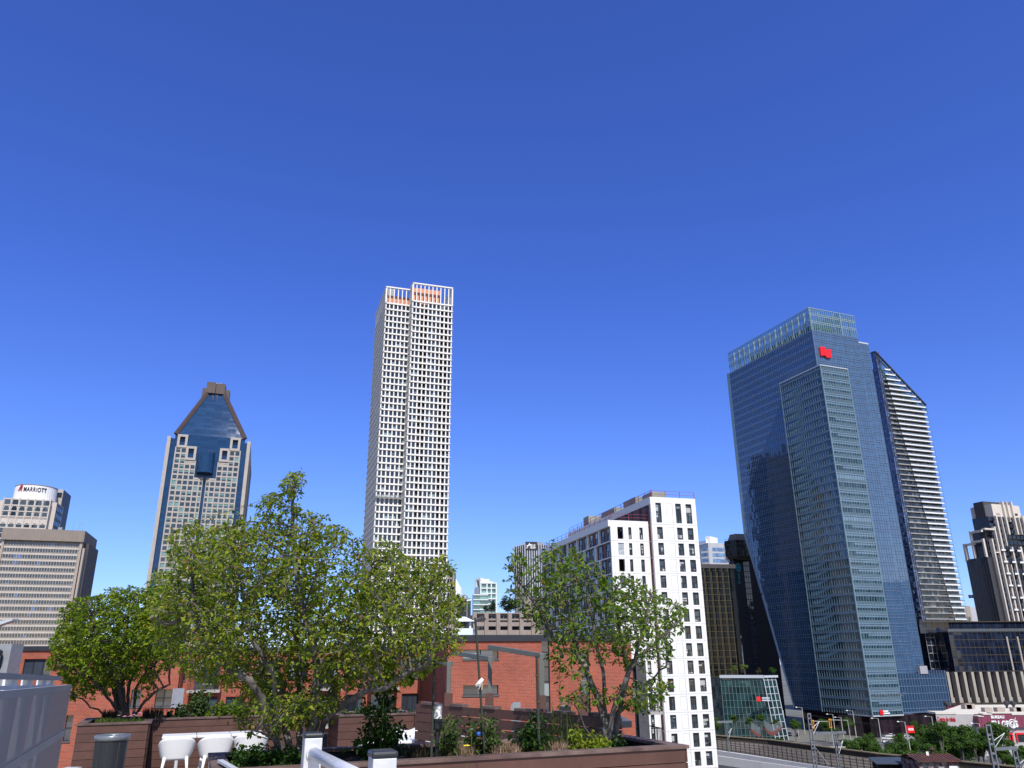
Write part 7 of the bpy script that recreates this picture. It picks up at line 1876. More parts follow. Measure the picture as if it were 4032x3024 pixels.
# ------------------------------------------------------------------ leaf helper
def leaf(m, base, d, up, L_, W_, fold=.35, droop=.15):
    d = Vector(d).normalized(); s = d.cross(Vector(up)); s = s.normalized() if s.length > 1e-4 else d.orthogonal().normalized(); n = s.cross(d)
    tip = base+d*L_-n*L_*droop; a = base+d*L_*.28; b = base+d*L_*.68-n*L_*droop*.4; h = n*W_*fold*.5
    m.add([base, a+s*W_*.46+h, b+s*W_*.42+h*.8, tip, b-s*W_*.42+h*.8, a-s*W_*.46+h], [(0, 1, 2, 3), (0, 3, 4, 5)])
M['leafbig'] = leaf_mat('serviceberry leaves', [(0, (.06, .11, .012)), (.35, (.15, .22, .02)), (.72, (.27, .325, .035)), (.93, (.36, .36, .05)), (1, (.24, .11, .05))], .45, .5)
M['leafleft'] = leaf_mat('bright shrub leaves', [(0, (.055, .11, .008)), (.5, (.15, .225, .012)), (1, (.30, .36, .025))], .45, .5)
M['leafright'] = leaf_mat('right tree leaves', [(0, (.045, .10, .012)), (.5, (.12, .21, .022)), (.9, (.22, .30, .04)), (1, (.24, .11, .04))], .45, .5)
M['leafplant'] = leaf_mat('tomato leaves', [(0, (.03, .055, .016)), (.6, (.065, .11, .03)), (1, (.12, .17, .05))], .3, .6)
M['leafshade'] = leaf_mat('dark planting leaves', [(0, (.012, .035, .008)), (.6, (.03, .075, .014)), (1, (.06, .12, .02))], .3, .45)
M['leaflime'] = leaf_mat('lime green leaves', [(0, (.06, .11, .01)), (1, (.16, .24, .02))], .4, .5)
M['blade'] = leaf_mat('grass blades', [(0, (.03, .055, .01)), (.6, (.07, .11, .02)), (1, (.14, .17, .04))], .3, .6)
M['bladedark'] = leaf_mat('dark reddish grass', [(0, (.02, .022, .012)), (1, (.05, .04, .03))], .2, .7)
M['straw'] = leaf_mat('dry cut grass stems', [(0, (.16, .10, .07)), (.6, (.30, .20, .14)), (1, (.42, .31, .24))], .15, .8)
M['palegreen'] = leaf_mat('pale green leaves', [(0, (.15, .22, .12)), (1, (.5, .5, .45))], .3, .5)
M['stem'] = mat('green plant stem', (.10, .13, .04), .7, var=.2, scale=15)
M['twig'] = mat('tree bark', (.16, .145, .13), .85, var=.45, scale=14, bump=.004, bscale=40, c2=(.07, .062, .055))
M['twigdark'] = mat('dark shrub bark', (.055, .045, .04), .9, var=.4, scale=14, bump=.004)
roof_bits()

def in_poly(x, y, P_):
    c = False; j = len(P_)-1
    for i in range(len(P_)):
        if (P_[i][1] > y) != (P_[j][1] > y) and x < (P_[j][0]-P_[i][0])*(y-P_[i][1])/(P_[j][1]-P_[i][1])+P_[i][0]: c = not c
        j = i
    return c
def edge_dist(x, y, P_):
    best = 1e9
    for i in range(len(P_)):
        ax, ay = P_[i]; bx, by = P_[(i+1) % len(P_)]; dx, dy = bx-ax, by-ay; t = max(0, min(1, ((x-ax)*dx+(y-ay)*dy)/(dx*dx+dy*dy))); best = min(best, math.hypot(x-ax-t*dx, y-ay-t*dy))
    return best
from mathutils import noise as mn
def grow_tree(name, label, cat, polys, Y0, half, stems, nattr, seed, base_r, leafm, barkm, leaf_L, leaves_per, base, gap=-.12, step=.075, kill=.13, nfreq=1.3, group=None, nscale=1.0, tip_r=.0035):
    rr = random.Random(seed); root = empty(name, base, label, cat, group)
    at_ = []
    tot = sum(w_ for _, w_ in polys)
    for P_, w_ in polys:
        xs = [p[0] for p in P_]; ys = [p[1] for p in P_]; k = 0; need = int(nattr*w_/tot); tries = 0
        while k < need and tries < need*60:
            tries += 1; x, y = rr.uniform(min(xs), max(xs)), rr.uniform(min(ys), max(ys))
            if not in_poly(x, y, P_): continue
            e = min(1, edge_dist(x, y, P_)/(half*150)); dz = rr.uniform(-1, 1)*half*math.sqrt(max(.02, 1-(1-e)**2)); p = at(x, y, Y0+dz)
            if rr.random() < .6*(1-e): continue
            if mn.noise(Vector((p.x*nfreq+seed, p.y*nfreq, p.z*nfreq))) < gap: continue
            at_.append(p); k += 1
    A = np.array([list(p) for p in at_])
    nodes = []; par_ = []
    for st in stems:
        pts = [at(x, y, Yd) for x, y, Yd in st['p']]; 
        if st.get('from') is None: prev = -1
        else:
            q = np.array(nodes); prev = int(np.argmin(((q-np.array(pts[0]))**2).sum(1)))
        for i in range(len(pts)-1):
            a, b = pts[i], pts[i+1]; n = max(1, int((b-a).length/(step*1.2)))
            for j in range(n if i < len(pts)-2 else n+1):
                t = j/n; p = a+(b-a)*t; wob = .012*(1 if (i or j) else 0); nodes.append([p.x+rr.uniform(-wob, wob), p.y+rr.uniform(-wob, wob), p.z+rr.uniform(-wob, wob)]); par_.append(prev); prev = len(nodes)-1
    N_ = np.array(nodes); Pn = list(par_); alive = np.ones(len(A), bool)
    near = np.full(len(A), -1); nd = np.full(len(A), 1e9)
    def upd(new0):
        nonlocal near, nd
        d2 = ((A[:, None, :]-N_[None, new0:, :])**2).sum(2); j = d2.argmin(1); m_ = d2[np.arange(len(A)), j]; b = m_ < nd; nd[b] = m_[b]; near[b] = j[b]+new0
    upd(0)
    for it in range(120):
        act = alive & (nd < (1.1)**2)
        if not act.any(): break
        idx = np.where(act)[0]; own = near[idx]; vec = A[idx]-N_[own]; vec /= np.linalg.norm(vec, axis=1)[:, None]+1e-9
        uo, inv = np.unique(own, return_inverse=True); S = np.zeros((len(uo), 3)); np.add.at(S, inv, vec)
        ln = np.linalg.norm(S, axis=1); S = S/(ln[:, None]+1e-9)
        S += np.array([[rr.gauss(0, .14), rr.gauss(0, .14), rr.gauss(0, .14)+.05] for _ in range(len(S))]); S /= np.linalg.norm(S, axis=1)[:, None]
        new = N_[uo]+S*step; n0 = len(N_); N_ = np.vstack([N_, new]); Pn += [int(o) for o in uo]; upd(n0); alive &= nd > kill**2
        if len(N_) > 34000: break
    n = len(N_); ch = [[] for _ in range(n)]
    for i, p in enumerate(Pn):
        if p >= 0: ch[p].append(i)
    rad = np.zeros(n); order = sorted(range(n), key=lambda i: -i)
    e = 2.35; acc = np.zeros(n)
    # children always have larger index than parents except grafted stems (also larger)
    for i in order:
        rad[i] = acc[i]**(1/e) if acc[i] > 0 else tip_r
        if Pn[i] >= 0: acc[Pn[i]] += rad[i]**e
    mx = max(rad[i] for i in range(n) if Pn[i] < 0); sc = base_r/mx
    ex = math.log(base_r/tip_r)/math.log(mx/tip_r) if mx > tip_r*1.01 else 1
    rad = tip_r*(rad/tip_r)**ex
    tb = MB()
    done = set()
    def chain(i, start=None):
        pts = []; rs = []
        if start is not None: pts.append(N_[start]); rs.append(min(rad[start], rad[i]*1.15))
        stack = []
        while True:
            pts.append(N_[i]); rs.append(rad[i])
            if not ch[i]: break
            c = sorted(ch[i], key=lambda k: -rad[k])
            for o in c[1:]: stack.append((o, i))
            i = c[0]
        if len(pts) > 1: tb.tube([Vector(p) for p in pts], [float(r_) for r_ in rs], 8 if max(rs) > .02 else (5 if max(rs) > .008 else 3), cap=False)
        return stack
    todo = [(i, None) for i in range(n) if Pn[i] < 0]
    while todo:
        i, s = todo.pop(); todo += chain(i, s)
    tb.build('trunk', barkm, root, smooth=True, uv=False)
    lm = MB(); cz = A.mean(0)
    for i in range(n):
        if rad[i] > .0085*nscale or Pn[i] < 0: continue
        d = Vector(N_[i]-N_[Pn[i]]).normalized(); tipn = not ch[i]
        k = leaves_per*(1.8 if tipn else 1.0); k = int(k)+(1 if rr.random() < k-int(k) else 0)
        for _ in range(k):
            o = Vector((rr.gauss(0, 1), rr.gauss(0, 1), rr.gauss(0, .7))).normalized(); dd = (d*.5+o*.9+Vector((0, 0, -.12))).normalized(); up = Vector((rr.gauss(0, .45)+sv.x*.25, rr.gauss(0, .45)+sv.y*.25, 1))
            b = Vector(N_[i])+o*rr.uniform(.005, .03); L_ = leaf_L*rr.uniform(.6, 1.2); leaf(lm, b, dd, up, L_, L_*rr.uniform(.48, .62), rr.uniform(.1, .7), rr.uniform(0, .35))
    lm.build('crown', leafm, root, uv=False)
    return root
def cv(P_, k, ox, oy, Yd, offs=None): return [(ox+x*k, oy+y*k, Yd+(offs[i] if offs else 0)) for i, (x, y) in enumerate(P_)]
S = 1.8228
def dp(P_): return [(x*S, y*S) for x, y in P_]
# ---- the big tree
big = dp([(318, 1262), (300, 1245), (330, 1228), (350, 1222), (357, 1170), (378, 1132), (440, 1118), (500, 1112), (545, 1092), (575, 1075), (598, 1064), (606, 1090), (640, 1095), (682, 1108), (755, 1140), (778, 1165), (800, 1182), (838, 1160), (868, 1190), (905, 1212), (955, 1198), (988, 1212), (978, 1262), (1012, 1305), (998, 1345), (1003, 1398), (960, 1440), (905, 1470), (850, 1490), (760, 1490), (640, 1480), (520, 1490), (430, 1480), (375, 1440), (332, 1400), (312, 1330)])
spike = dp([(598, 1070), (606, 1048), (622, 1018), (660, 1018), (660, 1050), (642, 1080), (645, 1100), (610, 1100)])
spike2 = dp([(560, 1100), (575, 1068), (600, 1060), (600, 1100)])
skirt = dp([(505, 1490), (560, 1480), (640, 1490), (725, 1500), (735, 1545), (660, 1570), (600, 1585), (545, 1595), (505, 1570), (520, 1530)])
K = .4295; O = (850, 2450)
YB = 8.55
stems = [dict(p=cv([(560, 1230), (555, 950), (560, 700), (530, 480), (440, 330), (330, 150), (250, -150)], K, *O, YB, [0, -.1, -.2, -.3, -.4, -.5, -.6])),
 dict(p=cv([(700, 1230), (650, 1000), (605, 780), (620, 560), (530, 420), (350, 440), (150, 350)], K, *O, YB, [0, 0, .2, .4, .6, .8, .9])),
 dict(p=cv([(760, 1230), (770, 900), (765, 600), (760, 350), (740, 150), (770, -100), (820, -420), (700, -800)], K, *O, YB, [0, .1, .2, .3, .3, .3, .2, .1])),
 dict(p=cv([(820, 1210), (895, 900), (915, 640), (930, 400), (900, 200), (850, 60), (760, -250), (720, -700), (700, -1000), (730, -1330)], K, *O, YB, [0, -.2, -.3, -.3, -.4, -.4, -.3, -.1, 0, 0])),
 dict(p=cv([(900, 1200), (1000, 900), (1180, 740), (1370, 630), (1560, 590), (1720, 480), (1950, 380)], K, *O, YB, [0, -.2, -.4, -.5, -.6, -.6, -.6])),
 dict(p=cv([(860, 1160), (960, 760), (1080, 600), (1250, 480), (1500, 380), (1780, 250), (1900, -150)], K, *O, YB, [0, .2, .4, .5, .6, .6, .5])),
 dict(p=cv([(640, 1230), (480, 950), (420, 700), (300, 520), (120, 430), (-60, 250), (-200, -100)], K, *O, YB, [0, -.3, -.4, -.5, -.5, -.4, -.3])),
 dict(p=cv([(915, 640), (1020, 400), (1120, 300), (1180, 60), (1300, -300), (1500, -550)], K, *O, YB, [-.3, -.1, 0, .1, .2, .3]), **{'from': 1}),
 dict(p=cv([(600, 1180), (520, 1060), (370, 990), (420, 930), (560, 940)], K, *O, YB, [-.1, -.5, -.7, -.8, -.9]))]
bb_ = at(1150, 2985, YB)
grow_tree('serviceberry_tree', 'biggest multi stemmed tree filling the middle left of the terrace, yellow green leaves', 'tree', [(big, 1.0), (spike, .02), (spike2, .012), (skirt, .075)], YB, 1.2, stems, 11500, 3, .043, M['leafbig'], M['twig'], .050, 2.9, (bb_.x, bb_.y, 32.0), gap=-.2, kill=.068, step=.055, nfreq=1.9)
# ---- the right tree
rt = dp([(1085, 1250), (1092, 1205), (1110, 1193), (1140, 1200), (1165, 1195), (1190, 1160), (1215, 1180), (1240, 1165), (1262, 1195), (1290, 1225), (1320, 1245), (1350, 1238), (1400, 1262), (1440, 1290), (1485, 1312), (1490, 1345), (1462, 1382), (1460, 1425), (1440, 1430), (1400, 1440), (1350, 1440), (1290, 1450), (1240, 1465), (1190, 1440), (1172, 1420), (1185, 1380), (1140, 1345), (1100, 1300)])
rt2 = dp([(1215, 1510), (1260, 1480), (1340, 1490), (1400, 1470), (1450, 1450), (1460, 1480), (1430, 1530), (1390, 1545), (1330, 1520), (1260, 1530)])
K5 = .6897; O5 = (2000, 1880); YR = 9.6
st2 = [dict(p=cv([(555, 1560), (560, 1400), (480, 1180), (400, 1000), (370, 850), (320, 640), (290, 400)], K5, *O5, YR, [0, 0, .1, .2, .2, .1, 0])),
 dict(p=cv([(560, 1560), (600, 1350), (660, 1180), (720, 1050), (780, 850), (810, 680)], K5, *O5, YR, [0, -.1, -.3, -.3, -.4, -.4])),
 dict(p=cv([(610, 1560), (630, 1350), (690, 1100), (640, 900), (600, 700), (650, 560)], K5, *O5, YR, [0, .2, .3, .3, .4, .4])),
 dict(p=cv([(500, 1540), (440, 1420), (380, 1300), (300, 1290)], K5, *O5, YR, [0, -.1, -.2, -.3])),
 dict(p=cv([(370, 850), (280, 930), (220, 830), (150, 700), (60, 600)], K5, *O5, YR, [.2, 0, -.1, -.2, -.2]), **{'from': 1}),
 dict(p=cv([(720, 1050), (860, 930), (1000, 790)], K5, *O5, YR, [-.3, -.4, -.4]), **{'from': 1}),
 dict(p=cv([(560, 1400), (540, 1100), (480, 820), (440, 600), (500, 500)], K5, *O5, YR, [0, .1, 0, -.2, -.2]), **{'from': 1}),
 dict(p=cv([(630, 1350), (740, 1250), (820, 1150), (900, 1080)], K5, *O5, YR, [.2, .3, .3, .2]), **{'from': 1})]
b_r = at(2400, 2950, YR)
grow_tree('serviceberry_tree', 'thinner multi stemmed tree on the right, in front of the white building', 'tree', [(rt, 1.0), (rt2, .16)], YR, .85, st2, 3000, 11, .040, M['leafright'], M['twig'], .060, 2.4, (b_r.x, b_r.y, 32.0), gap=-.12, kill=.085, step=.06, nfreq=1.7)
# ---- the left tree
lt = dp([(95, 1440), (112, 1412), (108, 1380), (128, 1345), (130, 1315), (168, 1290), (215, 1285), (245, 1265), (262, 1272), (285, 1262), (300, 1275), (330, 1262), (395, 1290), (400, 1380), (388, 1450), (350, 1460), (330, 1480), (270, 1470), (230, 1500), (185, 1500), (150, 1520), (148, 1480), (130, 1470), (118, 1450)])
KL = .4069; OL = (0, 2450); YL = 16.4
st3 = [dict(p=cv([(1200, 900), (1150, 620), (1040, 420), (960, 200), (900, 0), (850, -200)], KL, *OL, YL, [0, -.2, -.4, -.6, -.6, -.6])),
 dict(p=cv([(1210, 900), (1180, 560), (1200, 250), (1230, 0), (1300, -250)], KL, *OL, YL, [0, 0, .1, .1, 0])),
 dict(p=cv([(1240, 900), (1240, 620), (1330, 400), (1420, 200), (1550, 0)], KL, *OL, YL, [0, .2, .4, .6, .8])),
 dict(p=cv([(1300, 900), (1400, 770), (1530, 650), (1650, 600)], KL, *OL, YL, [0, -.2, -.3, -.3])),
 dict(p=cv([(1290, 900), (1310, 650), (1420, 480), (1600, 300)], KL, *OL, YL, [0, .3, .5, .6])),
 dict(p=cv([(1180, 910), (1050, 730), (900, 560), (700, 450), (560, 420)], KL, *OL, YL, [0, -.3, -.6, -.7, -.7])),
 dict(p=cv([(1020, 900), (950, 840), (870, 820), (800, 740), (700, 700)], KL, *OL, YL, [0, -.2, -.3, -.4, -.4])),
 dict(p=cv([(1160, 900), (1090, 600), (900, 250), (700, 100)], KL, *OL, YL, [0, .2, .5, .5]))]
b_l = at(490, 2820, YL)
grow_tree('leafy_shrub_tree', 'bushy bright green tree at left, in the planter behind the grey bin', 'tree', [(lt, 1.0)], YL, 1.45, st3, 6000, 21, .05, M['leafleft'], M['twigdark'], .075, 4.0, (b_l.x, b_l.y, 31.85), gap=-.45, kill=.105, step=.08, nfreq=.9, nscale=1.3, tip_r=.005)

# ------------------------------------------------------------------ white chairs and tables
def chair_obj():
    root = empty('white_chair', (0, 0, 0), 'x', 'chair', 'white moulded chairs at the long white table')
    # shell: swept tub seat, open to +y (towards the table); seen from its back
    m = MB(); nu, nv = 22, 9; V = []
    for j in range(nv+1):
        v = j/nv
        for i in range(nu+1):
            a = math.pi*(1.06*(i/nu)-.03)           # around the back from right to left
            rx = .20+.085*v**.7; ry = .20+.06*v
            ca, sa = math.cos(a), math.sin(a); x = rx*math.copysign(abs(ca)**.72, ca); y = -ry*math.copysign(abs(sa)**.8, sa)
            top = .20+.17*(max(0, sa)**.6); z = .395+top*v-.02*v*(1-v)
            V.append(Vector((x, y, z)))
    fs = [(j*(nu+1)+i, j*(nu+1)+i+1, (j+1)*(nu+1)+i+1, (j+1)*(nu+1)+i) for j in range(nv) for i in range(nu)]
    m.add(V, fs); o = m.build('backrest', M['plasticwhite'], root, smooth=True); md = o.modifiers.new('t', 'SOLIDIFY'); md.thickness = .016
    m = MB(); ring = [(.20*math.cos(2*math.pi*i/28), -.20*math.sin(2*math.pi*i/28) if math.sin(2*math.pi*i/28) > 0 else -.22*math.sin(2*math.pi*i/28)) for i in range(28)]
    m.prism(ring, .395, .42); m.build('seat', M['plasticwhite'], root)
    for sx in (-1, 1):
        for sy in (-1, 1):
            m = MB(); m.tube([(sx*.175, sy*.165, .44), (sx*.205, sy*.19, .2), (sx*.225, sy*.21, 0)], [.03, .02, .014], 10); m.build('leg', M['plasticwhite'], root, smooth=True)
    return root
cproto = chair_obj()
ztab = DECK+.74
T0 = on_z(640, 2889, ztab)
def table(name, label, pxl, pxr, pyb, pyf, kind='tab'):
    a = on_z(pxl, pyb, ztab); b = hit(pxr, pyb, a, RA); f = on_z(pxl, pyf, ztab); dep = max(.5, (a-f).length)
    return a, b, dep
def long_table(name, label, a, b, dep, legs=True, rnd_=False):
    root = empty(name, (a.x, a.y, DECK), label, 'table'); Ft = Face(a, b); n = 3; w_ = Ft.L/n
    for i in range(n):
        m = MB(); Ft.box(m, i*w_+.004, (i+1)*w_-.004, ztab-.045, ztab, -.0, dep); m.build('table_top', M['plasticwhite'], root, bevel=.012)
        m = MB(); c = Ft.p((i+.5)*w_, DECK, dep*.5); m.lathe(c, [(.2, 0), (.2, .02), (.03, .03), (.03, .69)], 16); m.build('pedestal', M['alu'], root)
    return Ft
ta = on_z(640, 2890, ztab); tb_ = hit(1030, 2886, ta, RA)
FT = long_table('white_table', 'long white table behind the two white chairs, left of the big tree', ta, tb_, .6)
def put_chair(o, px, lab, dy=.22, rot=0):
    u = FT.uof(px, 2900); c = FT.p(u, DECK, .6+dy); o.location = c; 
    a = math.atan2(rv.y, rv.x); o.rotation_euler = (0, 0, a+rot); o['label'] = lab
put_chair(cproto, 700, 'left white chair at the long white table')
c2_ = copy_tree(cproto); put_chair(c2_, 843, 'second white chair from the left, beside the planter corner', rot=.1)
c3_ = copy_tree(cproto); put_chair(c3_, 975, 'white chair half hidden behind the big tree planting', rot=-.1)
def lounge():
    # second white table with rounded end and an empty lounger shell behind it
    a = on_z(1385, 2912, DECK+.72); b = hit(1812, 2900, a, RA); Ft = Face(a, b); root = empty('white_table', (a.x, a.y, DECK), 'white table with rounded end seen behind the lamp and climbing plants', 'table')
    m = MB(); W_ = .62; pts = []
    for i in range(9): t = math.pi/2+math.pi*i/8; pts.append(Ft.p(W_/2+W_/2*math.cos(t), 0, W_/2-W_/2*math.sin(t))[:2])
    pts += [Ft.p(Ft.L, 0, W_)[:2], Ft.p(Ft.L, 0, 0)[:2]]
    m.prism(pts, DECK+.66, DECK+.72); m.build('table_top', M['plasticwhite'], root, bevel=.01)
    for u in (.5, Ft.L-.5): m = MB(); m.lathe(Ft.p(u, DECK, W_/2), [(.2, 0), (.2, .02), (.03, .03), (.03, .66)], 16); m.build('pedestal', M['alu'], root)
    p = on_z(1590, 2900, DECK+.66); q = hit(1648, 2880, p, RA); l = empty('white_lounger', (p.x, p.y+.5, DECK), 'white moulded lounger shell behind the white table', 'chair')
    c = at(1590, 2884, p.y+.7); m = MB(); V = []; nu, nv = 16, 6
    for j in range(nv+1):
        for i in range(nu+1):
            s = i/nu*2-1; t = j/nv; V.append(Vector((c.x+s*.26*(1-.15*t), c.y+.25*t+.1*s*s, c.z-.10+.12*t+.07*s*s-.05*(1-t))))
    m.add(V, [(j*(nu+1)+i, j*(nu+1)+i+1, (j+1)*(nu+1)+i+1, (j+1)*(nu+1)+i) for j in range(nv) for i in range(nu)]); o = m.build('shell', M['plasticwhite'], l, smooth=True); md = o.modifiers.new('t', 'SOLIDIFY'); md.thickness = .03
    for s in (-1, 1): m = MB(); m.tube([(c.x+s*.15, c.y+.1, c.z-.1), (c.x+s*.17, c.y+.1, DECK)], .02, 8); m.build('leg', M['plasticwhite'], l)
lounge()

# ------------------------------------------------------------------ bin, lamp, stakes, handrail, screen
def bin_():
    c = at(445, 2892, 13.2); z = c.z; root = empty('litter_bin', (c.x, c.y, DECK), 'round charcoal litter bin with a grey rim before the left planter', 'litter bin')
    H = z-DECK; m = MB(); m.lathe((c.x, c.y, DECK), [(.205, 0), (.235, H-.06), (.215, H-.06), (.2, H*.5)], 40); m.build('body', M['bingrey'], root, smooth=False)
    m = MB(); m.lathe((c.x, c.y, DECK+H-.075), [(.25, 0), (.258, .03), (.258, .062), (.245, .075), (.19, .078), (.185, .03), (.15, -.05)], 40); m.build('rim', M['binlid'], root, smooth=True)
    for k_ in range(10):
        a = 2*math.pi*k_/10; m = MB(); m.beam((c.x+.207*math.cos(a), c.y+.207*math.sin(a), DECK+.02), (c.x+.234*math.cos(a), c.y+.234*math.sin(a), DECK+H-.09), .012); m.build('seam', M['capblack'], root)
bin_()
def bollard():
    Yd = 8.55; t = at(1725, 2773, Yd); w_ = 34/3236*Yd/2; a = at(1725, 2829, Yd).z; b = at(1725, 2872, Yd).z; root = empty('bollard_lamp', (t.x, Yd, 32.0), 'bollard lamp with white cylinder head standing in the front planter', 'lamp')
    m = MB(); m.lathe((t.x, Yd, a), [(w_*.92, 0), (w_*.92, t.z-a-.012)], 28); m.build('lamp_head', M['lampwhite'], root, smooth=False)
    m = MB(); m.lathe((t.x, Yd, t.z-.014), [(w_*1.02, 0), (w_*1.05, .008), (w_*.9, .018)], 28); m.build('cap', M['grey'], root)
    m = MB(); m.lathe((t.x, Yd, b), [(w_*.86, 0), (w_*.98, .01), (w_*.98, a-b)], 28); m.build('collar', M['bingrey'], root)
    m = MB(); m.tube([(t.x-.005, Yd, 31.98), (t.x, Yd, b)], .02, 14); m.build('stem', M['bingrey'], root)
bollard()
def stake(px0, py0, px1, py1, Yd, label, r_=.011):
    a = at(px1, py1, Yd); b = at(px0, py0, Yd); d = (b-a).normalized(); a = a+d*((31.99-a.z)/d.z); root = empty('garden_stake', a, label, 'garden stake', 'dark garden stakes in the front planter')
    m = MB(); m.tube([a, b], r_, 8); m.build('rod', M['stake'], root)
    for t in (.3, .55, .8): p = a+(b-a)*t; m = MB(); m.tube([p, p+d*.01], r_*1.5, 8); m.build('tie', M['stakering'], root)
    return a, b
M['stakering'] = mat('stake tie', (.10, .09, .03), .7)
s1 = stake(1711, 2600, 1698, 2978, 8.35, 'dark green stake directly left of the bollard lamp', .013)
s2 = stake(1871, 2432, 1908, 2962, 8.7, 'tall leaning stake carrying the white bag', .012)
s3 = stake(2114, 2582, 2122, 2940, 8.9, 'thick dark stake right of the white bag stake', .016)
def bag():
    Yd = 8.66; pts = [(1896, 2668), (1905, 2676), (1898, 2692), (1886, 2716), (1878, 2708), (1871, 2698), (1882, 2682)]; c = at(1888, 2692, Yd)
    root = empty('white_bag', (c.x, c.y, c.z), 'small crumpled white bag tied to the tall leaning stake', 'bag')
    m = MB(); f = [at(x, y, Yd-.02) for x, y in pts]; b = [at(x, y, Yd+.02) for x, y in pts]; n = len(f); mid = at(1888, 2692, Yd-.05); mb_ = at(1888, 2692, Yd+.05)
    m.add(f+b+[mid, mb_], [(i, (i+1) % n, 2*n) for i in range(n)]+[(n+(i+1) % n, n+i, 2*n+1) for i in range(n)]+[(i, n+i, n+(i+1) % n, (i+1) % n) for i in range(n)]); m.build('paper', M['plasticwhite'], root)
    m = MB(); q = at(1882, 2706, Yd-.052); m.lathe((0, 0, 0), [(0.001, 0), (.012, 0)], 10, cap=False); m.v = [(q.x+x, q.y-.0, q.z+y) for x, y, z in m.v]; m.build('printed_mark', M['signblack'], root)
    m = MB(); m.beam(at(1900, 2690, Yd), at(1897, 2716, Yd), .012, .01); m.build('wood_peg', M['straw2'], root)
M['straw2'] = mat('pale wood', (.45, .30, .16), .7)
bag()
def handrail():
    root0 = at(1236, 2895, 4.4); root = empty('handrail', (root0.x, root0.y, DECK), 'brushed aluminium handrail with two square posts and black caps, bottom centre', 'handrail')
    tops = []
    for (x, y, Yd) in ((1232, 2893, 4.45), (1507, 2966, 3.15)):
        p = at(x, y, Yd); tops.append(p); s = .09 if Yd > 4 else .088
        m = MB(); m.cbox((p.x, p.y, DECK-1), s, s, p.z-.012-DECK+1, RA); m.build('post', M['alu'], root, bevel=.004)
        m = MB(); m.cbox((p.x, p.y, p.z-.014), s+.01, s+.01, .026, RA); m.build('cap', M['capblack'], root, bevel=.01)
    a, b = tops; d = (b-a).normalized(); off = -.085
    m = MB(); m.tube([a+Vector((0, 0, off))+d*.03, b+Vector((0, 0, off-.03))-d*.03], .0285, 28); m.build('rail', M['alu'], root, smooth=True)
    m = MB(); m.tube([a+Vector((0, 0, off))+d*.045, a+Vector((0, 0, off))+d*.056], .036, 28); m.build('flange', M['alu'], root)
    e = b+d*1.6+Vector((.15, 0, -.35)); m = MB(); m.tube([b+Vector((0, 0, off-.03))+d*.03+rv*.02, e], .0285, 28); m.build('rail', M['alu'], root, smooth=True)
handrail()
def screen():
    r0 = at(273, 2706, 6.0); Gz = GA; root = empty('wind_screen', (r0.x, r0.y, DECK), 'frosted glass wind screen with a white metal guard rail, bottom left corner', 'screen')
    def Q(x, y): return hit(x, y, r0, Gz)
    xl = -420
    tl = Q(xl, 2737+.113*420); 
    n = Vector((D(Gz).y, -D(Gz).x, 0))
    bz = 31.2
    a, b = Q(xl, 2784), Q(273, 2706); m = MB()
    m.hexa([Vector((a.x, a.y, bz)), Vector((b.x, b.y, bz)), Vector((b.x, b.y, bz))+n*.012, Vector((a.x, a.y, bz))+n*.012], [a, b, b+n*.012, a+n*.012]); m.build('frosted_panel', M['frosted'], root)
    m = MB(); m.beam(a, b, .03, .035); m.build('top_channel', M['grey'], root)
    m = MB(); p, q = Q(10, 3033), Q(246, 2884); d = (q-p); m.beam(p-d*.6, q, .03, .05); m.build('mid_rail', M['grey'], root)
    # ghosting of the posts behind: real posts standing behind the panel
    pb = -n*.10
    for x in (-200, 20, 60, 128, 185, 235):
        t = Q(x, 2660+.0466*max(0, x)); lo = Vector((t.x, t.y, bz)); m = MB(); m.beam(lo+pb, t+pb, .05 if x in (60, 128) else .04, .05, up=(0, 1, 0)); m.build('post', M['alu2'], root)
    t = Q(262, 2670); m = MB(); m.beam(Vector((t.x, t.y, bz))+pb, t+pb, .035, .04, up=(0, 1, 0)); m.build('post', M['alu2'], root)
    p, q = Q(-420, 2640), Q(281, 2670); m = MB(); m.beam(p+pb*.9, q+pb*.9, .06, .028); m.build('top_rail', M['grey'], root)
    p, q = Q(-420, 2722), Q(268, 2702); m = MB(); m.beam(p+pb, q+pb, .03, .02); m.build('lower_rail', M['alu2'], root)
M['alu2'] = mat('white powder coated rail', (.72, .73, .76), .4, var=.04, scale=3)
screen()

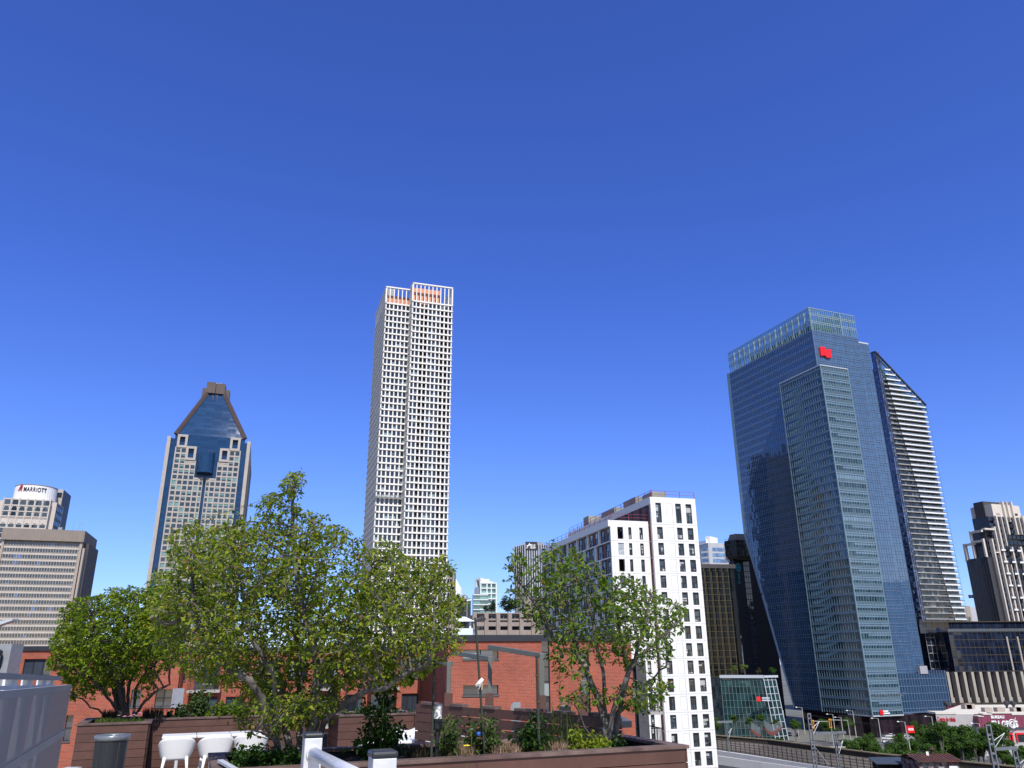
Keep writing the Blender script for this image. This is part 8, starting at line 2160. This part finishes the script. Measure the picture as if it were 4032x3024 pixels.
# ------------------------------------------------------------------ planting
def plant(name, label, cat, parts, group=None):
    """parts: list of (mesh builder, part name, material)"""
def clump(name, label, cat, P_, Yd, n, L_, mtl, seed, half=.15, stems=None, wr=.6, droop=.3, zfloor=31.98, group=None, sm=None):
    rr = random.Random(seed); c0 = at(sum(p[0] for p in P_)/len(P_), max(p[1] for p in P_), Yd); root = empty(name, (c0.x, Yd, zfloor), label, cat, group)
    xs = [p[0] for p in P_]; ys = [p[1] for p in P_]; m = MB(); k = 0; pts = []
    shoots = []
    while len(shoots) < max(7, n//26):
        x, y = rr.uniform(min(xs)-6, max(xs)+6), rr.uniform(min(ys)-14, max(ys))
        if in_poly(x, y, P_) or rr.random() < .06: shoots.append((at(x, y, Yd+rr.gauss(0, half)), Vector((c0.x+(at(x, y, Yd).x-c0.x)*rr.uniform(.3, .8), Yd+rr.gauss(0, half*.6), zfloor))))
    while k < n:
        e_, b_ = rr.choice(shoots); t = rr.random()**.6; jit = L_*.55; k += 1
        p = b_+(e_-b_)*t+Vector((rr.gauss(0, jit), rr.gauss(0, jit), rr.gauss(0, jit*.8)+.12*t*(1-t)))
        if p.z < zfloor: p.z = zfloor+rr.random()*.03
        pts.append(p); d = Vector((rr.gauss(0, 1), rr.gauss(0, 1)-.3, rr.gauss(0, .5)-.15)); l_ = L_*rr.uniform(.55, 1.25); leaf(m, p, d, Vector((rr.gauss(0, .5), rr.gauss(0, .5), 1)), l_, l_*wr*rr.uniform(.8, 1.1), rr.uniform(.2, .8), droop*rr.random()*1.5)
    m.build('leaves', mtl, root, uv=False)
    sb = MB(); top = sorted(pts, key=lambda p: -p.z)[:max(6, len(pts)//14)]
    for st in (stems or []): sb.tube([at(x, y, Yd) for x, y in st], [.008]*(len(st)-1)+[.003], 6)
    for e_, b_ in shoots: sb.tube([b_, (b_+e_)/2+Vector((rr.gauss(0, .015), 0, .03)), e_], [.0045, .0035, .0015], 4, False)
    if sb.v: sb.build('stems', sm or M['stem'], root, uv=False)
    return root
def sc(P_, k, o): return [(o[0]+x*k, o[1]+y*k) for x, y in P_]
K11 = .5425; O11 = (1600, 2450)
clump('tomato_plant', 'bushy tomato plant hiding the lamp stem', 'plant', sc([(255, 690), (300, 680), (350, 740), (375, 800), (340, 860), (360, 930), (300, 960), (255, 950), (250, 820)], K11, O11), 8.6, 420, .06, M['leafplant'], 1, group='plants in the front planter')
clump('tomato_plant', 'tall straggly tomato plant winding up the white bag stake', 'plant', sc([(490, 650), (560, 600), (600, 620), (650, 690), (700, 800), (700, 850), (640, 830), (620, 930), (560, 950), (430, 900), (410, 860), (470, 800), (440, 700)], K11, O11), 8.9, 520, .065, M['leafplant'], 2, group='plants in the front planter')
clump('climbing_plant', 'dark leafy climber at the foot of the thick stake', 'plant', sc([(880, 700), (920, 640), (960, 640), (1010, 720), (1045, 810), (1035, 900), (960, 925), (850, 900), (820, 800), (840, 740)], K11, O11), 9.1, 650, .065, M['leafshade'], 3, group='plants in the front planter')
clump('low_shrub', 'low mixed green and yellow shrub under the right tree', 'plant', sc([(1170, 870), (1190, 800), (1270, 760), (1380, 790), (1440, 860), (1450, 915), (1180, 920)], K11, O11), 9.3, 650, .05, M['leafbig'], 4, .2, group='plants in the front planter')
clump('low_shrub', 'dark undergrowth between the stems of the right tree', 'plant', sc([(1380, 800), (1500, 800), (1560, 860), (1600, 900), (1400, 920)], K11, O11), 9.6, 280, .05, M['leafshade'], 41, .2, group='plants in the front planter')
clump('climbing_plant', 'hanging dark vine right of the big tree, before the white table', 'plant', sc([(1320, 640), (1450, 540), (1600, 500), (1620, 640), (1560, 760), (1600, 900), (1700, 900), (1740, 1080), (1660, 1100), (1600, 1020), (1560, 1160), (1470, 1160), (1420, 1100), (1330, 1060), (1290, 1100), (1290, 1000), (1350, 900), (1400, 780)], .4295, (850, 2450)), 8.7, 850, .07, M['leafshade'], 5, .15, stems=[[(1488, 2975), (1480, 2850), (1500, 2700)], [(1520, 2975), (1520, 2800), (1525, 2680)]], group='plants in the front planter')
clump('ground_cover', 'dark leafy ground cover at the foot of the big tree', 'plant', sc([(150, 1170), (260, 1110), (420, 1130), (520, 1180), (640, 1130), (760, 1180), (780, 1290), (240, 1310), (160, 1240)], .4295, (850, 2450)), 8.3, 1400, .055, M['leafshade'], 6, .25, group='plants in the front planter')
clump('climbing_plant', 'tall pale leafed climber behind the planter, between the left and big trees', 'plant', sc([(1950, 640), (2020, 590), (2060, 680), (2040, 780), (2020, 880), (1900, 905), (1850, 900), (1870, 790), (1900, 700)], .4069, (0, 2450)), 17.1, 560, .09, M['leafplant'], 7, .2, zfloor=31.85, group='plants in the far planters')
clump('lime_shrub', 'lime green shrub left of the big tree trunks', 'plant', sc([(2020, 860), (2060, 780), (2150, 740), (2330, 760), (2480, 800), (2520, 900), (2050, 915)], .4069, (0, 2450)), 17.2, 650, .09, M['leaflime'], 8, .25, zfloor=31.85, group='plants in the far planters')
clump('garden_plant', 'dark broad leaved plants behind the planter rim, left of the climber', 'plant', sc([(1620, 860), (1700, 790), (1800, 780), (1860, 850), (1860, 915), (1640, 915)], .4069, (0, 2450)), 17.0, 300, .09, M['leafshade'], 9, .2, zfloor=31.85, group='plants in the far planters')
clump('garden_plant', 'low leafy plants along the back planter behind the white table', 'plant', sc([(0, 760), (200, 740), (500, 780), (700, 790), (980, 770), (1000, 850), (0, 870)], .4295, (850, 2450)), 17.9, 1000, .08, M['leafplant'], 10, .25, zfloor=31.85, group='plants in the far planters')
clump('garden_plant', 'dark low planting in the back planter by the fence', 'plant', sc([(1010, 800), (1300, 780), (1500, 740), (1810, 800), (1815, 830), (1150, 850)], .4295, (850, 2450)), 17.6, 550, .06, M['leafshade'], 12, .25, zfloor=31.85, group='plants in the far planters')
def tuft(name, label, x0, x1, yb, h, Yd, n, mtl, seed, zf, w_=.006, spread=.35, group=None, bend=.5):
    rr = random.Random(seed); c = at((x0+x1)/2, yb, Yd); root = empty(name, (c.x, Yd, zf), label, 'grass', group); m = MB()
    for _ in range(n):
        x = rr.uniform(x0, x1); b = at(x, yb, Yd+rr.gauss(0, .12)); b.z = zf; hh = h*rr.uniform(.5, 1.05); a = rr.uniform(0, 6.28); l = Vector((math.cos(a), math.sin(a), 0))*spread*hh*rr.random(); s = Vector((-math.sin(a), math.cos(a), 0))*w_
        p1 = b+Vector((0, 0, hh*.55))+l*.3; p2 = b+l+Vector((0, 0, hh*(1-bend*.3*rr.random())))
        m.add([b-s, b+s, p1+s*.8, p1-s*.8, p2], [(0, 1, 2, 3), (3, 2, 4)])
    m.build('blades', mtl, root, uv=False); return root
G1 = 'grass tufts in the left planter'; G2 = 'cut dry grass clumps in the front planter'
tuft('grass_tuft', 'bright green grass tuft at the left end of the planter behind the bin', 375, 470, 2842, .17, 15.85, 900, M['blade'], 1, 31.85, group=G1)
tuft('grass_tuft', 'short green grass with lilac flowers under the left tree', 470, 575, 2842, .15, 15.95, 700, M['blade'], 2, 31.85, group=G1)
tuft('grass_tuft', 'dark reddish upright grass right of the left tree stems', 560, 640, 2828, .34, 16.6, 500, M['bladedark'], 3, 31.85, spread=.2, group=G1)
tuft('grass_tuft', 'dark reddish upright grass left of the left tree stems', 400, 470, 2828, .30, 16.6, 450, M['bladedark'], 4, 31.85, spread=.2, group=G1)
tuft('dry_grass', 'cut dry grass clump directly right of the lamp', 1745, 1860, 2975, .21, 8.72, 900, M['straw'], 5, 31.99, w_=.0035, spread=.9, group=G2)
tuft('dry_grass', 'cut dry grass clump right of the white bag stake', 1940, 2045, 2968, .20, 8.92, 850, M['straw'], 6, 31.99, w_=.0035, spread=.9, group=G2)
tuft('dry_grass', 'cut dry grass clump right of the thick stake', 2125, 2230, 2955, .19, 9.08, 800, M['straw'], 7, 31.99, w_=.0035, spread=.9, group=G2)
tuft('dry_grass', 'dull dry grass left of the dark green stake', 1600, 1690, 2985, .22, 8.6, 500, M['bladedark'], 8, 31.99, w_=.004, spread=.7, group=G2)
tuft('grass_tuft', 'thin tall grass fan left of the right tree stems', 2160, 2270, 2920, .62, 9.7, 90, M['blade'], 9, 31.99, w_=.004, spread=.6, group='plants in the front planter')
M['lilac'] = mat('lilac petals', (.50, .32, .50), .7); M['yellowpetal'] = mat('yellow petals', (.75, .55, .02), .6); M['bluetie'] = mat('blue tie', (.02, .10, .45), .5)
def flower(x, y, Yd, r_, mt, label, group, zf):
    p = at(x, y, Yd); root = empty('flower', (p.x, Yd, zf), label, 'flower', group); m = MB()
    for i in range(9):
        a = 2*math.pi*i/9; q = p+Vector((math.cos(a)*r_*.5, math.sin(a)*r_*.4, 0)); leaf(m, p, Vector((math.cos(a), math.sin(a)*.7-.2, .35)), (0, -.4, 1), r_, r_*.5)
    m.build('petals', mt, root, uv=False); m = MB(); m.tube([(p.x, Yd, zf), p], .003, 4); m.build('stem', M['stem'], root)
for i, (x, y) in enumerate(((467, 2818), (489, 2822), (517, 2820), (526, 2815), (531, 2818), (548, 2808), (552, 2812))): flower(x, y, 15.9, .03, M['lilac'], ['leftmost lilac flower in the grass, apart from the others', 'second lilac flower from the left in the grass', 'lilac flower in the middle of the grass', 'highest lilac flower of the middle trio', 'lilac flower just right of the highest one', 'upper lilac flower of the right hand pair', 'rightmost lilac flower beside the dark grass'][i], 'lilac flowers in the grass', 31.85)
flower(1838, 2939, 8.3, .035, M['yellowpetal'], 'single yellow flower in the dry grass', None, 31.99)
flower(1857, 2873, 8.6, .02, M['palegreen'], 'tiny pale seed head above the yellow flower', None, 31.99)
p = at(1884, 2888, 8.68); m = MB(); m.lathe((p.x, p.y, p.z-.02), [(.018, 0), (.024, .015), (.018, .035)], 12); tag(m.build('plant_tie', M['bluetie'], None, loc=(p.x, p.y, p.z)), 'bright blue plastic tie on the tall leaning stake', 'plant tie')
m = MB(); m.beam(on_z(866, 2995, ZP+.03), on_z(935, 3035, ZP+.03), .05, .02); m.build('edge_strip', M['alu'], P1root)
# small grey unit behind the left planter end
p = at(270, 2990, 14.5); root = empty('utility_cabinet', (p.x, 14.5, DECK), 'pale grey slatted utility box left of the bin planter', 'utility box'); m = MB(); m.box(p.x-.1, p.x+.15, 14.4, 14.7, DECK, DECK+.30); m.build('box', M['edge'], root); m = MB(); 
for i in range(3): m.box(p.x-.11, p.x+.16, 14.36, 14.4, DECK+.05+i*.09, DECK+.09+i*.09)
m.build('louvres', M['grey'], root)
for o in bpy.data.objects:
    if '_o' in o: del o['_o']
